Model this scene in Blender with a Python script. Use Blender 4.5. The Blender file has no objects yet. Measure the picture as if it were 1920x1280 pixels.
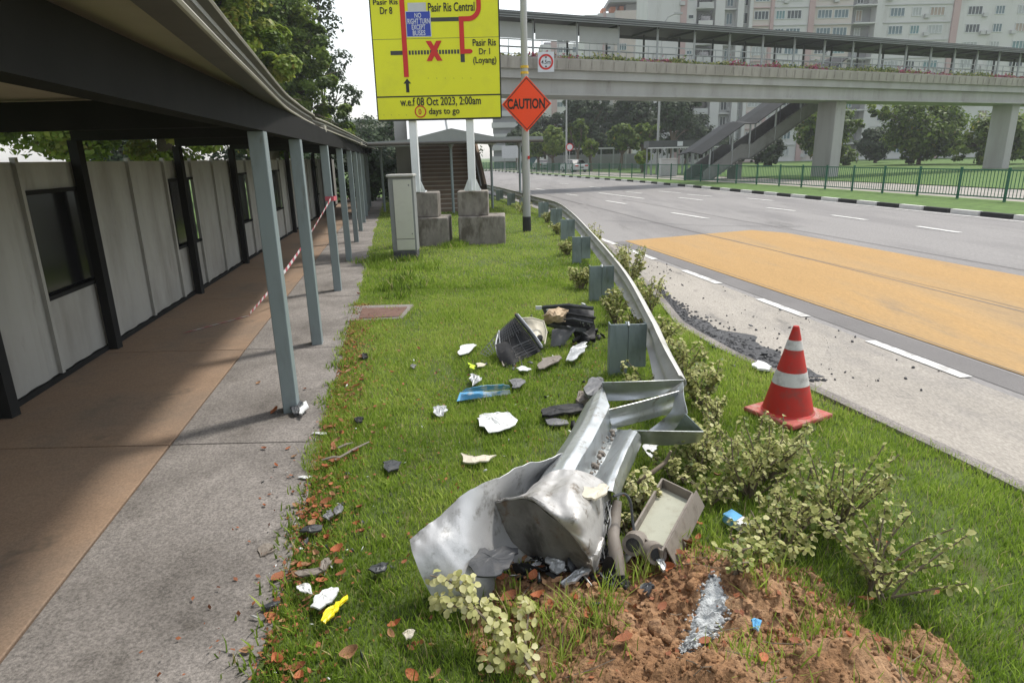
import bpy, bmesh, math, random
import numpy as np
from mathutils import Vector, Matrix, Euler

sc = bpy.context.scene
R = math.radians
# ------------------------------------------------------------------ camera
CAM_H = 2.0
FPX = 1200.0                      # focal length in photograph pixels (photo 1920 x 1280)
cam_d = bpy.data.cameras.new("camera")
cam_d.sensor_fit = 'HORIZONTAL'; cam_d.sensor_width = 36.0
cam_d.lens = 36.0 * FPX / 1920.0
cam_d.clip_start = 0.05; cam_d.clip_end = 3000
cam = bpy.data.objects.new("camera", cam_d)
sc.collection.objects.link(cam)
cam.location = (0, 0, CAM_H)
cam.rotation_euler = Euler((R(73.887), R(1.272), R(-0.367)), 'XYZ')
sc.camera = cam
# ------------------------------------------------------------------ world, sun, exposure
SUN_EL, SUN_AZ = 60.0, 52.0       # azimuth measured from +Y (away from camera) towards +X (road side)
world = bpy.data.worlds.new("World"); sc.world = world; world.use_nodes = True
wn = world.node_tree; wn.nodes.clear()
sky = wn.nodes.new("ShaderNodeTexSky"); sky.sky_type = 'NISHITA'; sky.sun_disc = False
sky.sun_elevation = R(SUN_EL); sky.sun_rotation = R(SUN_AZ)
sky.air_density = 1.5; sky.dust_density = 1.0; sky.ozone_density = 1.0; sky.altitude = 0
hs = wn.nodes.new("ShaderNodeHueSaturation"); hs.inputs['Saturation'].default_value = 0.32
bg = wn.nodes.new("ShaderNodeBackground"); bg.inputs['Strength'].default_value = 0.15
wo = wn.nodes.new("ShaderNodeOutputWorld")
wn.links.new(sky.outputs[0], hs.inputs['Color']); wn.links.new(hs.outputs[0], bg.inputs[0]); wn.links.new(bg.outputs[0], wo.inputs[0])
sun_d = bpy.data.lights.new("sun", 'SUN'); sun_d.energy = 2.3; sun_d.angle = R(6.0); sun_d.color = (1.0, 0.955, 0.88)
sun = bpy.data.objects.new("sun", sun_d); sc.collection.objects.link(sun)
_s = Vector((math.sin(R(SUN_AZ)) * math.cos(R(SUN_EL)), math.cos(R(SUN_AZ)) * math.cos(R(SUN_EL)), math.sin(R(SUN_EL))))
sun.rotation_euler = _s.to_track_quat('Z', 'Y').to_euler(); sun.location = (20, 0, 30)
sc.view_settings.view_transform = 'Standard'; sc.view_settings.look = 'None'
sc.view_settings.exposure = 0.66; sc.view_settings.gamma = 1.0
sc.view_settings.use_curve_mapping = False
sc.cycles.max_bounces = 6; sc.cycles.transparent_max_bounces = 8

# ------------------------------------------------------------------ survey helpers (photo pixel + height or distance -> metres)
CM = np.array(cam.rotation_euler.to_matrix())
def _ray(px, py):
    return CM @ np.array([px - 960.0, 640.0 - py, -FPX])
def G(px, py, z=0.0):
    r = _ray(px, py); t = (z - CAM_H) / r[2]
    return Vector((r[0] * t, r[1] * t, z))
def at(px, py, Y):
    r = _ray(px, py); t = Y / r[1]
    return Vector((r[0] * t, Y, CAM_H + r[2] * t))

rng = np.random.default_rng(7); random.seed(7)
# ------------------------------------------------------------------ materials
MATS = {}
def mat(name, base, rough=0.7, metal=0.0, var=0.12, scale=4.0, bump=0.0, bscale=40.0, spec=0.4,
        second=None, sscale=1.5, slo=0.5, shi=0.65, speck=0.0, spscale=200.0, trans=0.0, tint=None, stretch=None, dirt=None, dscale=3.0, dlo=0.55, dhi=0.7):
    """Principled material: base colour with noise variation, an optional second colour in patches (wear, stains),
    fine speckle, bump; tint = list of colours blended by the 'tint' attribute of the mesh."""
    m = bpy.data.materials.new(name); m.use_nodes = True
    nt = m.node_tree; N = nt.nodes; L = nt.links
    p = N['Principled BSDF']
    p.inputs['Roughness'].default_value = rough; p.inputs['Metallic'].default_value = metal
    p.inputs['Specular IOR Level'].default_value = spec
    tc = N.new('ShaderNodeTexCoord'); vec = tc.outputs['Object']
    if stretch:
        mp = N.new('ShaderNodeMapping'); mp.inputs['Scale'].default_value = stretch
        L.new(vec, mp.inputs[0]); vec = mp.outputs[0]
    def noise(s, d=4.0, r=0.6):
        n = N.new('ShaderNodeTexNoise'); n.inputs['Scale'].default_value = s; n.inputs['Detail'].default_value = d
        n.inputs['Roughness'].default_value = r; L.new(vec, n.inputs['Vector']); return n.outputs['Fac']
    def mixc(f, a, b, mode='MIX'):
        x = N.new('ShaderNodeMix'); x.data_type = 'RGBA'; x.blend_type = mode
        for sck, v in ((0, f), (6, a), (7, b)):
            if hasattr(v, 'is_linked') or hasattr(v, 'links'): L.new(v, x.inputs[sck])
            elif sck == 0: x.inputs[0].default_value = v
            else: x.inputs[sck].default_value = (*v, 1)
        return x.outputs[2]
    def ramp(f, lo, hi):
        r = N.new('ShaderNodeMapRange'); r.inputs[1].default_value = lo; r.inputs[2].default_value = hi; L.new(f, r.inputs[0]); return r.outputs[0]
    if tint:
        at_ = N.new('ShaderNodeAttribute'); at_.attribute_name = 'tint'
        cr = N.new('ShaderNodeValToRGB'); cr.color_ramp.interpolation = 'LINEAR'
        els = cr.color_ramp.elements
        while len(els) < len(tint): els.new(0.5)
        for i, c in enumerate(tint):
            els[i].position = i / (len(tint) - 1); els[i].color = (*c, 1)
        L.new(at_.outputs['Fac'], cr.inputs[0]); col = cr.outputs[0]
    else:
        lo = tuple(max(0, c * (1 - var)) for c in base); hi = tuple(min(1, c * (1 + var)) for c in base)
        col = mixc(ramp(noise(scale), 0.3, 0.7), lo, hi)
    if second is not None:
        col = mixc(ramp(noise(sscale, 6.0, 0.65), slo, shi), col, second)
    if dirt is not None:
        col = mixc(ramp(noise(dscale, 8.0, 0.72), dlo, dhi), col, dirt)
    if speck > 0:
        f = ramp(noise(spscale, 2.0, 0.5), 0.3, 0.7)
        g = N.new('ShaderNodeMapRange'); g.inputs[3].default_value = 1 - speck; g.inputs[4].default_value = 1 + speck; L.new(f, g.inputs[0])
        cc = N.new('ShaderNodeCombineColor')
        for k in range(3): L.new(g.outputs[0], cc.inputs[k])
        col = mixc(1.0, col, cc.outputs[0], 'MULTIPLY')
    L.new(col, p.inputs['Base Color'])
    if bump > 0:
        b = N.new('ShaderNodeBump'); b.inputs['Strength'].default_value = bump; b.inputs['Distance'].default_value = 0.02
        L.new(noise(bscale, 5.0, 0.65), b.inputs['Height']); L.new(b.outputs[0], p.inputs['Normal'])
    if trans > 0:
        t = N.new('ShaderNodeBsdfTranslucent'); L.new(col, t.inputs[0])
        mx = N.new('ShaderNodeMixShader'); mx.inputs[0].default_value = trans
        L.new(p.outputs[0], mx.inputs[1]); L.new(t.outputs[0], mx.inputs[2])
        L.new(mx.outputs[0], N['Material Output'].inputs[0])
    MATS[name] = m
    return m

mat('lawn_soil', (0.075, 0.105, 0.025), 0.95, var=0.35, scale=6, bump=0.5, bscale=60, second=(0.10, 0.075, 0.04), sscale=2.5, slo=0.56, shi=0.72)
mat('far_grass', (0.085, 0.15, 0.03), 0.95, var=0.3, scale=3, bump=0.4, bscale=25)
mat('blade', (0.1, 0.2, 0.03), 0.6, spec=0.25, trans=0.45,
    tint=[(0.075, 0.125, 0.018), (0.175, 0.275, 0.030), (0.30, 0.425, 0.055), (0.43, 0.53, 0.11), (0.55, 0.46, 0.23)])
mat('asphalt', (0.25, 0.237, 0.228), 0.9, var=0.09, scale=0.35, bump=0.25, bscale=180, second=(0.195, 0.185, 0.18), sscale=0.5, slo=0.47, shi=0.62, speck=0.16, spscale=60, stretch=(1.0, 0.16, 1), dirt=(0.145, 0.138, 0.133), dscale=1.1, dlo=0.57, dhi=0.72)
mat('asphalt_dark', (0.17, 0.16, 0.155), 0.9, var=0.12, scale=1.0, bump=0.25, bscale=180, speck=0.12, spscale=90)
mat('asphalt_apron', (0.34, 0.31, 0.27), 0.92, var=0.12, scale=1.2, bump=0.3, bscale=120, second=(0.225, 0.21, 0.195), sscale=0.9, slo=0.48, shi=0.66, speck=0.2, spscale=70, stretch=(1.0, 0.4, 1), dirt=(0.13, 0.122, 0.115), dscale=2.2, dlo=0.58, dhi=0.72)
mat('yellow_surface', (0.40, 0.245, 0.095), 0.88, var=0.08, scale=0.8, bump=0.25, bscale=150, second=(0.35, 0.235, 0.115), sscale=0.7, slo=0.46, shi=0.66, speck=0.12, spscale=70, stretch=(1.0, 0.2, 1), dirt=(0.25, 0.18, 0.11), dscale=1.4, dlo=0.58, dhi=0.74)
mat('road_paint', (0.66, 0.65, 0.62), 0.8, var=0.1, scale=3, second=(0.40, 0.385, 0.365), sscale=4, slo=0.5, shi=0.66, dirt=(0.25, 0.24, 0.23), dscale=14, dlo=0.56, dhi=0.64)
mat('path_concrete', (0.235, 0.213, 0.195), 0.93, var=0.2, scale=2.2, bump=0.4, bscale=140, second=(0.125, 0.112, 0.10), sscale=0.9, slo=0.45, shi=0.68, speck=0.36, spscale=75, dirt=(0.08, 0.07, 0.06), dscale=3.5, dlo=0.61, dhi=0.76)
mat('tan_floor', (0.27, 0.185, 0.125), 0.85, var=0.14, scale=1.5, bump=0.15, bscale=120, second=(0.185, 0.14, 0.105), sscale=0.8, slo=0.46, shi=0.68, speck=0.16, spscale=80, dirt=(0.09, 0.075, 0.06), dscale=2.5, dlo=0.6, dhi=0.75)
mat('concrete', (0.40, 0.385, 0.36), 0.9, var=0.1, scale=1.5, bump=0.25, bscale=40, second=(0.29, 0.275, 0.25), sscale=0.8, slo=0.5, shi=0.72, stretch=(1, 1, 0.5))
mat('bridge_concrete', (0.37, 0.365, 0.355), 0.9, var=0.08, scale=0.5, bump=0.1, bscale=20, second=(0.30, 0.29, 0.275), sscale=0.7, slo=0.45, shi=0.7, stretch=(1, 1, 0.2), dirt=(0.18, 0.17, 0.155), dscale=1.2, dlo=0.58, dhi=0.78)
mat('planter_concrete', (0.35, 0.325, 0.29), 0.92, var=0.12, scale=1.0, bump=0.2, bscale=20, second=(0.25, 0.23, 0.205), sscale=1.6, slo=0.48, shi=0.72, stretch=(1, 1, 0.2), dirt=(0.14, 0.13, 0.11), dscale=2.2, dlo=0.58, dhi=0.74)
mat('footing_concrete', (0.26, 0.235, 0.205), 0.95, var=0.2, scale=3.5, bump=0.5, bscale=50, second=(0.115, 0.098, 0.08), sscale=2.6, slo=0.46, shi=0.64, stretch=(1.6, 1.6, 0.7))
mat('post_paint', (0.215, 0.258, 0.268), 0.5, var=0.07, scale=3, second=(0.16, 0.18, 0.18), sscale=5, slo=0.54, shi=0.75, bump=0.03, bscale=60, stretch=(1, 1, 0.25), dirt=(0.12, 0.115, 0.10), dscale=10, dlo=0.64, dhi=0.76)
mat('beam_paint', (0.028, 0.028, 0.028), 1.0, spec=0.05, var=0.1, scale=3)  # beam colour darkened to hold the shade under the eave
mat('gutter_lip', (0.36, 0.34, 0.29), 0.6, var=0.15, scale=3)
mat('gutter_metal', (0.075, 0.068, 0.058), 0.55, var=0.15, scale=3, second=(0.045, 0.04, 0.035), sscale=3, slo=0.52, shi=0.72)
mat('soffit', (0.36, 0.30, 0.23), 0.8, var=0.06, scale=3)
mat('roof_sheet', (0.33, 0.335, 0.33), 0.6, var=0.1, scale=2)
mat('hoarding', (0.33, 0.325, 0.305), 0.6, var=0.07, scale=1.2, second=(0.24, 0.23, 0.21), sscale=1.3, slo=0.5, shi=0.72, stretch=(1, 1, 0.35), dirt=(0.13, 0.115, 0.095), dscale=2.5, dlo=0.61, dhi=0.78)
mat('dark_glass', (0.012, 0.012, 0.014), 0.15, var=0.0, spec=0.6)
mat('galvanised', (0.53, 0.555, 0.56), 0.40, metal=0.75, var=0.08, scale=9, bump=0.10, bscale=14, second=(0.44, 0.455, 0.455), sscale=5, slo=0.46, shi=0.66, dirt=(0.25, 0.22, 0.18), dscale=11, dlo=0.57, dhi=0.67)
mat('old_galvanised', (0.54, 0.53, 0.50), 0.55, metal=0.35, var=0.1, scale=6, bump=0.06, bscale=40, second=(0.36, 0.345, 0.31), sscale=3, slo=0.5, shi=0.7, dirt=(0.20, 0.17, 0.13), dscale=9, dlo=0.62, dhi=0.74)
mat('scraped_metal', (0.52, 0.505, 0.485), 0.5, metal=0.4, var=0.08, scale=5, bump=0.18, bscale=12, second=(0.40, 0.385, 0.36), sscale=4, slo=0.48, shi=0.6, dirt=(0.17, 0.14, 0.11), dscale=8, dlo=0.57, dhi=0.66)
mat('shaded_inner_metal', (0.20, 0.19, 0.17), 0.6, metal=0.35, var=0.3, scale=6, bump=0.15, bscale=14, second=(0.085, 0.078, 0.066), sscale=4, slo=0.48, shi=0.62, dirt=(0.15, 0.10, 0.065), dscale=7, dlo=0.58, dhi=0.68)  # dark base holds the shade inside the rail end; brown stains are dirt
mat('dented_panel', (0.54, 0.54, 0.54), 0.45, metal=0.45, var=0.06, scale=4, bump=0.14, bscale=9, second=(0.40, 0.41, 0.41), sscale=3.5, slo=0.5, shi=0.64, dirt=(0.19, 0.175, 0.15), dscale=7, dlo=0.54, dhi=0.68)
mat('shaded_steel', (0.25, 0.30, 0.31), 0.5, metal=0.3, var=0.12, scale=7, second=(0.16, 0.195, 0.20), sscale=6, slo=0.48, shi=0.7, stretch=(1, 1, 0.3), dirt=(0.13, 0.115, 0.09), dscale=8, dlo=0.60, dhi=0.74)  # galvanised steel in a darker tone, its shading put into the base colour
mat('sign_yellow', (0.72, 0.72, 0.014), 0.5, var=0.02, scale=1, second=(0.65, 0.645, 0.02), sscale=1.2, slo=0.5, shi=0.7, dirt=(0.50, 0.48, 0.06), dscale=5, dlo=0.64, dhi=0.78)
mat('sign_black', (0.018, 0.018, 0.016), 0.6, var=0.1)
mat('sign_red', (0.56, 0.02, 0.015), 0.5, var=0.05)
mat('sign_grey', (0.05, 0.05, 0.048), 0.6, var=0.1)
mat('sign_blue', (0.03, 0.06, 0.38), 0.5, var=0.05)
mat('sign_white', (0.62, 0.64, 0.68), 0.5, var=0.04)
mat('sign_pale', (0.50, 0.51, 0.52), 0.5, var=0.05)
mat('caution_orange', (0.86, 0.062, 0.006), 0.45, var=0.03, scale=2)
mat('pole_paint', (0.74, 0.76, 0.76), 0.5, var=0.05, scale=2)
mat('lamp_pole', (0.37, 0.375, 0.37), 0.5, metal=0.3, var=0.05, scale=2)
mat('tape_yellow', (0.65, 0.42, 0.04), 0.5)
mat('cabinet_grey', (0.24, 0.245, 0.24), 0.6, var=0.08, scale=3)
mat('cabinet_door', (0.56, 0.56, 0.485), 0.55, var=0.04, scale=2, second=(0.47, 0.46, 0.40), sscale=3, slo=0.56, shi=0.74)
mat('cabinet_cap', (0.44, 0.43, 0.40), 0.7, var=0.08)
mat('riser', (0.20, 0.145, 0.105), 0.85, var=0.12, scale=2)
mat('tread', (0.38, 0.34, 0.29), 0.85, var=0.1, scale=2)
mat('white_sheet', (0.66, 0.665, 0.67), 0.6, var=0.03, scale=1)
mat('canopy_grey', (0.26, 0.275, 0.275), 0.6, var=0.08, scale=1.5)
mat('dark_roof', (0.085, 0.09, 0.09), 0.6, var=0.12, scale=1.2)
mat('mesh_panel', (0.34, 0.35, 0.35), 0.6, var=0.05, scale=1)
mat('steel_grey', (0.33, 0.35, 0.36), 0.5, metal=0.3, var=0.06)
mat('fence_green', (0.02, 0.115, 0.07), 0.5, var=0.1, scale=2)
mat('kerb_black', (0.03, 0.03, 0.03), 0.8, var=0.2)
mat('kerb_white', (0.62, 0.61, 0.58), 0.8, var=0.08)
mat('soil', (0.29, 0.158, 0.078), 0.97, var=0.3, scale=9, bump=1.0, bscale=45, second=(0.42, 0.26, 0.145), sscale=3, slo=0.46, shi=0.64, speck=0.25, spscale=60, dirt=(0.13, 0.065, 0.035), dscale=6, dlo=0.58, dhi=0.68)
mat('soil_dark', (0.14, 0.068, 0.035), 0.97, var=0.3, scale=9, bump=1.0, bscale=45, speck=0.25, spscale=60)
mat('cement', (0.60, 0.62, 0.62), 0.9, var=0.2, scale=30, bump=0.9, bscale=60, second=(0.30, 0.325, 0.34), sscale=24, slo=0.5, shi=0.6)
mat('rubble', (0.085, 0.085, 0.088), 0.9, var=0.35, scale=12, bump=0.6, bscale=60)
mat('bark', (0.13, 0.10, 0.075), 0.9, var=0.25, scale=8, bump=0.5, bscale=20, stretch=(1, 1, 0.3))
mat('twig', (0.19, 0.15, 0.11), 0.85, var=0.2, scale=20)
mat('tree_leaf', (0.06, 0.1, 0.02), 0.5, spec=0.35, trans=0.5,
    tint=[(0.035, 0.065, 0.010), (0.10, 0.165, 0.018), (0.18, 0.26, 0.032), (0.27, 0.34, 0.05), (0.34, 0.27, 0.06)])
mat('dark_tree_leaf', (0.03, 0.06, 0.02), 0.6, spec=0.3, trans=0.25,
    tint=[(0.018, 0.034, 0.014), (0.028, 0.052, 0.018), (0.042, 0.074, 0.022), (0.065, 0.100, 0.028)])
mat('variegated_leaf', (0.4, 0.42, 0.2), 0.5, spec=0.3, trans=0.35,
    tint=[(0.12, 0.17, 0.035), (0.27, 0.30, 0.075), (0.42, 0.43, 0.15), (0.55, 0.53, 0.23), (0.68, 0.65, 0.38)])
mat('flower', (0.3, 0.3, 0.1), 0.7, trans=0.2, tint=[(0.09, 0.16, 0.04), (0.25, 0.30, 0.08), (0.55, 0.52, 0.22), (0.55, 0.16, 0.24), (0.42, 0.07, 0.14)])
mat('dry_leaf', (0.30, 0.105, 0.045), 0.75, var=0.35, scale=18, second=(0.17, 0.065, 0.035), sscale=14, slo=0.5, shi=0.65, trans=0.1)
mat('dry_leaf_red', (0.38, 0.11, 0.04), 0.7, var=0.3, scale=18, second=(0.45, 0.20, 0.08), sscale=14, slo=0.5, shi=0.65, trans=0.1)
mat('dry_leaf_tan', (0.36, 0.20, 0.10), 0.75, var=0.3, scale=18, second=(0.22, 0.11, 0.06), sscale=14, slo=0.5, shi=0.65, trans=0.1)
mat('white_plastic', (0.70, 0.71, 0.70), 0.4, var=0.06, scale=14, second=(0.45, 0.44, 0.41), sscale=16, slo=0.58, shi=0.7)
mat('cream_plastic', (0.60, 0.55, 0.44), 0.5, var=0.06, scale=14, second=(0.42, 0.37, 0.28), sscale=14, slo=0.56, shi=0.7)
mat('beige_board', (0.50, 0.38, 0.25), 0.85, var=0.12, scale=12, second=(0.38, 0.28, 0.18), sscale=10, slo=0.5, shi=0.65)
mat('black_plastic', (0.016, 0.016, 0.017), 0.55, spec=0.3, var=0.3, scale=20, second=(0.045, 0.043, 0.04), sscale=14, slo=0.52, shi=0.66, dirt=(0.12, 0.10, 0.08), dscale=22, dlo=0.62, dhi=0.70)
mat('grey_plastic', (0.15, 0.15, 0.155), 0.5, var=0.2, scale=12, second=(0.25, 0.24, 0.23), sscale=14, slo=0.55, shi=0.7)
mat('charcoal_plastic', (0.05, 0.053, 0.058), 0.45, var=0.2, scale=14, second=(0.11, 0.105, 0.10), sscale=10, slo=0.55, shi=0.7)
mat('taupe_plastic', (0.225, 0.195, 0.165), 0.6, var=0.1, scale=10, second=(0.145, 0.122, 0.10), sscale=10, slo=0.5, shi=0.66, dirt=(0.17, 0.10, 0.06), dscale=16, dlo=0.6, dhi=0.7)
mat('tray_bed', (0.38, 0.38, 0.30), 0.6, var=0.08, scale=6, second=(0.29, 0.275, 0.21), sscale=7, slo=0.5, shi=0.66, dirt=(0.17, 0.13, 0.09), dscale=12, dlo=0.6, dhi=0.7)
mat('blue_plastic', (0.13, 0.40, 0.66), 0.4, var=0.1, scale=12, second=(0.58, 0.64, 0.68), sscale=7, slo=0.52, shi=0.60)
mat('yellow_plastic', (0.82, 0.66, 0.02), 0.4, var=0.08, scale=12)
mat('lime_plastic', (0.60, 0.78, 0.05), 0.4, var=0.08, scale=12)
mat('foil', (0.52, 0.53, 0.53), 0.35, metal=0.6, var=0.15, scale=20, bump=0.3, bscale=60)
mat('chrome', (0.75, 0.76, 0.77), 0.15, metal=1.0, var=0.02)
mat('wire_white', (0.55, 0.54, 0.52), 0.5)
mat('cone_red', (0.44, 0.022, 0.014), 0.6, var=0.1, scale=10, second=(0.27, 0.045, 0.035), sscale=9, slo=0.5, shi=0.68, dirt=(0.10, 0.07, 0.06), dscale=16, dlo=0.62, dhi=0.72)
mat('cone_white', (0.55, 0.54, 0.52), 0.5, var=0.08, scale=10, second=(0.36, 0.345, 0.33), sscale=10, slo=0.5, shi=0.66)
mat('cone_base', (0.40, 0.09, 0.07), 0.7, var=0.1, scale=10, second=(0.42, 0.24, 0.20), sscale=8, slo=0.5, shi=0.66)
mat('tape_red', (0.55, 0.12, 0.15), 0.5); mat('tape_white', (0.72, 0.70, 0.68), 0.5)
mat('hdb_white', (0.52, 0.52, 0.51), 0.8, var=0.05, scale=0.2, dirt=(0.38, 0.37, 0.355), dscale=0.5, dlo=0.55, dhi=0.75, stretch=(1, 1, 0.2))
mat('hdb_grey', (0.45, 0.455, 0.45), 0.8, var=0.05, scale=0.2)
mat('hdb_pink', (0.42, 0.305, 0.295), 0.8, var=0.05, scale=0.2)
mat('hdb_cream', (0.49, 0.445, 0.41), 0.8, var=0.05, scale=0.2, dirt=(0.36, 0.34, 0.32), dscale=0.5, dlo=0.55, dhi=0.75, stretch=(1, 1, 0.2))
mat('hdb_recess', (0.26, 0.265, 0.27), 0.8, var=0.1, scale=0.3)
mat('window_glass', (0.075, 0.13, 0.15), 0.2, var=0.25, scale=0.6, spec=0.5)
mat('window_frame', (0.55, 0.57, 0.57), 0.6, var=0.05)
mat('orange_tile', (0.5, 0.2, 0.11), 0.8)
mat('car_paint', (0.60, 0.61, 0.62), 0.3, var=0.02); mat('tail_red', (0.45, 0.01, 0.01), 0.3)
mat('tyre', (0.015, 0.015, 0.015), 0.8)
mat('iron', (0.15, 0.085, 0.065), 0.8, var=0.25, scale=12, bump=0.3, bscale=80)
mat('stair_roof', (0.045, 0.048, 0.05), 0.75, spec=0.15, var=0.15, scale=1)
mat('stair_side', (0.20, 0.20, 0.195), 0.85, var=0.12, scale=1, second=(0.14, 0.135, 0.13), sscale=1, slo=0.5, shi=0.7)
mat('curtain_pale', (0.34, 0.36, 0.36), 0.5, var=0.15, scale=1.0)
mat('curtain_warm', (0.30, 0.24, 0.19), 0.5, var=0.2, scale=1.0)
mat('glass_dark', (0.03, 0.045, 0.05), 0.15, var=0.3, scale=1.0)
mat('glass_teal', (0.10, 0.20, 0.21), 0.2, var=0.25, scale=1.0)
mat('laundry', (0.3, 0.28, 0.3), 0.8, var=0.6, scale=1.5)

# ------------------------------------------------------------------ mesh helpers
COL = sc.collection
ORG = {}
def place(o, origin, parent=None):
    """origin: world position of the object's own origin; vertices were written relative to it"""
    ORG[o.name] = Vector(origin)
    COL.objects.link(o)
    if parent is not None:
        o.parent = parent; o.location = Vector(origin) - ORG[parent.name]
    else:
        o.location = origin
    return o
def tag(o, label=None, cat=None, group=None, kind=None):
    if label: o['label'] = label
    if cat: o['category'] = cat
    if group: o['group'] = group
    if kind: o['kind'] = kind
    return o
def thing(name, label, cat, loc=(0, 0, 0), group=None):
    o = bpy.data.objects.new(name, None); o.empty_display_size = 0.1
    place(o, Vector(loc)); return tag(o, label, cat, group)

class MB:
    def __init__(s): s.v = []; s.f = []
    def add(s, vs, fs):
        b = len(s.v); s.v += [tuple(x) for x in vs]; s.f += [tuple(b + i for i in f) for f in fs]; return s
    def box(s, c, d, rz=0.0, M=None):
        hx, hy, hz = d[0] / 2, d[1] / 2, d[2] / 2
        vs = [Vector((x, y, z)) for z in (-hz, hz) for x, y in ((-hx, -hy), (hx, -hy), (hx, hy), (-hx, hy))]
        m = M if M is not None else Matrix.Rotation(rz, 3, 'Z')
        c = Vector(c)
        return s.add([m @ p + c for p in vs], [(3, 2, 1, 0), (4, 5, 6, 7), (0, 1, 5, 4), (1, 2, 6, 5), (2, 3, 7, 6), (3, 0, 4, 7)])
    def beam(s, a, b, w, h):
        """box from a to b, w wide sideways, h tall"""
        a, b = Vector(a), Vector(b); d = (b - a); L = d.length; d.normalize()
        side = d.cross(Vector((0, 0, 1)))
        if side.length < 1e-4: side = Vector((1, 0, 0))
        side.normalize(); up = side.cross(d)
        M = Matrix((side, d, up)).transposed()
        return s.box((a + b) / 2, (w, L, h), M=M)
    def prism(s, poly, z0, z1):
        n = len(poly)
        A = sum(poly[i][0] * poly[(i + 1) % n][1] - poly[(i + 1) % n][0] * poly[i][1] for i in range(n))
        if A < 0: poly = poly[::-1]
        vs = [(p[0], p[1], z0) for p in poly] + [(p[0], p[1], z1) for p in poly]
        fs = [tuple(range(n - 1, -1, -1)), tuple(range(n, 2 * n))] + [(i, (i + 1) % n, n + (i + 1) % n, n + i) for i in range(n)]
        return s.add(vs, fs)
    def tube(s, pts, rad, n=8, cap=True):
        pts = [Vector(p) for p in pts]
        if not hasattr(rad, '__len__'): rad = [rad] * len(pts)
        vs = []; prev = None
        for i, p in enumerate(pts):
            d = (pts[min(i + 1, len(pts) - 1)] - pts[max(i - 1, 0)]).normalized()
            if prev is None:
                a = Vector((1, 0, 0)) if abs(d.x) < 0.8 else Vector((0, 1, 0))
                u = (a - d * a.dot(d)).normalized()
            else:
                u = (prev - d * prev.dot(d)).normalized()
            prev = u; w = d.cross(u)
            for k in range(n):
                an = 2 * math.pi * k / n
                vs.append(p + (u * math.cos(an) + w * math.sin(an)) * rad[i])
        fs = []
        for i in range(len(pts) - 1):
            for k in range(n):
                a, b = i * n + k, i * n + (k + 1) % n
                fs.append((a, b, b + n, a + n))
        if cap:
            fs.append(tuple(range(n - 1, -1, -1))); fs.append(tuple(range((len(pts) - 1) * n, len(pts) * n)))
        return s.add(vs, fs)
    def grid(s, rows, thick=0.0):
        nr, nc = len(rows), len(rows[0])
        P = np.array([[tuple(p) for p in r] for r in rows], float)
        f = [(i * nc + j, i * nc + j + 1, (i + 1) * nc + j + 1, (i + 1) * nc + j) for i in range(nr - 1) for j in range(nc - 1)]
        if thick <= 0:
            return s.add(P.reshape(-1, 3), f)
        du = np.gradient(P, axis=1); dv = np.gradient(P, axis=0)
        n = np.cross(du, dv); n /= (np.linalg.norm(n, axis=2, keepdims=True) + 1e-9)
        Q = P - n * thick; N = nr * nc
        ff = list(f) + [tuple(N + i for i in reversed(q)) for q in f]
        def edge(a, b): ff.append((b, a, N + a, N + b))
        for j in range(nc - 1):
            edge(j, j + 1); edge((nr - 1) * nc + j + 1, (nr - 1) * nc + j)
        for i in range(nr - 1):
            edge((i + 1) * nc, i * nc); edge(i * nc + nc - 1, (i + 1) * nc + nc - 1)
        return s.add(np.concatenate([P.reshape(-1, 3), Q.reshape(-1, 3)]), ff)
    def build(s, name, m, parent=None, origin=None, smooth=False, bevel=0.0, mats=None, kind=None):
        V = np.array(s.v, float)
        if origin is None:
            if parent is not None and parent.type == 'EMPTY': origin = ORG[parent.name]
            else: origin = Vector(((V[:, 0].min() + V[:, 0].max()) / 2, (V[:, 1].min() + V[:, 1].max()) / 2, V[:, 2].min()))
        o_ = np.array(origin)
        me = bpy.data.meshes.new(name); me.from_pydata((V - o_).tolist(), [], s.f); me.update()
        me.materials.append(MATS[m] if isinstance(m, str) else m)
        if smooth:
            me.polygons.foreach_set('use_smooth', [True] * len(me.polygons))
            me.set_sharp_from_angle(angle=R(50))
        o = bpy.data.objects.new(name, me); place(o, origin, parent)
        if bevel > 0:
            b = o.modifiers.new('bevel', 'BEVEL'); b.width = bevel; b.segments = 2; b.limit_method = 'ANGLE'
        if kind: o['kind'] = kind
        return o
def copy_piece(src, origin, parent=None, rot=None, scale=None, name=None):
    o = src.copy()
    if name: o.name = name
    ORG[o.name] = Vector(origin); COL.objects.link(o)
    o.parent = parent
    o.location = Vector(origin) - (ORG[parent.name] if parent is not None else Vector((0, 0, 0)))
    if rot is not None: o.rotation_euler = rot
    if scale is not None: o.scale = scale
    return o

def np_mesh(name, V, F, m, tint=None, parent=None, origin=(0, 0, 0), smooth=False, kind=None):
    """fast mesh from arrays: V (n,3), F (m,k)"""
    me = bpy.data.meshes.new(name); n, k = F.shape
    V = np.asarray(V, np.float32) - np.array(origin, np.float32)
    me.vertices.add(len(V)); me.vertices.foreach_set('co', V.ravel())
    me.loops.add(n * k); me.loops.foreach_set('vertex_index', F.astype(np.int32).ravel())
    me.polygons.add(n); me.polygons.foreach_set('loop_start', np.arange(0, n * k, k, dtype=np.int32))
    me.polygons.foreach_set('loop_total', np.full(n, k, np.int32))
    if smooth: me.polygons.foreach_set('use_smooth', np.ones(n, bool))
    me.update(calc_edges=True)
    if tint is not None:
        a = me.attributes.new('tint', 'FLOAT', 'POINT'); a.data.foreach_set('value', np.asarray(tint, np.float32))
    me.materials.append(MATS[m]); o = bpy.data.objects.new(name, me)
    place(o, Vector(origin), parent)
    if kind: o['kind'] = kind
    return o
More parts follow.
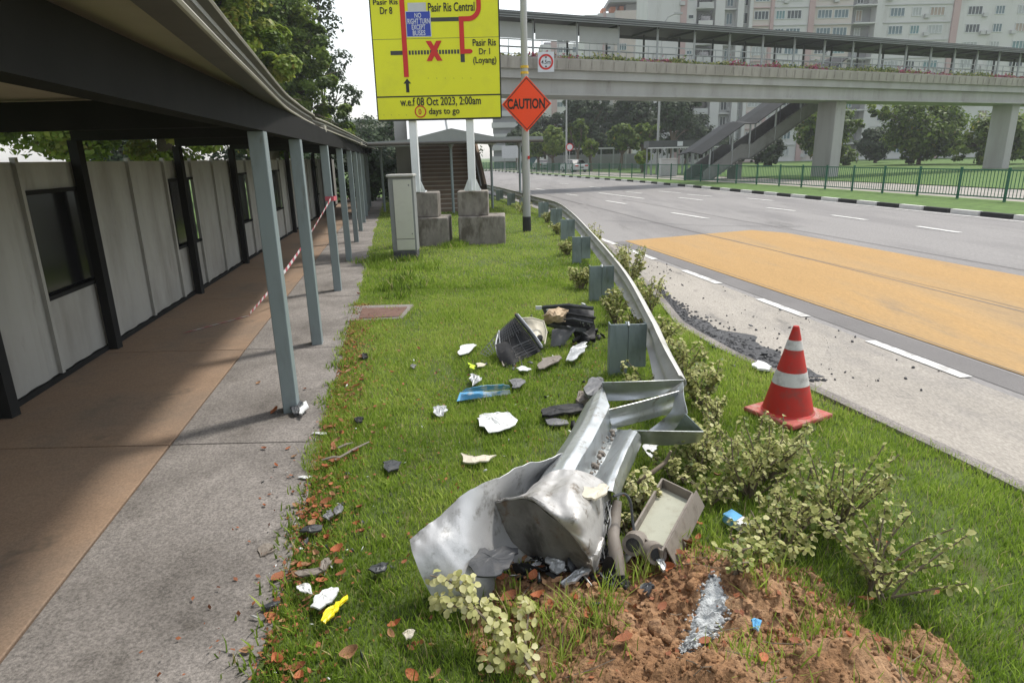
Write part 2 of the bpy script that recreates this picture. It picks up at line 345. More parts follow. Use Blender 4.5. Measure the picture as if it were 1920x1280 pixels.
def scatter(tv, tf, pos, X, Y, Z, size):
    """copies of a template (tv local, tf faces) at pos with axes X,Y,Z (n,3) and size (n,)"""
    n = len(pos); k = len(tv)
    V = (pos[:, None, :] + size[:, None, None] * (tv[None, :, 0, None] * X[:, None, :] + tv[None, :, 1, None] * Y[:, None, :] + tv[None, :, 2, None] * Z[:, None, :]))
    F = (np.arange(n)[:, None, None] * k + tf[None]).reshape(-1, tf.shape[1])
    return V.reshape(-1, 3), F
def unit(a): return a / (np.linalg.norm(a, axis=-1, keepdims=True) + 1e-9)
def frames(nrm, r):
    Z = unit(nrm); a = r.normal(size=Z.shape); X = unit(a - Z * (a * Z).sum(1, keepdims=True)); Y = np.cross(Z, X); return X, Y, Z

def catmull(P, m):
    """resample control points P (n,...) to m points along axis 0"""
    P = np.asarray(P, float); n = len(P)
    if n == 2:
        t = np.linspace(0, 1, m).reshape((-1,) + (1,) * (P.ndim - 1)); return P[0] * (1 - t) + P[1] * t
    Q = np.concatenate([[2 * P[0] - P[1]], P, [2 * P[-1] - P[-2]]]); out = []
    for u in np.linspace(0, n - 1, m):
        i = min(int(u), n - 2); t = u - i
        a, b, c, d = Q[i], Q[i + 1], Q[i + 2], Q[i + 3]
        out.append(0.5 * (2 * b + (c - a) * t + (2 * a - 5 * b + 4 * c - d) * t * t + (3 * b - a - 3 * c + d) * t ** 3))
    return np.array(out)
def linear(P, m):
    P = np.asarray(P, float); u = np.linspace(0, len(P) - 1, m); i = np.minimum(u.astype(int), len(P) - 2); t = (u - i).reshape((-1,) + (1,) * (P.ndim - 1))
    return P[i] * (1 - t) + P[i + 1] * t
def surf(ctrl, m=10, n=14, lin=False):
    C = np.array([[tuple(p) for p in r] for r in ctrl], float)
    C = catmull(C, m); C = np.swapaxes((linear if lin else catmull)(np.swapaxes(C, 0, 1), n), 0, 1); return C
def sheet(name, ctrl, m_, parent=None, m=10, n=14, thick=0.004, jit=0.0, seed=0, smooth=True, label=None, lin=False, dent=0.0):
    C = surf(ctrl, m, n, lin)
    if dent:
        C = C.copy(); C[..., 2] += dent * (vnoise(C[..., 0], C[..., 1], 11, 80 + seed) - 0.5) + dent * 0.5 * (vnoise(C[..., 0] + C[..., 2], C[..., 1], 27, 90 + seed) - 0.5)
    if jit: C = C + np.random.default_rng(seed).normal(size=C.shape) * jit
    o = MB().grid(C, thick).build(name, m_, parent, smooth=smooth)
    return o
def pxg(rows):  # [(px,py,z)] rows -> metres
    return [[G(*p) for p in r] for r in rows]
def line_at(pts, Y):
    for (x0, y0), (x1, y1) in zip(pts, pts[1:]):
        if y0 <= Y <= y1: return x0 + (x1 - x0) * (Y - y0) / (y1 - y0)
    (x0, y0), (x1, y1) = (pts[0], pts[1]) if Y < pts[0][1] else (pts[-2], pts[-1])
    return x0 + (x1 - x0) * (Y - y0) / (y1 - y0)
def text_fit(name, body, x0, x1, z0, z1, Y, m, parent, depth=0.004, bold=0.012):
    """lettering in the XZ plane facing the camera side (-Y), fitted to a box"""
    cu = bpy.data.curves.new(name, 'FONT'); cu.body = body; cu.extrude = 0.001; cu.resolution_u = 3; cu.offset = bold
    to = bpy.data.objects.new(name + '_tmp', cu); COL.objects.link(to)
    bpy.context.view_layer.update()
    me = bpy.data.meshes.new_from_object(to.evaluated_get(bpy.context.evaluated_depsgraph_get()))
    bpy.data.objects.remove(to, do_unlink=True)
    n = len(me.vertices); co = np.empty(n * 3); me.vertices.foreach_get('co', co); co = co.reshape(-1, 3)
    mn, mx = co.min(0), co.max(0)
    u = (co[:, 0] - mn[0]) / (mx[0] - mn[0]); v = (co[:, 1] - mn[1]) / (mx[1] - mn[1])
    w = (co[:, 2] - mn[2]) / max(1e-6, mx[2] - mn[2])
    org_ = np.array(ORG[parent.name])
    P = np.stack([x0 + u * (x1 - x0), Y - w * depth, z0 + v * (z1 - z0)], 1) - org_
    me.vertices.foreach_set('co', P.ravel()); me.materials.clear(); me.materials.append(MATS[m]); me.update()
    o = bpy.data.objects.new(name, me); place(o, ORG[parent.name], parent); return o

# ------------------------------------------------------------------ lines of the place (plan view, metres)
def path_edge(Y): return -1.04 - 0.170 * (Y - 2.09)                 # where concrete meets lawn
def post_line(Y): return -1.82 - 0.179 * (Y - 4.99)
def inner_line(Y): return path_edge(Y) - 1.12                       # tan floor starts
WALL = [(-2.95, -4.0), (-4.15, 4.0), (-5.5, 12.98), (-8.03, 30.4)]
def wall_x(Y): return line_at(WALL, Y)
VERGE = [(4.4, -6.0), (3.75, 0.0), (3.05, 3.6), (2.62, 5.2), (2.30, 6.1), (2.06, 7.4), (2.18, 9.5), (2.24, 14.6), (1.95, 21.0), (1.2, 25.0), (0.2, 31.0), (-3.0, 46.0), (-9.5, 70.0), (-17.0, 98.0)]
FARK = [(15.6, -8.0), (14.6, 15.0), (12.43, 29.5), (9.48, 47.4), (2.84, 74.6), (-2.14, 96.3), (-8.0, 120.0)]
FENCE = [(19.2, 12.0), (15.3, 36.3), (11.4, 51.0), (6.6, 66.0), (3.2, 79.2), (-2.0, 99.0), (-7.0, 118.0)]
RAIL = [(1.10, 3.9), (1.24, 5.31), (1.46, 8.33), (1.59, 13.28), (1.63, 17.5), (1.50, 20.9), (0.93, 24.0), (-0.34, 31.3), (-2.0, 39.0)]
def verge_x(Y): return line_at(VERGE, Y)
def rail_x(Y): return line_at(RAIL, Y)

# ================================================================== SETTING
def vnoise(x, y, s, seed=0):
    """smooth value noise, vectorised"""
    x = np.asarray(x, float) * s + seed * 17.3; y = np.asarray(y, float) * s + seed * 9.1
    xi, yi = np.floor(x).astype(int), np.floor(y).astype(int); fx, fy = x - xi, y - yi
    fx = fx * fx * (3 - 2 * fx); fy = fy * fy * (3 - 2 * fy)
    def h(a, b):
        n = (a * 374761393 + b * 668265263 + seed * 1442695) & 0x7fffffff
        n = ((n ^ (n >> 13)) * 1274126177) & 0x7fffffff
        return (n ^ (n >> 16)) % 10007 / 10007.0
    return (h(xi, yi) * (1 - fx) + h(xi + 1, yi) * fx) * (1 - fy) + (h(xi, yi + 1) * (1 - fx) + h(xi + 1, yi + 1) * fx) * fy
def lawn_h(x, y): return 0.022 * (vnoise(x, y, 1.3, 3) - 0.5) + 0.012 * (vnoise(x, y, 4.0, 4) - 0.5) + 0.004

g = MB(); g.add([(-700, -60, -0.05), (700, -60, -0.05), (700, 900, -0.05), (-700, 900, -0.05)], [(0, 1, 2, 3)])
tag(g.build('ground', 'far_grass', origin=(0, 0, 0)), kind='structure')

# road: one sheet between the near verge and the far kerb
ys = np.linspace(-6, 98, 80)
road = MB().grid([[(verge_x(y) - 0.02, y, 0.0), (line_at(FARK, y) + 0.02, y, 0.0)] for y in ys]).build('road', 'asphalt', origin=(0, 0, 0))
tag(road, kind='structure')
def decal(name, poly, z, m, parent):
    n = len(poly); A = sum(poly[i][0] * poly[(i + 1) % n][1] - poly[(i + 1) % n][0] * poly[i][1] for i in range(n))
    if A < 0: poly = poly[::-1]
    return MB().add([(p[0], p[1], z) for p in poly], [tuple(range(n))]).build(name, m, parent, origin=(poly[0][0], poly[0][1], 0))
# concrete-coloured shoulder between the lawn and the dashed edge line
dash_x = lambda Y: 2.36 - 0.176 * (Y - 15.1)
sh = [(verge_x(y) - 0.01, y) for y in np.linspace(-3, 16.5, 30)] + [(dash_x(y) - 0.02, y) for y in np.linspace(16.5, -3, 12)]
tag(MB().add([(p[0], p[1], 0.004) for p in sh], [tuple(range(len(sh)))][::1]).build('road_shoulder', 'asphalt_apron', road, origin=(0, 0, 0)))
decal('asphalt_strip', [(dash_x(15.2) + 0.1, 15.2), (2.70, 15.3), (3.93, 9.0), (5.5, 0.0), (dash_x(0) + 0.1, 0.0)], 0.004, 'asphalt_dark', road)
decal('yellow_surfacing', [(2.75, 15.32), (6.35, 16.9), (6.95, 16.1), (9.2, 4.0), (9.9, -3), (6.1, -3), (3.96, 9.0)], 0.008, 'yellow_surface', road)
def dash(a, b, w=0.12, z=0.012):
    a, b = Vector((a[0], a[1])), Vector((b[0], b[1])); d = (b - a).normalized(); s = Vector((d.y, -d.x)) * w / 2
    decal('lane_dash', [tuple(a - s), tuple(a + s), tuple(b + s), tuple(b - s)], z, 'road_paint', road)
Y = 17.0
for y0, y1 in ((16.0, 14.75), (13.75, 12.45), (11.15, 9.9), (8.75, 7.7), (6.6, 5.4), (4.2, 3.0), (1.9, 0.7)):
    dash((dash_x(y0), y0), (dash_x(y1), y1), 0.13)
for a, b in (((1123, 362), (1208, 373)), ((1137, 377), (1174, 383)), ((1260, 399.5), (1328, 410.5)), ((1438, 390), (1490, 396)), ((1273, 371), (1317, 376)),
             ((1235, 359), (1276, 362.2)), ((1289, 365), (1335, 368.7)), ((1174, 360), (1203, 363)), ((1105, 350.5), (1127, 353)), ((1062, 364.5), (1083.5, 367)),
             ((1050, 344), (1066, 345.3)), ((1005, 354), (1022, 357)), ((1560, 404), (1625, 413)), ((1720, 425), (1800, 437)), ((1400, 372), (1450, 377))):
    dash(G(*a), G(*b), 0.16)
el = [(line_at(FARK, y) - 0.45, y) for y in np.linspace(0, 96, 40)]
for (x0, y0), (x1, y1) in zip(el, el[1:]): dash((x0, y0), (x1, y1), 0.12)

def seam(pts, w, m_, z=0.0105):
    for (x0, y0), (x1, y1) in zip(pts, pts[1:]):
        a, b = Vector((x0, y0)), Vector((x1, y1)); d = (b - a).normalized(); s_ = Vector((d.y, -d.x)) * w / 2
        decal('road_seam', [tuple(a - s_), tuple(a + s_), tuple(b + s_), tuple(b - s_)], z, m_, road)
seam([(3.2, 27.0), (4.6, 18.0), (5.35, 14.0), (7.1, 3.0)], 0.03, 'asphalt_dark'); seam([(5.2, 30.0), (6.9, 19.5), (8.4, 11.0), (10.2, 1.0)], 0.03, 'asphalt_dark')
seam([(2.9, 20.4), (5.5, 18.2), (8.0, 17.4)], 0.025, 'rubble'); seam([(1.2, 40.0), (3.1, 27.2)], 0.04, 'asphalt_dark')
seam([(3.1, 14.2), (4.3, 7.5), (5.0, 3.0)], 0.012, 'asphalt_dark'); seam([(4.9, 16.2), (6.3, 9.0), (7.0, 4.0)], 0.012, 'asphalt_dark')
# far kerb: black and white blocks, each a piece
kerb = MB().grid([[(line_at(FARK, y) + 0.05, y, 0.0), (line_at(FARK, y) + 0.05, y, 0.10), (line_at(FARK, y) + 0.3, y, 0.10)] for y in np.linspace(-6, 118, 70)]).build('kerb', 'concrete', origin=(0, 0, 0))
tag(kerb, kind='structure')
kp = [Vector((line_at(FARK, y), y, 0)) for y in np.linspace(4, 112, 400)]
acc = 0.0; i0 = 0; n = 0; protos = {}
for i in range(1, len(kp)):
    acc += (kp[i] - kp[i - 1]).length
    if acc >= 1.0:
        a, b = kp[i0], kp[i]; c = (a + b) / 2; ang = math.atan2(b.y - a.y, b.x - a.x); m_ = 'kerb_black' if n % 2 else 'kerb_white'
        if m_ not in protos:
            protos[m_] = MB().box((0, 0, 0.065), (1.0, 0.17, 0.13)).build('kerb_block', m_, kerb, origin=(0, 0, 0))
            o = protos[m_]; o.location = c; ORG[o.name] = c
        else: o = copy_piece(protos[m_], c, kerb)
        o.rotation_euler = (0, 0, ang); acc = 0; i0 = i; n += 1
# far verge strip, service road and lawn behind the fence
def strip(name, L1, L2, z, m_, y0=-6, y1=112):
    return tag(MB().grid([[(L1(y), y, z), (L2(y), y, z)] for y in np.linspace(y0, y1, 50)]).build(name, m_, origin=(0, 0, 0)), kind='structure')
fk = lambda y: line_at(FARK, y); fn = lambda y: line_at(FENCE, y)
strip('far_verge', lambda y: fk(y) + 0.28, lambda y: fn(y) + 0.6, 0.07, 'far_grass')
strip('service_road', lambda y: fn(y) + 0.6, lambda y: fn(y) + 7.0, 0.02, 'asphalt_apron')
strip('far_lawn', lambda y: fn(y) + 7.0, lambda y: fn(y) + 70.0, 0.06, 'far_grass', 30, 118)

# lawn surface of the near verge
nu, nv = 60, 200
rows = []
for y in np.concatenate([np.linspace(-4, 9, 130), np.linspace(9.2, 34, 70)]):
    xs = np.linspace(path_edge(y) - 0.02, verge_x(y), 40)
    rows.append([(x, y, float(lawn_h(x, y)) + 0.006) for x in xs])
tag(MB().grid(rows).build('lawn', 'lawn_soil', origin=(0, 0, 0), smooth=True), kind='structure')
# concrete edging along the lawn on the road side
ed = MB().grid([[(verge_x(y) - 0.09, y, -0.03), (verge_x(y) - 0.09, y, 0.035), (verge_x(y) + 0.02, y, 0.035), (verge_x(y) + 0.02, y, -0.03)] for y in np.linspace(-4, 34, 90)])
tag(ed.build('lawn_edging', 'path_concrete', origin=(0, 0, 0)), kind='structure')

# footpath under the covered walkway: base and slabs, each slab a piece
fp = MB().grid([[(wall_x(y) - 0.3, y, -0.03), (path_edge(y) + 0.02, y, -0.03)] for y in np.linspace(-4, 36, 30)]).build('footpath', 'lawn_soil', origin=(0, 0, 0))
tag(fp, kind='structure')
joints = [-4.0, -1.0, 2.0, 4.35, 6.82, 9.6, 12.4, 15.2, 18.0, 21.0, 24.0, 27.0, 30.0, 33.0, 36.0]
for y0, y1 in zip(joints, joints[1:]):
    a, b = y0 + 0.006, y1 - 0.006
    MB().prism([(inner_line(a) + 0.008, a), (path_edge(a), a), (path_edge(b), b), (inner_line(b) + 0.008, b)], -0.06, 0.012).build('slab', 'path_concrete', fp, bevel=0.006)
    MB().prism([(wall_x(a) - 0.1, a), (inner_line(a) - 0.008, a), (inner_line(b) - 0.008, b), (wall_x(b) - 0.1, b)], -0.06, 0.010).build('slab', 'tan_floor', fp, bevel=0.006)

# soil heap torn up at the end of the rail
def soil_edge(x, y):
    """>0 inside the bare soil"""
    cx, cy = 0.86, 2.05
    d = np.sqrt(((x - cx) / 0.80) ** 2 + ((y - cy) / 0.84) ** 2) + 0.55 * (vnoise(x, y, 3.2, 11) - 0.5) + 0.25 * (vnoise(x, y, 9, 12) - 0.5)
    d2 = np.sqrt(((x - 0.28) / 0.5) ** 2 + ((y - 2.45) / 0.42) ** 2) + 0.6 * (vnoise(x, y, 5, 13) - 0.5)
    return np.maximum(1 - d, (1 - d2) * 0.6)
def soil_h(x, y):
    e = soil_edge(x, y)
    base = np.clip(e, -0.15, 1.0)
    m1 = 0.17 * np.exp(-(((x - 0.78) / 0.27) ** 2 + ((y - 1.84) / 0.19) ** 2)) + 0.14 * np.exp(-(((x - 1.25) / 0.22) ** 2 + ((y - 1.95) / 0.2) ** 2))
    m2 = 0.06 * np.exp(-(((x - 0.93) / 0.18) ** 2 + ((y - 2.45) / 0.2) ** 2))
    n = 0.085 * (vnoise(x, y, 4, 5) - 0.45) + 0.075 * np.abs(vnoise(x, y, 9, 6) - 0.5) + 0.04 * (vnoise(x, y, 23, 7) - 0.5) + 0.018 * (vnoise(x, y, 60, 8) - 0.5)
    return np.where(e > 0, 0.02 + 0.07 * np.minimum(base * 2.5, 1) + m1 + m2 + n * np.minimum(1, e * 5), -0.06 + 0.08 * np.clip(1 + e * 8, 0, 1))
xs = np.linspace(-0.45, 2.25, 250); ysl = np.linspace(0.9, 3.3, 230)
XX, YY = np.meshgrid(xs, ysl); ZZ = soil_h(XX, YY)
Vs = np.stack([XX.ravel(), YY.ravel(), ZZ.ravel()], 1); W = len(xs)
idx = np.arange(len(Vs)).reshape(XX.shape)
Fs = np.stack([idx[:-1, :-1], idx[:-1, 1:], idx[1:, 1:], idx[1:, :-1]], -1).reshape(-1, 4)
keep = (ZZ.ravel()[Fs].max(1) > -0.02); Fs = Fs[keep]
used, inv = np.unique(Fs, return_inverse=True); Vs = Vs[used]; Fs = inv.reshape(Fs.shape)
o = np_mesh('soil_heap', Vs, Fs, 'soil', smooth=True); tag(o, kind='structure')
def top_z(x, y):
    return max(float(soil_h(np.float64(x), np.float64(y))), float(lawn_h(x, y)))

# pieces of soil: clods too many to count
def lumps(n, xs_, ys_, zs_, smin, smax, r):
    tv = []; 
    ico = bmesh.new(); bmesh.ops.create_icosphere(ico, subdivisions=1, radius=1.0)
    tv = np.array([v.co[:] for v in ico.verts]); tf = np.array([[v.index for v in f.verts] for f in ico.faces]); ico.free()
    pos = np.stack([xs_, ys_, zs_], 1); X, Yv, Z = frames(r.normal(size=(n, 3)), r)
    size = smin + (smax - smin) * r.random(n) ** 3
    V, F = scatter(tv, tf, pos, X * (0.7 + 0.7 * r.random((n, 1))), Yv, Z * (0.5 + 0.6 * r.random((n, 1))), size)
    V = V + r.normal(size=V.shape) * np.repeat(size, len(tv))[:, None] * 0.16
    return V, F
r = np.random.default_rng(21)
px_ = r.uniform(-0.3, 2.1, 14000); py_ = r.uniform(1.2, 3.2, 14000); e = soil_edge(px_, py_); k = (e > -0.06) & (r.random(14000) < 0.25 + 0.75 * vnoise(px_, py_, 6, 17)); px_, py_ = px_[k], py_[k]
V, F = lumps(len(px_), px_, py_, soil_h(px_, py_) + 0.001, 0.0015, 0.017, r)
ncl = 0
big = []
rb = np.random.default_rng(66)
for i in range(900):
    a, b = rb.uniform(0.1, 2.0), rb.uniform(1.2, 3.1)
    if soil_edge(np.float64(a), np.float64(b)) > 0.04 and vnoise(np.float64(a), np.float64(b), 3.0, 71) > 0.42: big.append((a, b))
bxy = np.array(big[:300]); Vb, Fb = lumps(len(bxy), bxy[:, 0], bxy[:, 1], soil_h(bxy[:, 0], bxy[:, 1]) - 0.004, 0.010, 0.042, rb)
tag(np_mesh('soil_clods', Vb, Fb, 'soil'), 'bigger broken clods of orange brown soil on the heap', 'soil', kind='stuff')
tag(np_mesh('soil_clods', V, F, 'soil'), 'loose crumbs and clods of red brown soil on the torn up heap', 'soil', kind='stuff')

# ================================================================== COVERED WALKWAY
EAVE = [(-0.12, -1.0), (-1.18, 3.1), (-1.36, 3.8), (-1.65, 4.9), (-1.96, 6.1), (-2.28, 7.6), (-2.57, 9.16), (-3.10, 12.4), (-3.62, 15.7), (-4.85, 23.0), (-5.9, 30.0)]
_ey = np.concatenate([np.linspace(-1, 9, 50), np.linspace(9.3, 30, 30)])
_ex = np.interp(_ey, [p[1] for p in EAVE], [p[0] for p in EAVE]); _ex[2:-2] = (_ex[:-4] + _ex[1:-3] + _ex[2:-2] + _ex[3:-1] + _ex[4:]) / 5
ea = np.stack([_ex, _ey], 1)
wk = thing('covered_walkway', 'long covered walkway with grey posts and flat roof beside the lawn', 'walkway', (-3.0, 8.0, 0))
zr = 2.452
ea[:, 0] -= 0.02 + 0.03 * np.clip((7 - ea[:, 1]) / 4, 0, 1)
MB().grid([[(wall_x(y) - 0.4, y, zr + 0.10), (x, y, zr + 0.10)] for x, y in ea], 0.03).build('roof', 'roof_sheet', wk)
MB().grid([[(x - 0.05, y, zr + 0.02), (wall_x(y) - 0.35, y, zr + 0.02)] for x, y in ea], 0.02).build('soffit', 'soffit', wk)
# gutter: a channel with a lip above and a bead below
prof = [(-0.10, 0.115), (0.03, 0.115), (0.035, 0.10), (0.0, 0.09), (-0.02, 0.02), (0.022, 0.012), (0.022, -0.008), (-0.10, -0.012)]
gutter = MB().grid([[(x + px0, y, zr + pz) for px0, pz in prof] for x, y in ea]).build('gutter', 'gutter_metal', wk)
MB().tube([(x + 0.028, y, zr + 0.112) for x, y in ea], 0.012, 6).build('lip', 'gutter_lip', gutter, smooth=True)
MB().tube([(x + 0.018, y, zr + 0.0) for x, y in ea], 0.012, 6).build('lip', 'gutter_lip', gutter, smooth=True)
for yy in (10.0, 19.5):
    x = line_at(list(map(tuple, ea)), yy); MB().box((x + 0.02, yy, zr + 0.0), (0.07, 0.10, 0.09)).build('bracket', 'gutter_lip', gutter, bevel=0.01)
post_y = [4.99, 7.0, 10.07, 13.13, 16.3, 18.9, 21.4, 23.9, 26.4, 28.9, 0.85]
for i, y in enumerate(post_y):
    x = post_line(y); rz = -math.atan(0.179)
    MB().box((x - 0.03, y, 1.10), (0.115, 0.15, 2.24), rz=-rz).build('post', 'post_paint', wk, bevel=0.008)
    xw = wall_x(y) + 0.1
    MB().beam((line_at(list(map(tuple, ea)), y) - 0.12, y, 2.355), (xw, y, 2.355), 0.10, 0.20).build('cross_beam', 'beam_paint', wk)
    MB().box((xw, y, 1.13), (0.10, 0.10, 2.26)).build('post', 'beam_paint', wk)
MB().grid([[(post_line(y) - 0.09, y, 2.22), (post_line(y) - 0.09, y, 2.435), (post_line(y) + 0.03, y, 2.435), (post_line(y) + 0.03, y, 2.22), (post_line(y) - 0.09, y, 2.22)] for y in (-1, 10, 20, 30)]).build('edge_beam', 'beam_paint', wk)

# hoarding along the inner side of the walkway: each panel a piece
ho = thing('hoarding_wall', 'off white panelled hoarding with dark window openings along the covered walkway', 'wall', (wall_x(12), 12, 0))
yp = np.arange(-3.6, 31.0, 1.2); windows = {8: 1, 11: 1, 14: 1, 17: 1, 20: 1, 23: 1}
for i, y in enumerate(yp):
    y1 = y + 1.17; h = 2.05
    a, b = Vector((wall_x(y), y, 0)), Vector((wall_x(y1), y1, 0)); d = (b - a).normalized(); nrm = Vector((d.y, -d.x, 0))
    rows = []
    zspans = [(0.05, h)] if i not in windows else [(0.05, 0.78), (1.78, h)]
    pm = MB()
    for z0, z1 in zspans:
        rr = []
        for z in (z0, z1):
            line = []
            for k in range(13):
                t = k / 12; off = 0.014 if (k % 4 in (1, 2)) else 0.0
                p = a + (b - a) * t + nrm * off; line.append((p.x, p.y, z))
            rr.append(line)
        pm.grid(rr, 0.02)
    pan = pm.build('panel', 'hoarding', ho)
    MB().beam(a - d * 0.015 + nrm * 0.02 + Vector((0, 0, 0.02)), a - d * 0.015 + nrm * 0.02 + Vector((0, 0, h + 0.04)), 0.05, 0.04).build('stud', 'hoarding', ho)
    if i in windows:
        c = (a + b) / 2 - nrm * 0.03
        w_ = MB().box((c.x, c.y, 1.28), (0.01, 1.17, 1.0), rz=math.atan2(d.y, d.x) - math.pi / 2).build('window', 'dark_glass', ho)
        q = MB()
        for zz in (0.785, 1.775): q.beam(a + nrm * 0.015 + Vector((0, 0, zz)), b + nrm * 0.015 + Vector((0, 0, zz)), 0.05, 0.04)
        q.build('frame', 'beam_paint', w_)
MB().beam((wall_x(-3.6) + 0.02, -3.6, 0.03), (wall_x(13) + 0.02, 13, 0.03), 0.06, 0.06).build('skirting', 'beam_paint', ho)
MB().beam((wall_x(13) + 0.02, 13, 0.03), (wall_x(30.5) + 0.02, 30.5, 0.03), 0.06, 0.06).build('skirting', 'beam_paint', ho)

# ================================================================== PEDESTRIAN BRIDGE with stairs
BU = Vector((0.914, 0.406, 0)).normalized(); BN = Vector((-BU.y, BU.x, 0)); B0 = Vector((-0.2, 36.5, 0))
def BP(t, n, z): return B0 + BU * t + BN * n + Vector((0, 0, z))
T0, T1 = -4.4, 62.0
br = thing('pedestrian_bridge', 'covered concrete footbridge with flower troughs crossing the road', 'bridge', B0)
def bext(name, prof, m_, parent, t0=T0, t1=T1, closed=True, **k):
    pr = prof + [prof[0]] if closed else prof
    ts = np.linspace(t0, t1, 12)
    return MB().grid([[BP(t, n, z) for n, z in pr] for t in ts]).build(name, m_, parent, **k)
bext('girder', [(0.35, 5.26), (2.75, 5.26), (2.75, 6.05), (0.35, 6.05)], 'bridge_concrete', br)
bext('girder_ledge', [(0.22, 5.22), (2.9, 5.22), (2.9, 5.32), (0.22, 5.32)], 'bridge_concrete', br)
bext('deck', [(0.06, 6.04), (3.1, 6.04), (3.1, 6.5), (0.06, 6.5)], 'bridge_concrete', br)
tr = bext('planter', [(-0.10, 6.5), (0.32, 6.5), (0.32, 7.04), (0.25, 7.10), (-0.10, 7.10), (-0.16, 7.04)], 'planter_concrete', br)
bext('planter', [(2.8, 6.5), (3.3, 6.5), (3.3, 7.1), (2.8, 7.1)], 'planter_concrete', br)
for i in range(90):
    t = T0 + 0.35 + i * 0.73
    q = MB(); q.add([], []); 
    MB().beam(BP(t, -0.17, 6.54), BP(t, -0.17, 7.0), 0.035, 0.03).build('rib', 'planter_concrete', tr)
r = np.random.default_rng(5)
nfl = 10500; tfl = r.uniform(T0, T1, nfl); dens = vnoise(tfl, tfl * 0, 0.9, 2)
kf = r.random(nfl) < 0.25 + 0.9 * dens; tfl = tfl[kf]; nfl = len(tfl); dens = dens[kf]
P = np.array([BP(t, n, z) for t, n, z in zip(tfl, r.uniform(-0.12, 0.28, nfl), 7.08 + np.abs(r.normal(size=nfl)) * 0.13 * (0.4 + dens))])
LEAF4 = np.array([(-0.5, 0, 0), (0, -0.32, 0.05), (0.5, 0, 0), (0, 0.32, 0.05)]); LF4 = np.array([[0, 1, 2, 3]])
X, Yv, Z = frames(r.normal(size=(nfl, 3)) + np.array([0, -0.4, 0.8]), r)
V, F = scatter(LEAF4, LF4, P, X, Yv, Z, r.uniform(0.10, 0.2, nfl))
pink = vnoise(tfl, tfl * 0 + 3, 0.45, 9); tn = np.where((pink > 0.55) & (r.random(nfl) < 0.6), r.uniform(0.72, 1.0, nfl), r.uniform(0, 0.55, nfl))
tag(np_mesh('flowers', V, F, 'flower', np.repeat(tn, 4), origin=tuple(B0)), 'low pink and cream flowering plants along the footbridge trough', 'flowers', kind='stuff')
# railing behind the trough
for n_ in (0.42, 2.72):
    rl = MB().beam(BP(T0, n_, 8.0), BP(T1, n_, 8.0), 0.05, 0.05).build('railing', 'steel_grey', br)
    for z in (7.3, 7.65): MB().beam(BP(T0, n_, z), BP(T1, n_, z), 0.03, 0.03).build('rail_bar', 'steel_grey', rl)
    q = MB()
    for i in range(67): q.beam(BP(T0 + i, n_, 7.0), BP(T0 + i, n_, 8.0), 0.035, 0.035)
    q.build('balusters', 'steel_grey', rl, kind='stuff')
# roof, its posts and the grey mesh screens
bext('roof', [(-0.35, 8.92), (-0.35, 9.22), (1.5, 9.36), (3.5, 9.22), (3.5, 8.92), (3.3, 9.08), (1.5, 9.16), (-0.2, 9.08)], 'dark_roof', br)
for z, n_ in ((9.14, -0.38), (9.02, -0.38), (8.91, -0.37)): MB().beam(BP(T0, n_, z), BP(T1, n_, z), 0.03, 0.025).build('roof_flashing', 'canopy_grey', br)
for i in range(24):
    t = -3.4 + i * 2.72
    for n_, mm in ((0.40, 'steel_grey'), (2.75, 'dark_roof')):
        MB().beam(BP(t + (0.0 if n_ < 1 else 0.7), n_, 6.5), BP(t + (0.0 if n_ < 1 else 0.7), n_, 9.05), 0.11, 0.11).build('roof_post', mm, br)
    MB().beam(BP(t, 0.3, 9.0), BP(t, 3.0, 9.0), 0.08, 0.12).build('roof_beam', 'dark_roof', br)
for i in range(4):
    t = -3.4 + i * 2.72
    MB().beam(BP(t + 0.1, 0.30, 8.42), BP(t + 2.62, 0.30, 8.42), 0.02, 0.78).build('screen', 'mesh_panel', br)
# piers carrying it
MB().prism([tuple(BP(t, n, 0)[:2]) for t, n in ((14.6, 0.9), (15.4, 0.9), (15.4, 2.3), (14.6, 2.3))], 0, 0.01)
for t in (26.5, 47.0):
    MB().prism([tuple(BP(t + a, b, 0)[:2]) for a, b in ((-0.5, 0.8), (0.5, 0.8), (0.5, 2.4), (-0.5, 2.4))], -0.05, 5.25).build('pier', 'bridge_concrete', br, bevel=0.05)
# height limit sign on the girder
hp = at(1023, 118, 36.9)
hsn = thing('height_limit_sign', 'square white height limit sign with red ring fixed to the footbridge', 'sign', hp)
MB().box((hp.x, 36.62, hp.z), (0.86, 0.04, 0.98)).build('plate', 'sign_white', hsn)
MB().box((hp.x, 36.72, hp.z), (0.5, 0.2, 0.1)).build('bracket', 'steel_grey', hsn)
def ring(name, c, r0, r1, Y, m_, parent, n=32, depth=0.006):
    q = MB(); vs = []; fs = []
    for k in range(n):
        a = 2 * math.pi * k / n
        for rr in (r0, r1):
            for dy in (0, -depth): vs.append((c[0] + rr * math.cos(a), Y + dy, c[1] + rr * math.sin(a)))
    for k in range(n):
        a, b = k * 4, ((k + 1) % n) * 4
        fs += [(a + 1, a + 3, b + 3, b + 1), (a, b, b + 2, a + 2), (a + 2, b + 2, b + 3, a + 3), (a, a + 1, b + 1, b)]
    return q.add(vs, fs).build(name, m_, parent)
ring('red_ring', (hp.x, hp.z), 0.29, 0.39, 36.597, 'sign_red', hsn)
text_fit('lettering', '4.5m', hp.x - 0.25, hp.x + 0.25, hp.z - 0.1, hp.z + 0.1, 36.597, 'sign_black', hsn)
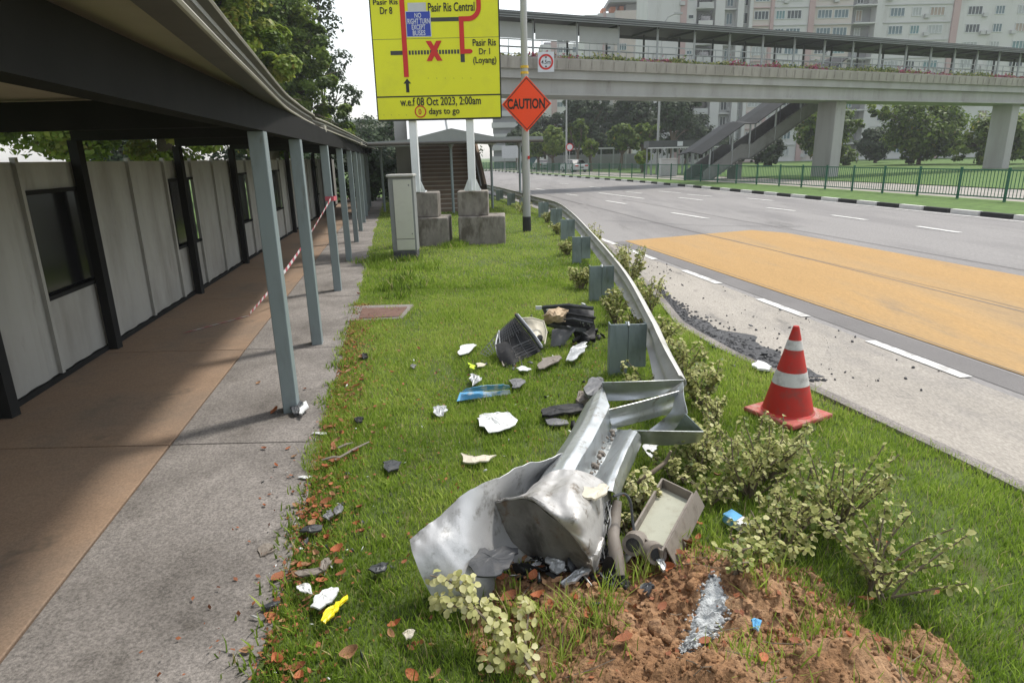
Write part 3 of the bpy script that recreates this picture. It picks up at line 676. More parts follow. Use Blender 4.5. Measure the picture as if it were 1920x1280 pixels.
for sg in (-1, 1):
    MB().add([(hp.x - 0.07, 36.594, hp.z + sg * 0.26), (hp.x + 0.07, 36.594, hp.z + sg * 0.26), (hp.x, 36.594, hp.z + sg * 0.16)], [(0, 1, 2) if sg < 0 else (0, 2, 1)]).build('arrow_mark', 'sign_black', hsn)

# near stair (behind the yellow sign), rising away from the camera
SD = Vector((-0.15, 1, 0)).normalized(); SR = Vector((SD.y, -SD.x, 0)); S0 = Vector((-2.15, 25.0, 0))
def SP(d, r_, z): return S0 + SD * d + SR * r_ + Vector((0, 0, z))
st = thing('staircase', 'brown covered staircase climbing to the footbridge behind the yellow sign', 'staircase', S0)
nst = 38; rise = 0.158; going = 0.30
for i in range(nst):
    d0 = i * going + (1.2 if i >= 19 else 0)
    MB().prism([tuple(SP(a, b, 0)[:2]) for a, b in ((d0, -1.2), (d0, 1.2), (d0 + going + (1.2 if i == 18 else 0), 1.2), (d0 + going + (1.2 if i == 18 else 0), -1.2))], i * rise - 0.15, (i + 1) * rise - 0.03).build('step', 'riser', st)
    MB().prism([tuple(SP(a, b, 0)[:2]) for a, b in ((d0 - 0.025, -1.2), (d0 - 0.025, 1.2), (d0 + 0.06, 1.2), (d0 + 0.06, -1.2))], (i + 1) * rise - 0.028, (i + 1) * rise + 0.008).build('nosing', 'tread', st)
dtot = nst * going + 1.2; ztot = nst * rise
def szs(d):
    return (d / going * rise) if d < 19 * going else (19 * rise if d < 19 * going + 1.2 else (d - 1.2) / going * rise)
for sgn in (-1, 1):
    rr = []
    for d in (0, 19 * going, 19 * going + 1.2, dtot):
        z = szs(d); rr.append([SP(d, sgn * 1.24, z - 0.35), SP(d, sgn * 1.24, z + 1.0), SP(d, sgn * 1.34, z + 1.0), SP(d, sgn * 1.34, z - 0.35), SP(d, sgn * 1.24, z - 0.35)])
    MB().grid(rr).build('parapet', 'riser' if sgn > 0 else 'concrete', st)
    MB().tube([SP(d, sgn * 1.12, szs(d) + 0.95) for d in (0, 19 * going, 19 * going + 1.2, dtot)], 0.025, 8).build('handrail', 'steel_grey', st, smooth=True)
MB().grid([[SP(d, -1.55, szs(d) + 2.42), SP(d, 0, szs(d) + 2.52), SP(d, 1.75, szs(d) + 2.42)] for d in (0.1, 19 * going, 19 * going + 1.2, dtot + 0.6)], 0.04).build('roof', 'white_sheet', st)
MB().tube([SP(d, 0, szs(d) + 2.55) for d in (0.1, 19 * going)], 0.03, 6).build('roof_ridge', 'canopy_grey', st)
for d in (3.0, 8.5, 13.0):
    for sgn in (-1, 1): MB().beam(SP(d, sgn * 1.29, szs(d)), SP(d, sgn * 1.29, szs(d) + 2.4), 0.1, 0.1).build('roof_post', 'steel_grey', st)
MB().prism([tuple(SP(a, b, 0)[:2]) for a, b in ((2.2, -2.05), (2.2, -1.42), (2.9, -1.42), (2.9, -2.05))], -0.05, 3.6).build('pier', 'bridge_concrete', st, bevel=0.03)
# entrance canopy at the stair foot
cp = thing('entrance_canopy', 'low grey peaked canopy on slim posts at the stair foot', 'canopy', SP(-1, 0, 0))
front = [(-4.1, 2.56), (-3.0, 2.56), (-1.6, 2.62), (0.0, 2.98), (1.6, 2.66), (3.3, 2.66)]
rows = []
for d in (-1.2, 2.4):
    rows.append([SP(d, rr_, z) for rr_, z in front])
MB().grid(rows, 0.05).build('roof', 'canopy_grey', cp)
MB().grid([[SP(-1.22, rr_, 2.42 if k < 3 else 2.50) for k, (rr_, z) in enumerate(front)], [SP(-1.22, rr_, z + 0.02) for rr_, z in front]], 0.03).build('fascia', 'canopy_grey', cp)
MB().tube([SP(-1.25, -4.1, 2.5), SP(-1.25, 3.3, 2.52)], 0.05, 8).build('gutter', 'gutter_metal', cp)
for rr_, d in ((-0.02, -0.7), (1.65, 0.9), (3.0, 2.2), (-2.6, 0.9)):
    b_ = SP(d, rr_, 0); pz = 2.45
    MB().tube([(b_.x, b_.y, 0), (b_.x, b_.y, pz)], 0.05, 10).build('post', 'post_paint', cp, smooth=True)
    MB().tube([(b_.x, b_.y, pz - 0.12), (b_.x, b_.y, pz + 0.1)], [0.05, 0.15], 10).build('post_head', 'canopy_grey', cp, smooth=True)

# far stair across the road
F0 = Vector((14.0, 47.5, 0)); FU = BU
def FP_(t, n, z): return F0 + FU * t + BN * n + Vector((0, 0, z))
fs_ = thing('far_staircase', 'grey covered staircase on the far side of the road under the footbridge', 'staircase', F0)
def fz(t):  # roof-less stair line
    return -0.35 + (0.545 * t if t < 3.4 else (0.545 * 3.4 if t < 4.4 else 0.545 * (t - 1.0)))
tt = [0, 3.4, 4.4, 13.2]
for n_, mm in ((0, 'stair_side'), (2.0, 'stair_side')):
    MB().grid([[FP_(t, n_, fz(t) - 0.1), FP_(t, n_, fz(t) + 1.0), FP_(t, n_ + 0.1, fz(t) + 1.0), FP_(t, n_ + 0.1, fz(t) - 0.1), FP_(t, n_, fz(t) - 0.1)] for t in tt]).build('parapet', mm, fs_)
for i in range(42):
    t = i * 0.3
    if fz(t) > -0.2: MB().prism([tuple(FP_(a, b, 0)[:2]) for a, b in ((t, 0.11), (t, 1.99), (t + 0.3, 1.99), (t + 0.3, 0.11))], fz(t) - 0.1, fz(t) + 0.08).build('step', 'concrete', fs_)
MB().grid([[FP_(t, -0.25, fz(t) + 2.35), FP_(t, 1.0, fz(t) + 2.55), FP_(t, 2.35, fz(t) + 2.35)] for t in (-0.4, 3.4, 4.4, 13.2)], 0.06).build('roof', 'stair_roof', fs_)
for t in (0.6, 2.6, 4.2, 6.6, 9.0, 11.5):
    for n_ in (0.05, 2.05): MB().beam(FP_(t, n_, fz(t)), FP_(t, n_, fz(t) + 2.4), 0.1, 0.1).build('roof_post', 'steel_grey', fs_)
MB().grid([[FP_(t, 0, fz(t) - 0.1), FP_(t, 2.1, fz(t) - 0.1)] for t in tt], 0.12).build('soffit', 'stair_side', fs_)
MB().prism([tuple(FP_(a, b, 0)[:2]) for a, b in ((3.6, 0.6), (4.2, 0.6), (4.2, 1.5), (3.6, 1.5))], 0, fz(4) - 0.2).build('pier', 'stair_side', fs_)

# ================================================================== YELLOW ROUTE SIGN
SY = 15.12
def sp(px, py): p = at(px, py, SY); return p.x, p.z
sx0, sz0 = sp(710, 225); sx1, _ = sp(941, 223); sztop = 6.35
sx0 = -2.87; sx1 = -0.12; sz0 = 2.83
sg = thing('route_sign', 'large yellow diversion sign on two white poles with concrete footings', 'road sign', ((sx0 + sx1) / 2, SY, 0))
MB().box(((sx0 + sx1) / 2, SY + 0.02, (sz0 + sztop) / 2), (sx1 - sx0, 0.04, sztop - sz0)).build('board', 'sign_yellow', sg)
def bar(name, x0, x1, z0, z1, m_, parent=sg, y=SY - 0.004, t=0.004):
    return MB().box(((x0 + x1) / 2, y - t / 2 + 0.002, (z0 + z1) / 2), (x1 - x0, t, z1 - z0)).build(name, m_, parent)
fr = 0.035
bar('border', sx0 - 0.012, sx0 + 0.012, sz0, sztop, 'sign_black'); bar('border', sx1 - 0.016, sx1 + 0.012, sz0, sztop, 'sign_black')
bar('border', sx0 + 0.012, sx1 - 0.016, sz0 - 0.02, sz0 + 0.02, 'sign_black'); bar('border', sx0 + 0.012, sx1 - 0.016, sztop - 0.02, sztop + 0.012, 'sign_black')
zl = sp(825, 180)[1]; bar('divider', sx0 + 0.012, sx1 - 0.016, zl - 0.014, zl + 0.014, 'sign_black')
zj = sp(825, 72)[1]; bar('panel_joint', sx0 + 0.012, sx1 - 0.016, zj - 0.004, zj + 0.004, 'sign_grey', y=SY - 0.001, t=0.003)
def pbox(name, p0, p1, m_, dz=0, y=SY - 0.004, parent=sg):
    a, b = sp(*p0), sp(*p1); return bar(name, min(a[0], b[0]), max(a[0], b[0]), min(a[1], b[1]), max(a[1], b[1]), m_, parent, y)
# route: red line up the left, loop on the right, grey roads, dashes
xl = sp(762, 140)[0]; zb = sp(762, 145)[1]; zt = sztop - 0.25
bar('route_line', xl - 0.052, xl + 0.052, zb, zt, 'sign_red', y=SY - 0.009)
xr = sp(867, 95)[0]; zc = sp(867, 97)[1]; zk = sp(867, 36)[1]
bar('route_line', xr - 0.05, xr + 0.05, zc - 0.05, zk + 0.05, 'sign_red', y=SY - 0.009)
bar('route_line', xr + 0.05, sp(881, 97)[0], zc - 0.045, zc + 0.045, 'sign_red', y=SY - 0.009)
q = MB(); ex = sp(881, 97)[0]
q.add([(ex, SY - 0.011, zc)] + [(ex + 0.06 * math.cos(a), SY - 0.011, zc + 0.045 * math.sin(a)) for a in np.linspace(-math.pi / 2, math.pi / 2, 9)], [(0, i, i + 1) for i in range(1, 9)])
q.build('route_tip', 'sign_red', sg)
# curve from the junction up to the right
xc = sp(878, 36)[0]; xe = sp(897, 0)[0]; rad = xe - xc
cur = [(xc + rad * math.sin(a), zk + rad - rad * math.cos(a)) for a in np.linspace(0, math.pi / 2, 12)] + [(xe, zt - 0.1)]
cur = [(xr + 0.05, zk)] + cur
top = []; bot = []
for i, (x, z) in enumerate(cur):
    a = cur[max(0, i - 1)]; b = cur[min(len(cur) - 1, i + 1)]; d = Vector((b[0] - a[0], b[1] - a[1])).normalized(); nn = Vector((-d.y, d.x)) * 0.048
    top.append((x + nn.x, SY - 0.011, z + nn.y)); bot.append((x - nn.x, SY - 0.011, z - nn.y))
MB().grid([top, bot], 0.003).build('route_curve', 'sign_red', sg)
x0_, z_ = sp(806, 35); bar('side_road', sp(806, 35)[0], xr - 0.052, zk - 0.04, zk + 0.04, 'sign_grey')
bar('side_road', sp(732, 95)[0], xl - 0.054, zc - 0.042, zc + 0.042, 'sign_grey')
bar('side_road', xr - 0.045, xr + 0.045, sp(867, 117)[1], zc - 0.052, 'sign_grey')
xa, xb = xl + 0.07, xr - 0.06; nd = 17
for i in range(nd):
    x = xa + (xb - xa) * (i + 0.5) / nd; bar('road_dash', x - 0.022, x + 0.022, zc - 0.042, zc + 0.042, 'sign_grey', y=SY - 0.003, t=0.003)
xm, zm = sp(814, 96)
for s_ in (-1, 1):
    q = MB(); w_ = 0.058; hh = 0.2; ww = 0.115
    q.add([(xm - s_ * ww - w_, SY - 0.013 - 0.002 * s_, zm - hh), (xm - s_ * ww + w_, SY - 0.013 - 0.002 * s_, zm - hh), (xm + s_ * ww + w_, SY - 0.013 - 0.002 * s_, zm + hh), (xm + s_ * ww - w_, SY - 0.013 - 0.002 * s_, zm + hh)], [(0, 1, 2, 3)])
    q.build('cross_stroke', 'sign_red', sg)
# start arrow
xa_, za_ = sp(764, 160)
q = MB(); q.add([(xa_ - 0.035, SY - 0.006, za_ - 0.15), (xa_ + 0.035, SY - 0.006, za_ - 0.15), (xa_ + 0.035, SY - 0.006, za_ + 0.03), (xa_ - 0.035, SY - 0.006, za_ + 0.03)], [(0, 1, 2, 3)])
q.add([(xa_ - 0.085, SY - 0.006, za_ + 0.03), (xa_ + 0.085, SY - 0.006, za_ + 0.03), (xa_, SY - 0.006, za_ + 0.135)], [(0, 1, 2)])
q.build('arrow', 'sign_black', sg)
# blue plate and the pale patch above
pbox('pale_patch', (764, 6), (799, 22), 'sign_pale')
bp = pbox('blue_plate', (761, 23), (808, 68), 'sign_blue', y=SY - 0.010)
pe = pbox('plate_edge', (759.8, 22), (809.2, 69.2), 'sign_white', y=SY - 0.006, parent=bp)
def ptext(body, p0, p1, m_, parent=sg, y=SY - 0.008):
    a, b = sp(*p0), sp(*p1); return text_fit('lettering', body, min(a[0], b[0]), max(a[0], b[0]), min(a[1], b[1]), max(a[1], b[1]), y, m_, parent)
for body, p0, p1 in (('NO', (777, 25), (790, 34)), ('RIGHT TURN', (764, 36), (806, 45)), ('EXCEPT', (772, 47), (798, 56)), ('BUSES', (774, 58), (798, 67))):
    ptext(body, p0, p1, 'sign_white', bp, SY - 0.0135)
ptext('Pasir Ris', (699, 0), (746, 9), 'sign_black'); ptext('Dr 8', (712, 14), (736, 27), 'sign_black')
ptext('Pasir Ris Central', (802, 6), (890, 21), 'sign_black')
ptext('Pasir Ris', (886, 74), (930, 86), 'sign_black'); ptext('Dr 1', (898, 91), (919, 102), 'sign_black'); ptext('(Loyang)', (887, 107), (931, 122), 'sign_black')
ptext('w.e.f 08 Oct 2023, 2:00am', (750, 184), (902, 198.5), 'sign_black'); ptext('days to go', (804, 203), (862, 217), 'sign_black')
c0 = sp(788.5, 209.5); ring('count_ring', c0, 0.105, 0.128, SY - 0.004, 'sign_red', sg); ptext('0', (784.5, 204.5), (790.5, 215), 'sign_red')
for i in range(4):
    a = sp(720 + i * 14, 216); bar('rivet', a[0] - 0.006, a[0] + 0.006, a[1] - 0.006, a[1] + 0.006, 'sign_grey')
for i in range(6):
    a = sp(803 + i * 16, 147); bar('rivet', a[0] - 0.006, a[0] + 0.006, a[1] - 0.006, a[1] + 0.006, 'sign_grey')
for k, pts in enumerate((((805, 463), 783, 0.95), ((905, 458), 886, 1.10))):
    (bx_, by_), ptx, wd = pts
    base = G(bx_, by_); cx_ = base.x; cy_ = SY + 0.42 + (0.12 if k else 0)
    lo = MB().box((cx_, cy_, 0.31), (wd, 0.95, 0.72)).build('footing', 'footing_concrete', sg, bevel=0.03)
    ux = cx_ - (0.06 if k == 0 else 0.20) ; up_w = 0.60 if k == 0 else 0.72
    MB().box((ux, cy_ + 0.02, 0.955), (up_w, 0.66, 0.57)).build('plinth', 'footing_concrete', sg, bevel=0.025)
    px0 = at(ptx, 345, SY + 0.3).x
    MB().box((px0, cy_ - 0.05, 1.255), (0.36, 0.36, 0.03)).build('base_plate', 'pole_paint', sg)
    MB().box((px0, SY + 0.14, 3.75), (0.17, 0.17, 5.0)).build('pole', 'pole_paint', sg, bevel=0.012)
    for an in range(4):
        d = Vector((math.cos(an * math.pi / 2), math.sin(an * math.pi / 2), 0)); c_ = Vector((px0, SY + 0.14, 1.27))
        sd = Vector((-d.y, d.x, 0)) * 0.008
        a0, a1, a2 = c_ + d * 0.08, c_ + d * 0.20, c_ + d * 0.08 + Vector((0, 0, 0.28))
        MB().add([a0 - sd, a1 - sd, a2 - sd, a0 + sd, a1 + sd, a2 + sd], [(0, 1, 2), (5, 4, 3), (0, 3, 4, 1), (1, 4, 5, 2), (2, 5, 3, 0)]).build('gusset', 'pole_paint', sg)
for zz in (3.4, 4.6, 5.8): MB().box(((sx0 + sx1) / 2, SY + 0.052, zz), (sx1 - sx0 - 0.1, 0.02, 0.08)).build('stiffener', 'steel_grey', sg)

# ================================================================== LAMP POLE and CAUTION sign
lp = thing('lamp_pole', 'tall grey street lamp pole with black base beside the guardrail', 'lamp post', (0.48, 17.7, 0))
MB().tube([(0.48, 17.7, 0), (0.48, 17.7, 0.42)], [0.118, 0.114], 16).build('base_band', 'kerb_black', lp, smooth=True)
MB().tube([(0.48, 17.7, 0.42), (0.48, 17.7, 10.5)], [0.108, 0.06], 16).build('pole', 'lamp_pole', lp, smooth=True)
MB().tube([(0.48, 17.7, 10.4), (0.6, 17.65, 10.9), (1.2, 17.5, 11.1), (2.0, 17.3, 11.15)], 0.04, 8).build('arm', 'lamp_pole', lp, smooth=True)
MB().box((2.25, 17.25, 11.13), (0.7, 0.25, 0.12)).build('lamp_head', 'lamp_pole', lp, bevel=0.04)
for z in (4.02, 4.16): MB().tube([(0.48, 17.7, z), (0.48, 17.7, z + 0.06)], 0.103, 16).build('clamp_band', 'tape_yellow', lp, smooth=True)
MB().box((0.555, 17.6, 1.96), (0.05, 0.03, 0.08)).build('small_tag', 'sign_red', lp)
cz, cxx, cyy = 3.285, 0.52, 17.55
cs = thing('caution_sign', 'orange diamond caution sign strapped to the lamp pole', 'road sign', (cxx, cyy, cz))
def diamond(name, h, y0, y1, m_, h2=None):
    return MB().add([(cxx + dx * h, y, cz + dz * h * 1.06) for y in (y0, y1) for dx, dz in ((0, -1), (1, 0), (0, 1), (-1, 0))],
                    [(0, 1, 2, 3), (7, 6, 5, 4), (0, 4, 5, 1), (1, 5, 6, 2), (2, 6, 7, 3), (3, 7, 4, 0)]).build(name, m_, cs)
diamond('board', 0.64, cyy - 0.008, cyy + 0.012, 'caution_orange')
def dring(h0, h1):
    vs = [(cxx + dx * h, cyy - 0.011, cz + dz * h * 1.06) for h in (h0, h1) for dx, dz in ((0, -1), (1, 0), (0, 1), (-1, 0))]
    return MB().add(vs, [(i, (i + 1) % 4, 4 + (i + 1) % 4, 4 + i)[::-1] for i in range(4)]).build('border', 'sign_black', cs)
dring(0.575, 0.605)
text_fit('lettering', 'CAUTION', cxx - 0.50, cxx + 0.47, cz - 0.12, cz + 0.135, cyy - 0.010, 'sign_black', cs, bold=0.03)
for dz in (-0.3, 0.3): MB().box((cxx - 0.02, cyy + 0.03, cz + dz), (0.3, 0.04, 0.05)).build('bracket', 'steel_grey', cs)

# ================================================================== UTILITY CABINET, INSPECTION COVER
cb = thing('utility_cabinet', 'narrow grey utility cabinet with pale door on a dark plinth', 'cabinet', (-2.13, 13.1, 0))
MB().box((-2.13, 13.2, 0.93), (0.50, 0.36, 1.46)).build('body', 'cabinet_grey', cb, bevel=0.01)
dr = MB().box((-2.10, 13.01, 1.03), (0.36, 0.02, 1.16)).build('door', 'cabinet_door', cb, bevel=0.004)
MB().box((-2.10, 13.01, 0.33), (0.36, 0.02, 0.21)).build('kick_panel', 'cabinet_door', cb, bevel=0.004)
MB().box((-1.97, 12.995, 1.5), (0.025, 0.012, 0.035)).build('lock', 'cabinet_grey', dr)
MB().box((-1.955, 12.995, 0.55), (0.02, 0.012, 0.03)).build('lock', 'cabinet_grey', dr)
MB().box((-2.13, 13.18, 1.685), (0.54, 0.44, 0.05)).build('cap', 'cabinet_cap', cb, bevel=0.015)
MB().box((-2.13, 13.2, 0.09), (0.48, 0.4, 0.22)).build('plinth', 'rubble', cb, bevel=0.02)
mh = thing('inspection_cover', 'rusty brown inspection cover in a concrete surround at the path edge', 'manhole', (-1.75, 8.35, 0))
MB().prism([(-2.12, 7.95), (-1.42, 8.02), (-1.36, 8.85), (-2.22, 8.85)], -0.02, 0.026).build('surround', 'path_concrete', mh, bevel=0.008)
MB().prism([(-1.98, 8.07), (-1.46, 8.12), (-1.44, 8.66), (-2.06, 8.64)], 0.0, 0.036).build('lid', 'iron', mh, bevel=0.006)

# ================================================================== GUARDRAIL
gr = thing('guardrail', 'galvanised steel guardrail along the road, its near end crumpled and folded', 'guardrail', (1.5, 9, 0))
WPROF = [(-0.02, 0.155), (0.0, 0.15), (0.045, 0.115), (0.06, 0.085), (0.045, 0.052), (0.0, 0.018), (0.0, -0.018), (0.045, -0.052), (0.06, -0.085), (0.045, -0.115), (0.0, -0.15), (-0.02, -0.155)]
rc = catmull([(1.20, 4.30)] + RAIL[1:], 70); rows = []
for i, (x, y) in enumerate(rc):
    a, b = rc[max(0, i - 1)], rc[min(len(rc) - 1, i + 1)]; d = Vector((b[0] - a[0], b[1] - a[1])).normalized(); nx = Vector((d.y, -d.x))
    zc_ = 0.425 - (0.10 * max(0, 1 - (y - 4.3) / 1.1))
    tw = 0.3 * max(0, 1 - (y - 4.3) / 1.3)
    rows.append([(x + nx.x * (u + tw * (v - 0.15)), y + nx.y * (u + tw * (v - 0.15)), zc_ + v) for u, v in WPROF])
MB().grid(rows, 0.004).build('rail', 'old_galvanised', gr, smooth=True)
for i, y in enumerate((5.62, 8.8, 12.15, 15.6, 18.9, 21.7, 24.5, 27.6, 30.6)):
    x = rail_x(y) - 0.03; lean = 0.0
    # post: C section of thin sheet with the spacer block beside it
    w2 = 0.168
    def csec(cx0, y_, w, dpt, z0, z1, name, m_):
        pr = [(cx0 - w / 2, y_), (cx0 + w / 2, y_), (cx0 + w / 2, y_ + dpt), (cx0 + w / 2 - 0.012, y_ + dpt), (cx0 + w / 2 - 0.012, y_ + 0.012), (cx0 - w / 2 + 0.012, y_ + 0.012), (cx0 - w / 2 + 0.012, y_ + dpt), (cx0 - w / 2, y_ + dpt)]
        return MB().prism(pr, z0, z1).build(name, m_, gr, bevel=0.004)
    csec(x - w2 * 1.5 - 0.004, y, w2, 0.11, -0.05, 0.515, 'post', 'shaded_steel')
    sb_ = csec(x - w2 * 0.5, y + 0.006, w2, 0.10, 0.10, 0.512, 'spacer_block', 'shaded_steel')
    MB().tube([(x - w2 - 0.002, y - 0.012, 0.50), (x - w2 - 0.002, y + 0.02, 0.53)], 0.012, 6).build('bolt', 'galvanised', sb_)

# crumpled end: bands of folded rail, each a part
def band(name, rows, m_='galvanised', **k): return sheet(name, pxg(rows), m_, gr, **k)
band('folded_band', [[(1128, 716, .47), (1200, 714, .47), (1282, 711, .45)], [(1130, 730, .38), (1195, 729, .39), (1268, 722, .39)], [(1130, 742, .33), (1190, 741, .34), (1250, 734, .35)], [(1131, 752, .30), (1180, 750, .31), (1225, 744, .32)]], n=18)
band('folded_band', [[(1141, 767, .42), (1205, 751, .42), (1273, 732, .42)], [(1143, 782, .33), (1203, 767, .34), (1268, 748, .34)], [(1145, 796, .29), (1200, 781, .29), (1264, 763, .29)], [(1147, 804, .25), (1200, 790, .25), (1263, 772, .25)]], n=18)
band('folded_band', [[(1268, 731, .40), (1281, 716, .45)], [(1264, 755, .34), (1283, 745, .40)], [(1258, 772, .29), (1289, 776, .34)], [(1236, 792, .20), (1276, 792, .24)], [(1212, 810, .14), (1258, 812, .15)]], m=18, n=8)
band('folded_band', [[(1188, 806, .36), (1250, 807, .35), (1319, 808, .34)], [(1189, 816, .29), (1250, 820, .28), (1316, 819, .28)], [(1190, 829, .22), (1250, 834, .21), (1308, 828, .23)]], n=18)
band('folded_band', [[(1286, 775, .42), (1302, 791, .39), (1319, 808, .34)], [(1276, 790, .30), (1290, 801, .28), (1306, 811, .26)], [(1264, 806, .18), (1276, 809, .18), (1290, 813, .18)]], 'shaded_steel', n=12)  # inside of the fold, its shade given by the darker metal
# torn length of W beam lying face up, running towards the camera
ctrl = [[(1092, 772, .10), (1098, 760, .24), (1108, 746, .33), (1120, 734, .38), (1132, 728, .40), (1142, 762, .39), (1150, 802, .22), (1158, 806, .22), (1188, 806, .39), (1194, 808, .39), (1200, 816, .34), (1202, 830, .2)],
        [(1056, 836, .10), (1063, 824, .24), (1074, 808, .34), (1090, 797, .40), (1106, 794, .42), (1119, 808, .40), (1130, 846, .21), (1141, 849, .21), (1168, 842, .40), (1176, 843, .40), (1183, 852, .34), (1186, 868, .2)],
        [(1008, 906, .10), (1014, 894, .24), (1028, 876, .35), (1046, 866, .41), (1066, 862, .43), (1083, 870, .41), (1096, 898, .21), (1112, 901, .21), (1146, 889, .40), (1156, 890, .40), (1164, 898, .34), (1167, 912, .2)],
        [(984, 950, .10), (988, 936, .24), (1002, 918, .36), (1020, 908, .42), (1042, 904, .44), (1062, 910, .42), (1080, 934, .23), (1100, 936, .23), (1136, 920, .40), (1147, 921, .40), (1154, 928, .34), (1158, 942, .2)]]
bw = band('torn_beam', ctrl, m=30, n=67, lin=True, dent=0.012)
# dirt and bark caught in the trough
q = MB(); rr_ = np.random.default_rng(4)
V, F = lumps(46, *np.array([tuple(G(1152 - 52 * t + rr_.normal() * 3.5, 800 + 108 * t, .275)) for t in rr_.random(46)]).T, 0.006, 0.026, rr_)
np_mesh('caught_dirt', V, F, 'taupe_plastic', parent=bw, origin=tuple(ORG[bw.name]), kind='stuff')
# flared end panel, bent into a trough
sheet('end_panel', pxg([[(1062, 848, .40), (1000, 868, .45), (950, 888, .48), (886, 917, .48), (828, 962, .40), (768, 1012, .32)],
                        [(1062, 872, .28), (1002, 900, .30), (950, 932, .33), (893, 972, .36), (838, 1012, .33), (774, 1040, .29)],
                        [(1060, 898, .19), (1008, 935, .19), (958, 975, .21), (906, 1020, .25), (855, 1055, .25), (788, 1075, .22)],
                        [(1058, 925, .13), (1018, 975, .11), (972, 1020, .12), (930, 1062, .14), (880, 1098, .15), (812, 1118, .12)],
                        [(1056, 950, .10), (1030, 1010, .05), (990, 1058, .05), (950, 1098, .05), (905, 1132, .04), (842, 1152, .01)]]), 'dented_panel', gr, m=30, n=60, dent=0.022)
# flattened, scraped end of the beam and its inside, coloured dark for the shade
se = sheet('scraped_end', pxg([[(1008, 905, .34), (1030, 890, .43), (1052, 884, .44), (1078, 882, .46), (1102, 888, .42), (1126, 902, .38), (1140, 915, .30), (1146, 932, .20)],
                          [(985, 925, .36), (1012, 914, .46), (1040, 910, .46), (1070, 912, .50), (1094, 926, .46), (1114, 942, .42), (1128, 958, .32), (1136, 980, .18)],
                          [(955, 938, .36), (988, 930, .45), (1020, 938, .47), (1054, 952, .47), (1084, 972, .46), (1104, 990, .36), (1120, 1006, .28), (1126, 1034, .13)],
                          [(936, 942, .35), (968, 932, .43), (1002, 938, .46), (1038, 962, .46), (1072, 992, .40), (1096, 1016, .34), (1112, 1036, .24), (1120, 1058, .11)],
                          [(920, 944, .34), (952, 937, .39), (985, 934, .43), (1020, 952, .44), (1056, 982, .41), (1084, 1016, .33), (1100, 1040, .25), (1114, 1074, .09)]]), 'scraped_metal', gr, m=40, n=60, jit=0.0006, seed=3, dent=0.020)
sheet('shaded_inside', pxg([[(920, 945, .335), (985, 936, .422), (1051, 980, .412), (1099, 1037, .272), (1116, 1079, .08)],
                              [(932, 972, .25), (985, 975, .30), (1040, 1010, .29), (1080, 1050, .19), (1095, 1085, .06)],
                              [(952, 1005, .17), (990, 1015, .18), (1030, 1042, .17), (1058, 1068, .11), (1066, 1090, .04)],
                              [(985, 1040, .10), (1005, 1052, .09), (1022, 1065, .08), (1036, 1078, .06), (1040, 1092, .03)]]), 'shaded_inner_metal', gr, m=30, n=40, jit=0.0006, seed=5, dent=0.016)
for p_, rr0 in (((1036, 890, .435), 0.016), ((1015, 928, .44), 0.020)):
    c_ = G(*p_); MB().tube([c_ - Vector((0, 0, .01)), c_ + Vector((0, -0.004, .012))], [rr0, rr0 * 0.8], 10).build('bolt', 'rubble', gr)

# ================================================================== TRAFFIC CONE, BARRIER TAPE
cc = Vector((2.13, 4.62, 0.02))
cn = thing('traffic_cone', 'red traffic cone with white bands standing at the verge edge', 'traffic cone', cc)
M_ = Matrix.Rotation(0.5, 3, 'Z')
bs = MB(); bs.box(cc + Vector((0, 0, 0.022)), (0.46, 0.46, 0.04), rz=0.5); bs.build('base', 'cone_base', cn, bevel=0.012)
def frus(name, z0, z1, r0, r1, m_):
    n = 28; q = MB(); q.tube([cc + Vector((0, 0, z0)), cc + Vector((0, 0, z1))], [r0, r1], n); return q.build(name, m_, cn, smooth=True)
rad_ = lambda z: 0.19 - 0.19 * (z - 0.04) / 0.76
frus('skirt', 0.035, 0.055, 0.205, 0.186, 'cone_red')
for z0, z1, m_ in ((0.055, 0.27, 'cone_red'), (0.27, 0.37, 'cone_white'), (0.37, 0.54, 'cone_red'), (0.54, 0.61, 'cone_white'), (0.61, 0.70, 'cone_red')):
    frus('band', z0, z1, rad_(z0) + (0.002 if m_ == 'cone_white' else 0), rad_(z1) + (0.002 if m_ == 'cone_white' else 0), m_)
frus('tip', 0.70, 0.715, rad_(0.70), 0.02, 'cone_red')

p3 = Vector((post_line(10.07), 10.07, 0))
tp = thing('barrier_tape', 'red and white barrier tape slung from a walkway post', 'barrier tape', (p3.x - 0.7, 9.0, 0.0))
pa = p3 + Vector((0.02, -0.09, 1.44)); pb = Vector((-3.55, 8.4, 0.02)); pc = Vector((-4.0, 7.6, 0.016))
pts = [pa + (pb - pa) * t - Vector((0, 0, 0.10 * math.sin(math.pi * t))) for t in np.linspace(0, 1, 49)] + [pb + (pc - pb) * t for t in np.linspace(0.12, 1, 8)]
for i in range(len(pts) - 1):
    a, b = pts[i], pts[i + 1]; tw = 0.8 * math.sin(i * 0.17); up = Vector((0.3 * math.sin(tw), 0.3 * math.cos(tw) * 0.4, 0.8)).normalized() * 0.022
    if i >= 48: up = Vector((0.03, 0.012, 0.003))
    tw2 = 0.8 * math.sin((i + 1) * 0.17); up2 = Vector((0.3 * math.sin(tw2), 0.3 * math.cos(tw2) * 0.4, 0.8)).normalized() * 0.022 if i < 47 else Vector((0.03, 0.012, 0.003))
    MB().grid([[a - up, b - up2], [a + up, b + up2]], 0.001).build('tape_stripe', 'tape_red' if i % 2 else 'tape_white', tp)
MB().grid([[Vector((p3.x + 0.066 * a, p3.y + 0.084 * b, z)) for a, b in ((-1, -1), (1, -1), (1, 1), (-1, 1), (-1, -1))] for z in (1.41, 1.475)]).build('tape_knot', 'tape_red', tp)

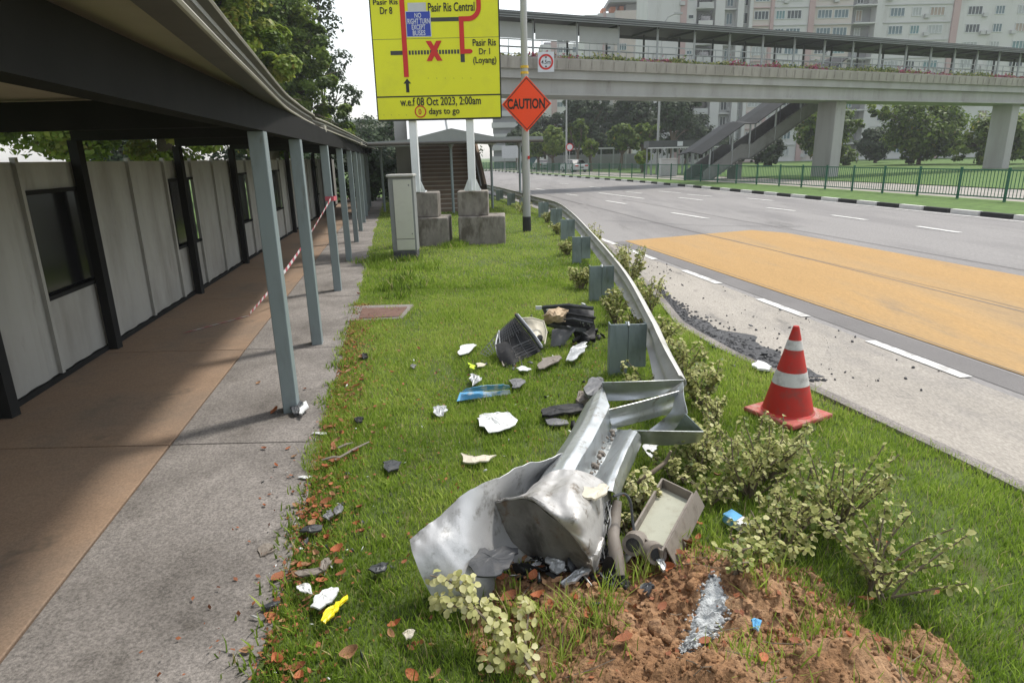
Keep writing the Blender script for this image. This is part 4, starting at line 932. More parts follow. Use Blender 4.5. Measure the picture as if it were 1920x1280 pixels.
# ================================================================== CRASH DEBRIS
def shard(name, label, cat, px, m_, z=0.03, thick=0.008, bend=0.03, seed=0, group=None):
    """thin broken piece: outline on the ground plane, crowned and warped, with thickness"""
    r_ = np.random.default_rng(seed + 100)
    P_ = [G(x, y, z) for x, y in px]; c = sum(P_, Vector()) / len(P_)
    Q_ = []
    for i, p in enumerate(P_):
        nx_ = P_[(i + 1) % len(P_)]; L_ = (nx_ - p).length
        for t in (0.0, 0.33, 0.67):
            v = p + (nx_ - p) * t; k_ = 0.0 if t == 0 else L_ * 0.07
            Q_.append(v + Vector((r_.normal() * k_, r_.normal() * k_, 0)))
    P_ = Q_; c = c + Vector((r_.normal(), r_.normal(), 0)) * 0.15 * (P_[0] - c).length
    rings = []; fold = r_.uniform(0, 3.14); fd = Vector((math.cos(fold), math.sin(fold), 0)); Rm = max((p - c).length for p in P_)
    for t in (1.0, 0.74, 0.45, 0.18):
        rings.append([c + (p - c) * t + Vector((0, 0, bend * (0.9 * (1 - abs((p - c).dot(fd)) * t / Rm) + r_.normal() * 0.10))) for p in P_])
    rows = [r0 + [r0[0]] for r0 in rings]
    bz = top_z(c.x, c.y)
    q = MB().grid(rows, 0.0)
    n = len(P_) + 1; b0 = len(q.v); q.add([c + Vector((0, 0, bend * 0.9))], [])
    q.f += [(3 * n + i, 3 * n + i + 1, b0) for i in range(n - 1)]
    N = len(q.v); q.v += [(v[0], v[1], v[2] - thick) for v in q.v[:N]]; q.f += [tuple(N + i for i in reversed(f)) for f in q.f[:]]
    q.f += [(i, N + i, N + i + 1, i + 1) for i in range(n - 1)]
    dz = bz - 0.0
    q.v = [(v[0], v[1], v[2] + dz) for v in q.v]
    o = q.build(name, m_); return tag(o, label, cat, group)
DG = 'crash debris scattered on the lawn'
shard('plastic_shard', 'flat white plastic shard beside the broken grille', 'debris', [(858, 663), (866, 649), (889, 645), (894, 651), (878, 664), (862, 667)], 'white_plastic', 0.05, group=DG, seed=1)
shard('crumpled_cover', 'large crumpled white cover lying alone on the grass', 'debris', [(894, 790), (903, 775), (925, 776), (950, 781), (971, 791), (955, 803), (925, 810), (899, 803)], 'white_plastic', 0.05, 0.006, 0.05, 2, DG)
shard('plastic_shard', 'cream boomerang shaped shard nearest the bent steel panel', 'debris', [(864, 851), (878, 857), (898, 860), (931, 854), (915, 866), (890, 872), (868, 869)], 'cream_plastic', 0.05, 0.01, 0.015, 3, DG)
shard('torn_foil', 'small torn silvery piece left of the crumpled cover', 'debris', [(812, 769), (819, 764), (827, 766), (831, 760), (840, 773), (832, 781), (819, 781)], 'foil', 0.05, 0.006, 0.03, 4, DG)
shard('plastic_shard', 'white cracked panel piece touching the yellow strip', 'debris', [(582, 1140), (592, 1125), (605, 1110), (622, 1102), (635, 1105), (633, 1120), (622, 1133), (600, 1144)], 'white_plastic', 0.06, 0.008, 0.02, 5, DG)
shard('torn_foil', 'small white scrap beside the cracked white panel', 'debris', [(556, 1103), (562, 1095), (573, 1097), (584, 1106), (586, 1116), (572, 1116), (560, 1113)], 'white_plastic', 0.06, 0.006, 0.03, 6, DG)
shard('plastic_strip', 'bright yellow plastic strip on the grass near the path', 'debris', [(602, 1168), (612, 1151), (628, 1140), (642, 1124), (652, 1117), (653, 1124), (640, 1138), (634, 1152), (618, 1164), (610, 1171)], 'yellow_plastic', 0.07, 0.008, 0.02, 7, DG)
shard('plastic_shard', 'tiny white shard in front of the broken grille', 'debris', [(968, 691), (978, 687), (995, 691), (990, 697), (975, 696)], 'white_plastic', 0.05, 0.006, 0.012, 8, DG)
shard('plastic_shard', 'cream shard in dark grass before the drooping branch', 'debris', [(754, 1190), (766, 1187), (779, 1189), (773, 1199), (762, 1206), (757, 1198)], 'cream_plastic', 0.05, 0.006, 0.02, 9, DG)
shard('trim_fragment', 'dark trim fragment in the grass left of the bent panel', 'debris', [(690, 1072), (700, 1061), (716, 1057), (729, 1060), (722, 1073), (704, 1079)], 'charcoal_plastic', 0.06, 0.01, 0.02, 10, DG)
shard('trim_fragment', 'flat grey slate like fragment on the middle of the lawn', 'debris', [(718, 868), (738, 864), (753, 868), (748, 881), (728, 886), (720, 880)], 'charcoal_plastic', 0.05, 0.01, 0.01, 11, DG)
shard('trim_fragment', 'grey brown flat fragment lying on the concrete path', 'debris', [(484, 1026), (498, 1019), (513, 1019), (516, 1030), (500, 1038), (488, 1042)], 'taupe_plastic', 0.02, 0.008, 0.008, 12, DG)
shard('trim_fragment', 'thin black sliver across the path edge', 'debris', [(490, 1138), (504, 1131), (526, 1130), (520, 1138), (500, 1142)], 'charcoal_plastic', 0.03, 0.008, 0.012, 13, DG)
shard('plastic_shard', 'white chunk on the road edge among black rubble', 'debris', [(1409, 687), (1420, 680), (1436, 683), (1447, 690), (1440, 697), (1420, 694)], 'white_plastic', 0.05, 0.02, 0.02, 14, DG)
shard('bumper_strip', 'long black bar under the crumpled rail fold', 'debris', [(1014, 772), (1030, 764), (1060, 760), (1094, 760), (1098, 770), (1070, 776), (1030, 782), (1016, 781)], 'black_plastic', 0.06, 0.02, 0.02, 15, DG)
shard('bumper_strip', 'pale scuffed strip lying below the black bar', 'debris', [(1022, 786), (1040, 783), (1064, 788), (1066, 796), (1044, 797), (1026, 794)], 'grey_plastic', 0.04, 0.01, 0.01, 16, DG)
shard('bracket_piece', 'grey bent bracket leaning on the rail fold', 'debris', [(1098, 742), (1104, 722), (1117, 713), (1131, 714), (1126, 730), (1112, 745)], 'grey_plastic', 0.16, 0.03, 0.05, 17, DG)
shard('bracket_piece', 'taupe cube like fragment beside the rail fold', 'debris', [(1080, 757), (1084, 741), (1098, 735), (1108, 745), (1100, 758)], 'taupe_plastic', 0.07, 0.05, 0.05, 18, DG)
shard('trim_fragment', 'grey flat scrap beyond the blue strip', 'debris', [(954, 716), (966, 710), (978, 711), (986, 719), (974, 727), (960, 728)], 'grey_plastic', 0.05, 0.008, 0.02, 19, DG)
shard('lamp_trim', 'beige curved lamp trim on the grass before the wreckage', 'debris', [(1007, 685), (1016, 675), (1035, 670), (1050, 666), (1054, 672), (1038, 683), (1020, 691), (1010, 691)], 'taupe_plastic', 0.06, 0.012, 0.02, 20, DG)
shard('lamp_trim', 'grey and silver curved strip right of the beige trim', 'debris', [(1061, 678), (1072, 664), (1086, 650), (1098, 644), (1101, 652), (1090, 665), (1074, 677)], 'foil', 0.08, 0.012, 0.03, 21, DG)
shard('plastic_shard', 'small lime green scrap below the broken grille', 'debris', [(877, 682), (884, 685), (892, 690), (888, 695), (880, 692)], 'lime_plastic', 0.06, 0.006, 0.015, 22, DG)
shard('plastic_shard', 'tiny pale sliver right of the lime scrap', 'debris', [(892, 684), (901, 682), (911, 684), (904, 690), (895, 690)], 'cream_plastic', 0.05, 0.006, 0.01, 23, DG)
shard('mirror_fragment', 'dark striped fragment against the foot of the nearest walkway post', 'debris', [(546, 768), (550, 754), (561, 749), (568, 757), (563, 772), (552, 775)], 'charcoal_plastic', 0.05, 0.02, 0.03, 24, DG)
shard('plastic_shard', 'white triangular chip at the foot of the nearest walkway post', 'debris', [(561, 775), (567, 758), (574, 752), (579, 762), (571, 768), (567, 776)], 'white_plastic', 0.06, 0.012, 0.01, 25, DG)
shard('torn_foil', 'crumpled clear wrapper behind the blue strip', 'debris', [(879, 715), (885, 707), (897, 706), (904, 713), (899, 722), (886, 725)], 'foil', 0.06, 0.005, 0.04, 26, DG)
shard('cover_disc', 'cream rusted disc resting on the scraped rail end', 'debris', [(1087, 940), (1096, 932), (1112, 936), (1132, 927), (1142, 934), (1134, 948), (1115, 957), (1095, 954)], 'cream_plastic', 0.40, 0.01, 0.01, 27, DG)
shard('plastic_shard', 'white folded scrap under the fold behind the tray', 'debris', [(1204, 838), (1216, 833), (1236, 832), (1232, 844), (1222, 858), (1212, 850)], 'white_plastic', 0.12, 0.006, 0.02, 28, DG)
shard('undertray_piece', 'black plastic plate with a hole inside the bent panel', 'debris', [(880, 1085), (884, 1066), (898, 1054), (930, 1056), (936, 1050), (972, 1052), (964, 1072), (955, 1090), (930, 1108), (895, 1106)], 'charcoal_plastic', 0.17, 0.008, 0.01, 29, DG)
shard('glass_piece', 'grey angular shard inside the darkened rail end', 'debris', [(1022, 1086), (1034, 1072), (1050, 1082), (1060, 1098), (1044, 1108), (1030, 1100)], 'foil', 0.06, 0.006, 0.03, 30, DG)
shard('glass_piece', 'bent silver flange below the darkened rail end', 'debris', [(1050, 1120), (1070, 1106), (1098, 1088), (1112, 1070), (1118, 1080), (1102, 1102), (1078, 1118), (1058, 1126)], 'foil', 0.07, 0.012, 0.02, 31, DG)
shard('metal_scrap', 'torn pale casting at the lip of the scraped end', 'debris', [(1098, 1058), (1106, 1038), (1122, 1032), (1132, 1042), (1124, 1062), (1110, 1080), (1100, 1078)], 'scraped_metal', 0.14, 0.03, 0.04, 32, DG)
shard('plastic_shard', 'grey shard by the dark clump left of the white panel', 'debris', [(626, 960), (636, 950), (644, 954), (640, 966), (630, 970)], 'grey_plastic', 0.05, 0.006, 0.02, 33, DG)
shard('trim_fragment', 'black curved trim at the path edge among dry leaves', 'debris', [(562, 998), (572, 990), (592, 988), (606, 986), (600, 996), (580, 1001)], 'charcoal_plastic', 0.05, 0.01, 0.02, 34, DG)
shard('trim_fragment', 'grey chip above the black curved trim by the path', 'debris', [(606, 975), (612, 962), (622, 958), (626, 968), (618, 978)], 'grey_plastic', 0.05, 0.01, 0.02, 35, DG)
shard('trim_fragment', 'small black knob near the path edge beyond the nearest post', 'debris', [(674, 668), (680, 660), (689, 662), (690, 669), (682, 672)], 'black_plastic', 0.04, 0.02, 0.03, 36, DG)
shard('trim_fragment', 'black fragment with dry leaves on the lawn edge', 'debris', [(664, 788), (672, 781), (682, 783), (680, 791), (670, 793)], 'black_plastic', 0.05, 0.015, 0.02, 37, DG)
shard('plastic_shard', 'dark speck of plastic on the lawn left of the blue strip', 'debris', [(769, 688), (775, 684), (781, 687), (777, 693)], 'grey_plastic', 0.04, 0.01, 0.01, 38, DG)
shard('metal_scrap', 'white splinter on the path edge below the nearest post', 'debris', [(558, 893), (570, 891), (586, 893), (584, 897), (566, 896)], 'white_plastic', 0.025, 0.006, 0.006, 39, DG)
shard('metal_scrap', 'thin pale rod lying over the path edge', 'debris', [(583, 811), (600, 809), (612, 810), (611, 813), (598, 813)], 'white_plastic', 0.03, 0.006, 0.004, 40, DG)
shard('metal_scrap', 'grey wedge piece in the lawn above the white scrap', 'debris', [(600, 1068), (606, 1050), (614, 1044), (622, 1056), (612, 1070)], 'taupe_plastic', 0.06, 0.008, 0.02, 41, DG)
shard('metal_scrap', 'long dull strip half buried by the path edge', 'debris', [(545, 1074), (565, 1073), (590, 1072), (606, 1066), (610, 1070), (590, 1079), (560, 1081)], 'taupe_plastic', 0.05, 0.01, 0.015, 42, DG)
shard('metal_scrap', 'dark shoe like lump on the soil below the hose', 'debris', [(1196, 1140), (1204, 1128), (1220, 1124), (1226, 1134), (1214, 1142)], 'charcoal_plastic', 0.05, 0.02, 0.03, 43, DG)
shard('torn_foil', 'small blue grey crushed piece on the soil below the tray', 'debris', [(1226, 1078), (1232, 1072), (1240, 1080), (1247, 1094), (1242, 1100), (1232, 1090)], 'foil', 0.06, 0.015, 0.02, 44, DG)
shard('torn_foil', 'pale blue scrap at the far corner of the soil heap', 'debris', [(1402, 1222), (1412, 1216), (1422, 1226), (1416, 1240), (1406, 1236)], 'blue_plastic', 0.05, 0.01, 0.02, 45, DG)
def fragments(n, cx_, cy_, sx_, sy_, m_, label, smin, smax, sd, zoff=0.01):
    r_ = np.random.default_rng(sd); g_ = np.array([tuple(G(cx_ + r_.normal() * sx_, cy_ + r_.normal() * sy_, 0.03)) for _ in range(n)])
    z_ = np.maximum(lawn_h(g_[:, 0], g_[:, 1]), soil_h(g_[:, 0], g_[:, 1])) + zoff + 0.03 * r_.random(n)
    X, Yv, Z = frames(r_.normal(size=(n, 3)) * 0.8 + np.array([0, 0, 0.7]), r_)
    tv = np.array([(-0.6, -0.3, 0), (0.2, -0.5, 0.05), (0.7, 0.1, 0), (0.1, 0.5, 0.08), (-0.5, 0.3, 0), (-0.6, -0.3, -0.12), (0.2, -0.5, -0.1), (0.7, 0.1, -0.12), (0.1, 0.5, -0.08), (-0.5, 0.3, -0.12)])
    tf = np.array([[0, 1, 2], [0, 2, 3], [0, 3, 4], [7, 6, 5], [8, 7, 5], [9, 8, 5]] + [[i, i + 5, (i + 1) % 5] for i in range(5)] + [[(i + 1) % 5, i + 5, (i + 1) % 5 + 5] for i in range(5)])
    V, F = scatter(tv, tf, np.stack([g_[:, 0], g_[:, 1], z_], 1), X * r_.uniform(0.5, 2.2, (n, 1)), Yv, Z, smin + (smax - smin) * r_.random(n) ** 2)
    tag(np_mesh('broken_bits', V, F, m_), label, 'debris', kind='stuff')
fragments(170, 1060, 1085, 50, 18, 'black_plastic', 'black broken bits spilling from the darkened rail end', 0.012, 0.06, 1)
fragments(45, 1050, 1085, 45, 18, 'foil', 'silvery broken bits spilling from the darkened rail end', 0.010, 0.045, 2)
fragments(50, 1135, 1075, 22, 30, 'charcoal_plastic', 'charcoal broken bits under the broken hose', 0.012, 0.06, 3)
fragments(26, 1135, 1050, 22, 30, 'scraped_metal', 'pale broken bits under the broken hose', 0.012, 0.05, 4)
fragments(70, 1075, 625, 32, 14, 'black_plastic', 'black broken bits round the crushed bumper', 0.02, 0.10, 5)
fragments(30, 1060, 620, 40, 16, 'grey_plastic', 'grey broken bits round the crushed bumper', 0.015, 0.07, 6)
fragments(40, 960, 680, 40, 10, 'charcoal_plastic', 'charcoal broken bits round the broken grille', 0.012, 0.05, 7)
fragments(60, 640, 1010, 60, 90, 'charcoal_plastic', 'small dark broken bits on the lawn by the path', 0.006, 0.030, 8)
fragments(40, 620, 1000, 70, 110, 'white_plastic', 'small white broken bits on the lawn by the path', 0.005, 0.018, 9)
fragments(30, 560, 850, 60, 110, 'charcoal_plastic', 'small dark broken bits on the path', 0.004, 0.016, 10, 0.0)
fragments(50, 880, 780, 120, 70, 'white_plastic', 'small white broken bits sprinkled over the middle lawn', 0.005, 0.022, 11)
fragments(60, 1110, 760, 40, 22, 'black_plastic', 'black broken bits under the crumpled rail fold', 0.012, 0.05, 12)
fragments(50, 1390, 660, 40, 26, 'charcoal_plastic', 'dark broken bits beside the road edge', 0.010, 0.045, 13, 0.0)
# thin sticks lying on the lawn by the path
for i, (a, b) in enumerate((((628, 862), (692, 828)), ((632, 840), (662, 830)), ((604, 862), (640, 856)))):
    A, B = G(*a, 0.05), G(*b, 0.05)
    tag(MB().tube([A, (A + B) / 2 + Vector((0.01, 0, 0.01)), B], [0.007, 0.009, 0.005], 6).build('dry_stick', 'taupe_plastic', smooth=True),
        ['longest pale stick lying on the lawn by the path', 'short stick beyond the longest pale stick', 'short stick touching the path edge'][i], 'stick', 'sticks by the path')

# blue and white plastic strip, folded
bl = thing('blue_strip', 'long blue and white plastic strip folded on the grass', 'debris', G(905, 740), DG)
sheet('lower_flap', pxg([[(856, 752, .03), (880, 748, .03), (906, 745, .03), (930, 742, .03), (957, 739, .03)], [(862, 735, .06), (884, 734, .07), (905, 733, .07), (930, 733, .07), (956, 730, .07)]]), 'blue_plastic', bl, m=5, n=16, jit=0.002)
sheet('upper_flap', pxg([[(866, 734, .075), (890, 733, .08), (910, 732, .08), (935, 731, .08), (957, 728, .075)], [(872, 729, .13), (895, 725, .14), (915, 722, .14), (935, 721, .14), (955, 722, .13)]]), 'blue_plastic', bl, m=5, n=16, jit=0.002)
# small blue and white carton on the soil edge
bc = thing('blue_carton', 'small blue and white carton on the soil right of the tray', 'carton', G(1383, 975))
a_, b_, c_, d_ = [G(x, y, .09) for x, y in ((1355, 962), (1372, 953), (1410, 977), (1396, 989))]
def hexa(name, top, h, m_, parent, **k):
    lo = [p - Vector((0, 0, h)) for p in top]; return MB().add(top + lo, [(0, 1, 2, 3), (7, 6, 5, 4), (0, 4, 5, 1), (1, 5, 6, 2), (2, 6, 7, 3), (3, 7, 4, 0)]).build(name, m_, parent, **k)
mid0, mid1 = a_ + (d_ - a_) * 0.55, b_ + (c_ - b_) * 0.55
hexa('blue_half', [mid0, mid1, b_, a_], 0.05, 'blue_plastic', bc, bevel=0.004)
hexa('white_half', [d_, c_, mid1 + (c_ - mid1) * 0.02, mid0 + (d_ - mid0) * 0.02], 0.046, 'white_plastic', bc, bevel=0.004)

# grille of the wrecked vehicle
gl = thing('broken_grille', 'black broken vehicle grille with chrome trim lying on the lawn', 'car part', G(960, 665), DG)
gc = [[(936, 622, .27), (950, 607, .33), (966, 593, .39)], [(930, 646, .17), (955, 630, .23), (983, 614, .30)], [(934, 668, .08), (962, 652, .13), (1000, 636, .20)], [(946, 687, .01), (976, 674, .05), (1014, 657, .11)]]
sheet('shell', pxg([[(a, b + 2, c - 0.02) for a, b, c in r0] for r0 in gc]), 'black_plastic', gl, m=12, n=12)
C = surf(pxg(gc), 16, 14)
for j in range(1, 13): MB().tube([Vector(C[i, j]) + Vector((0.0, -0.006, 0.008)) for i in (range(0, 7) if j % 3 else range(0, 16))], 0.0045, 4).build('slat', 'charcoal_plastic', gl)
for i in (1, 2, 3, 4, 5, 10, 11, 12, 13, 14): MB().tube([Vector(C[i, j]) + Vector((0, -0.007, 0.009)) for j in (range(0, 14) if i > 9 else range(2, 14))], 0.0045, 4).build('slat', 'grey_plastic' if i == 10 else 'charcoal_plastic', gl)
sheet('lower_panel', pxg([[(929, 646, .19), (948, 640, .21), (958, 646, .19)], [(934, 668, .10), (950, 662, .13), (964, 664, .12)], [(946, 689, .01), (960, 684, .04), (974, 677, .06)]]), 'black_plastic', gl, m=8, n=8, lin=True)
MB().tube([Vector(C[i, 13]) + Vector((0.01, -0.01, 0.02)) for i in range(16)], 0.022, 8).build('trim', 'charcoal_plastic', gl, smooth=True)
MB().tube([Vector(C[i, 13]) + Vector((0.03, -0.025, 0.03)) for i in range(0, 15)], 0.007, 6).build('chrome_strip', 'chrome', gl, smooth=True)
MB().tube([Vector(C[i, 0]) + Vector((0, -0.01, 0.015)) for i in range(0, 12)], 0.010, 6).build('chrome_strip', 'foil', gl, smooth=True)
q = MB(); A0, A1, A2, A3 = G(901, 662, .05), G(935, 622, .28), G(938, 650, .16), G(915, 668, .04)
for t in np.linspace(0, 1, 7): q.tube([A0 + (A1 - A0) * t, A3 + (A2 - A3) * t], 0.005, 4)
for t in np.linspace(0, 1, 4): q.tube([A0 + (A3 - A0) * t, A1 + (A2 - A1) * t], 0.005, 4)
q.build('mesh_insert', 'foil', gl)
sheet('lamp_shell', pxg([[(975, 598, .34), (995, 596, .34), (1018, 602, .30)], [(988, 612, .26), (1006, 612, .26), (1024, 622, .20)], [(1004, 634, .18), (1014, 636, .16), (1022, 642, .10)]]), 'cream_plastic', gl, m=10, n=12, jit=0.002)
MB().tube([G(975, 597, .36), G(997, 596, .36), G(1019, 602, .32), G(1025, 622, .22), G(1021, 645, .12)], 0.010, 6).build('lamp_rim', 'cream_plastic', gl, smooth=True)
MB().tube([G(1012, 632, .2), G(1012, 637, .16)], 0.03, 10).build('lamp_socket', 'black_plastic', gl, smooth=True)
sheet('foot_trim', pxg([[(940, 678, .06), (955, 672, .07), (974, 668, .07)], [(942, 688, .02), (958, 682, .03), (978, 676, .03)]]), 'taupe_plastic', gl, m=4, n=8, jit=0.004)
# darker wreckage against the rail
bw_ = thing('wrecked_bumper', 'black crushed bumper with a beige torn board against the guardrail', 'car part', G(1070, 630), DG)
sheet('bumper_skin', pxg([[(1015, 578, .30), (1040, 574, .34), (1075, 572, .36), (1112, 576, .34)], [(1022, 594, .22), (1050, 592, .24), (1085, 594, .25), (1114, 600, .24)], [(1028, 608, .14), (1055, 612, .13), (1090, 616, .14), (1118, 622, .14)], [(1040, 618, .05), (1065, 622, .05), (1092, 630, .05), (1116, 640, .05)]]), 'black_plastic', bw_, m=12, n=18, jit=0.004, seed=2, dent=0.05)
for k_, (pa_, pb_, rr0) in enumerate((((1018, 576, .36), (1112, 578, .40), 0.022), ((1022, 590, .31), (1116, 596, .33), 0.016), ((1040, 600, .27), (1112, 606, .30), 0.012), ((1075, 640, .08), (1120, 618, .16), 0.020), ((1062, 612, .24), (1108, 634, .10), 0.014))):
    A_, B_ = G(*pa_), G(*pb_); MB().tube([A_, (A_ + B_) / 2 + Vector((0, 0.02, 0.025)), B_], rr0, 7).build('frame_bar', 'black_plastic' if k_ % 2 else 'charcoal_plastic', bw_, smooth=True)
sheet('bumper_lip', pxg([[(1024, 606, .24), (1060, 611, .24), (1100, 616, .22)], [(1026, 612, .20), (1060, 618, .20), (1098, 623, .18)]]), 'charcoal_plastic', bw_, m=4, n=12)
sheet('torn_board', pxg([[(1018, 590, .36), (1034, 580, .41), (1048, 578, .41), (1066, 580, .38)], [(1018, 598, .30), (1036, 592, .36), (1050, 590, .37), (1062, 590, .33)], [(1022, 606, .24), (1040, 604, .27), (1054, 604, .27), (1060, 602, .25)]]), 'beige_board', bw_, m=7, n=9, jit=0.010, seed=8, smooth=False)
sheet('splash_guard', pxg([[(1036, 618, .16), (1056, 614, .20), (1080, 616, .22)], [(1034, 634, .10), (1052, 628, .14), (1070, 630, .14)], [(1032, 650, .02), (1046, 648, .04), (1058, 646, .04)]]), 'grey_plastic', bw_, m=8, n=10, jit=0.004)
sheet('liner', pxg([[(1075, 618, .18), (1095, 620, .18), (1115, 612, .2)], [(1082, 640, .06), (1100, 640, .08), (1116, 634, .1)]]), 'black_plastic', bw_, m=7, n=9, jit=0.004, seed=9, dent=0.05)
for i, (x, y) in enumerate(((1010, 577), (1028, 578), (1094, 572))):
    MB().box(G(x, y, .32), (0.07, 0.02, 0.04), rz=i).build('clip', 'white_plastic', bw_)
for i, (x, y) in enumerate(((1087, 600), (1093, 605), (1100, 602), (1104, 606))): MB().tube([G(x, y, .25), G(x + 2, y + 6, .2)], 0.006, 5).build('clip', 'foil', bw_)

# tray shaped unit with two pipe stubs
ty = thing('metal_tray', 'taupe rectangular metal tray with a pale bed lying on torn soil', 'tray', G(1235, 1000))
A, B, C_, D = [G(x, y, z) for x, y, z in ((1241, 912, .14), (1298, 940, .16), (1240, 1050, .16), (1186, 1008, .14))]
hexa('tray_bed', [A, B, C_, D][::-1], 0.02, 'tray_bed', ty)
for p0, p1 in ((A, B), (B, C_), (C_, D), (D, A)):
    MB().beam(p0 + Vector((0, 0, .02)), p1 + Vector((0, 0, .02)), 0.012, 0.07).build('side_wall', 'taupe_plastic', ty, bevel=0.003)
mB, mC = B + Vector((0.02, 0, 0.02)), C_ + Vector((0.02, 0, 0.02))
MB().grid([[mB + Vector((0, 0, 0.05)), mC + Vector((0, 0, 0.05))], [mB + Vector((0.05, 0, -0.05)), mC + Vector((0.05, 0, -0.05))]], 0.006).build('flange', 'taupe_plastic', ty)
for (x, y), rr0, dx in (((1190, 1018), 0.054, -2.0), ((1226, 1036), 0.050, 0.8)):
    c_ = G(x, y, .17); d_ = Vector((0.02 * dx, -0.085, 0.035))
    MB().tube([c_ - d_ * 0.8, c_ - d_ * 0.2, c_ + d_ * 0.4], [rr0 * 0.9, rr0 * 1.1, rr0], 14, cap=True).build('pipe_stub', 'taupe_plastic', ty, smooth=True)
    MB().tube([c_ + d_ * 0.38, c_ + d_ * 0.46], [rr0 * 0.62, rr0 * 0.62], 14).build('pipe_mouth', 'black_plastic', ty)  # black disc stands in for the unlit hollow of the stub
hz = tag(MB().tube([G(1158, 938, .30), G(1152, 975, .22), G(1150, 1005, .20), G(1155, 1040, .14), G(1162, 1080, .07)], [0.022, 0.032, 0.030, 0.036, 0.034], 12).build('broken_hose', 'taupe_plastic', smooth=True),
         'thick taupe broken hose hanging from the scraped rail end', 'hose')
wires = thing('loose_wires', 'tangle of thin pale wires beside the broken hose', 'wires', G(1140, 1020))
rr_ = np.random.default_rng(3)
for i in range(14):
    x0 = 1124 + rr_.uniform(0, 22); pts = [G(x0 + rr_.normal() * 5, 940 + 26 * k + rr_.normal() * 4, .32 - 0.055 * k) for k in range(5)]
    C_w = catmull([tuple(p) for p in pts], 14); MB().tube(C_w, 0.0025 + 0.002 * rr_.random(), 5).build('wire', 'wire_white' if i % 3 else 'black_plastic', wires, smooth=True)
wv = catmull([tuple(G(*p)) for p in ((1150, 930, .40), (1170, 925, .38), (1182, 940, .34), (1186, 975, .25), (1190, 1000, .2))], 16)
MB().tube(wv, 0.007, 6).build('cable', 'charcoal_plastic', wires, smooth=True)
for k_, (rows_, lab) in enumerate((([[(1128, 1050, .16), (1142, 1042, .20), (1152, 1056, .16)], [(1130, 1075, .10), (1144, 1070, .12), (1154, 1084, .09)], [(1128, 1104, .05), (1142, 1104, .06), (1150, 1112, .04)]], 'black torn liner scrap hanging under the broken hose'),
                                 ([[(960, 1062, .14), (985, 1056, .16), (1010, 1068, .13)], [(968, 1078, .09), (990, 1080, .10), (1012, 1090, .08)], [(980, 1096, .05), (1000, 1102, .06), (1018, 1106, .04)]], 'black torn liner scrap in the mouth of the bent panel'),
                                 ([[(1062, 1094, .09), (1085, 1086, .11), (1104, 1092, .08)], [(1066, 1110, .06), (1088, 1106, .07), (1108, 1110, .05)]], 'small black liner scrap below the darkened rail end'),
                                 ([[(1160, 1085, .09), (1172, 1078, .11), (1182, 1090, .08)], [(1158, 1108, .05), (1172, 1106, .06), (1184, 1112, .04)]], 'small black liner scrap right of the hose end'))):
    o_ = sheet('liner_scrap', pxg(rows_), 'black_plastic', None, m=9, n=9, jit=0.003, seed=40 + k_, dent=0.05); tag(o_, lab, 'debris', DG)
# broken branch propped behind the tray
tag(MB().tube([G(1195, 904, .12), G(1225, 884, .2), G(1248, 866, .22), G(1258, 845, .30)], [0.016, 0.014, 0.012, 0.008], 8).build('broken_branch', 'twig', smooth=True), 'bare broken branch leaning behind the metal tray', 'branch')

# pale cement spill on the soil
V = []; F = []
r = np.random.default_rng(8)
cl = catmull([(1336, 1098), (1334, 1130), (1324, 1160), (1306, 1190), (1284, 1212)], 220); 
xs_ = []; ys_ = []
for k in range(3600):
    t = r.random(); p = cl[int(t * 219)]; w_ = 8 + 26 * math.sin(math.pi * min(1, t * 0.95 + 0.05)); g_ = G(p[0] + r.normal() * w_ * 0.42, p[1] + r.normal() * 6, 0.16); xs_.append(g_.x); ys_.append(g_.y)
xs_, ys_ = np.array(xs_), np.array(ys_); V, F = lumps(3600, xs_, ys_, soil_h(xs_, ys_) + 0.004, 0.002, 0.010, r)
rc_ = np.random.default_rng(9); rows = []
for k in range(0, 220, 4):
    p = cl[k]; t = k / 219; w_ = (7 + 24 * math.sin(math.pi * min(1, t * 0.92 + 0.06))) * (0.8 + 0.5 * rc_.random()); row = []
    for j in range(13):
        u = j / 6 - 1; g_ = G(p[0] + u * w_, p[1] + 1.2 * rc_.normal(), 0.16); hh = float(soil_h(np.float64(g_.x), np.float64(g_.y)))
        row.append((g_.x, g_.y, hh + 0.034 * math.sqrt(max(0, 1 - u * u)) * (0.75 + 0.4 * rc_.random()) - 0.006))
    rows.append(row)
tag(MB().grid(rows).build('cement_crust', 'cement', smooth=True), 'solid broken pale grey cement crust on the brown soil heap', 'rubble')
tag(np_mesh('cement_spill', V, F, 'cement'), 'crushed pale grey cement spilled over the brown soil heap', 'rubble', kind='stuff')

# broken dark patch of pavement along the road edge
rr_ = np.random.default_rng(12); ysp = np.linspace(5.5, 9.9, 60)
inn = [(verge_x(v) + 0.02, v) for v in ysp]; out = [(verge_x(v) + 0.03 + 0.40 * math.exp(-((v - 6.7) / 1.3) ** 2) * (0.45 + 1.0 * float(vnoise(np.float64(v), np.float64(0.3), 3.0, 61))) + 0.12 * float(vnoise(np.float64(v), np.float64(5), 9, 62)), v) for v in ysp]
MB().grid([[(a[0], a[1], 0.009), (b[0], b[1], 0.009)] for a, b in zip(inn, out)]).build('broken_pavement', 'rubble', road, origin=(0, 0, 0))
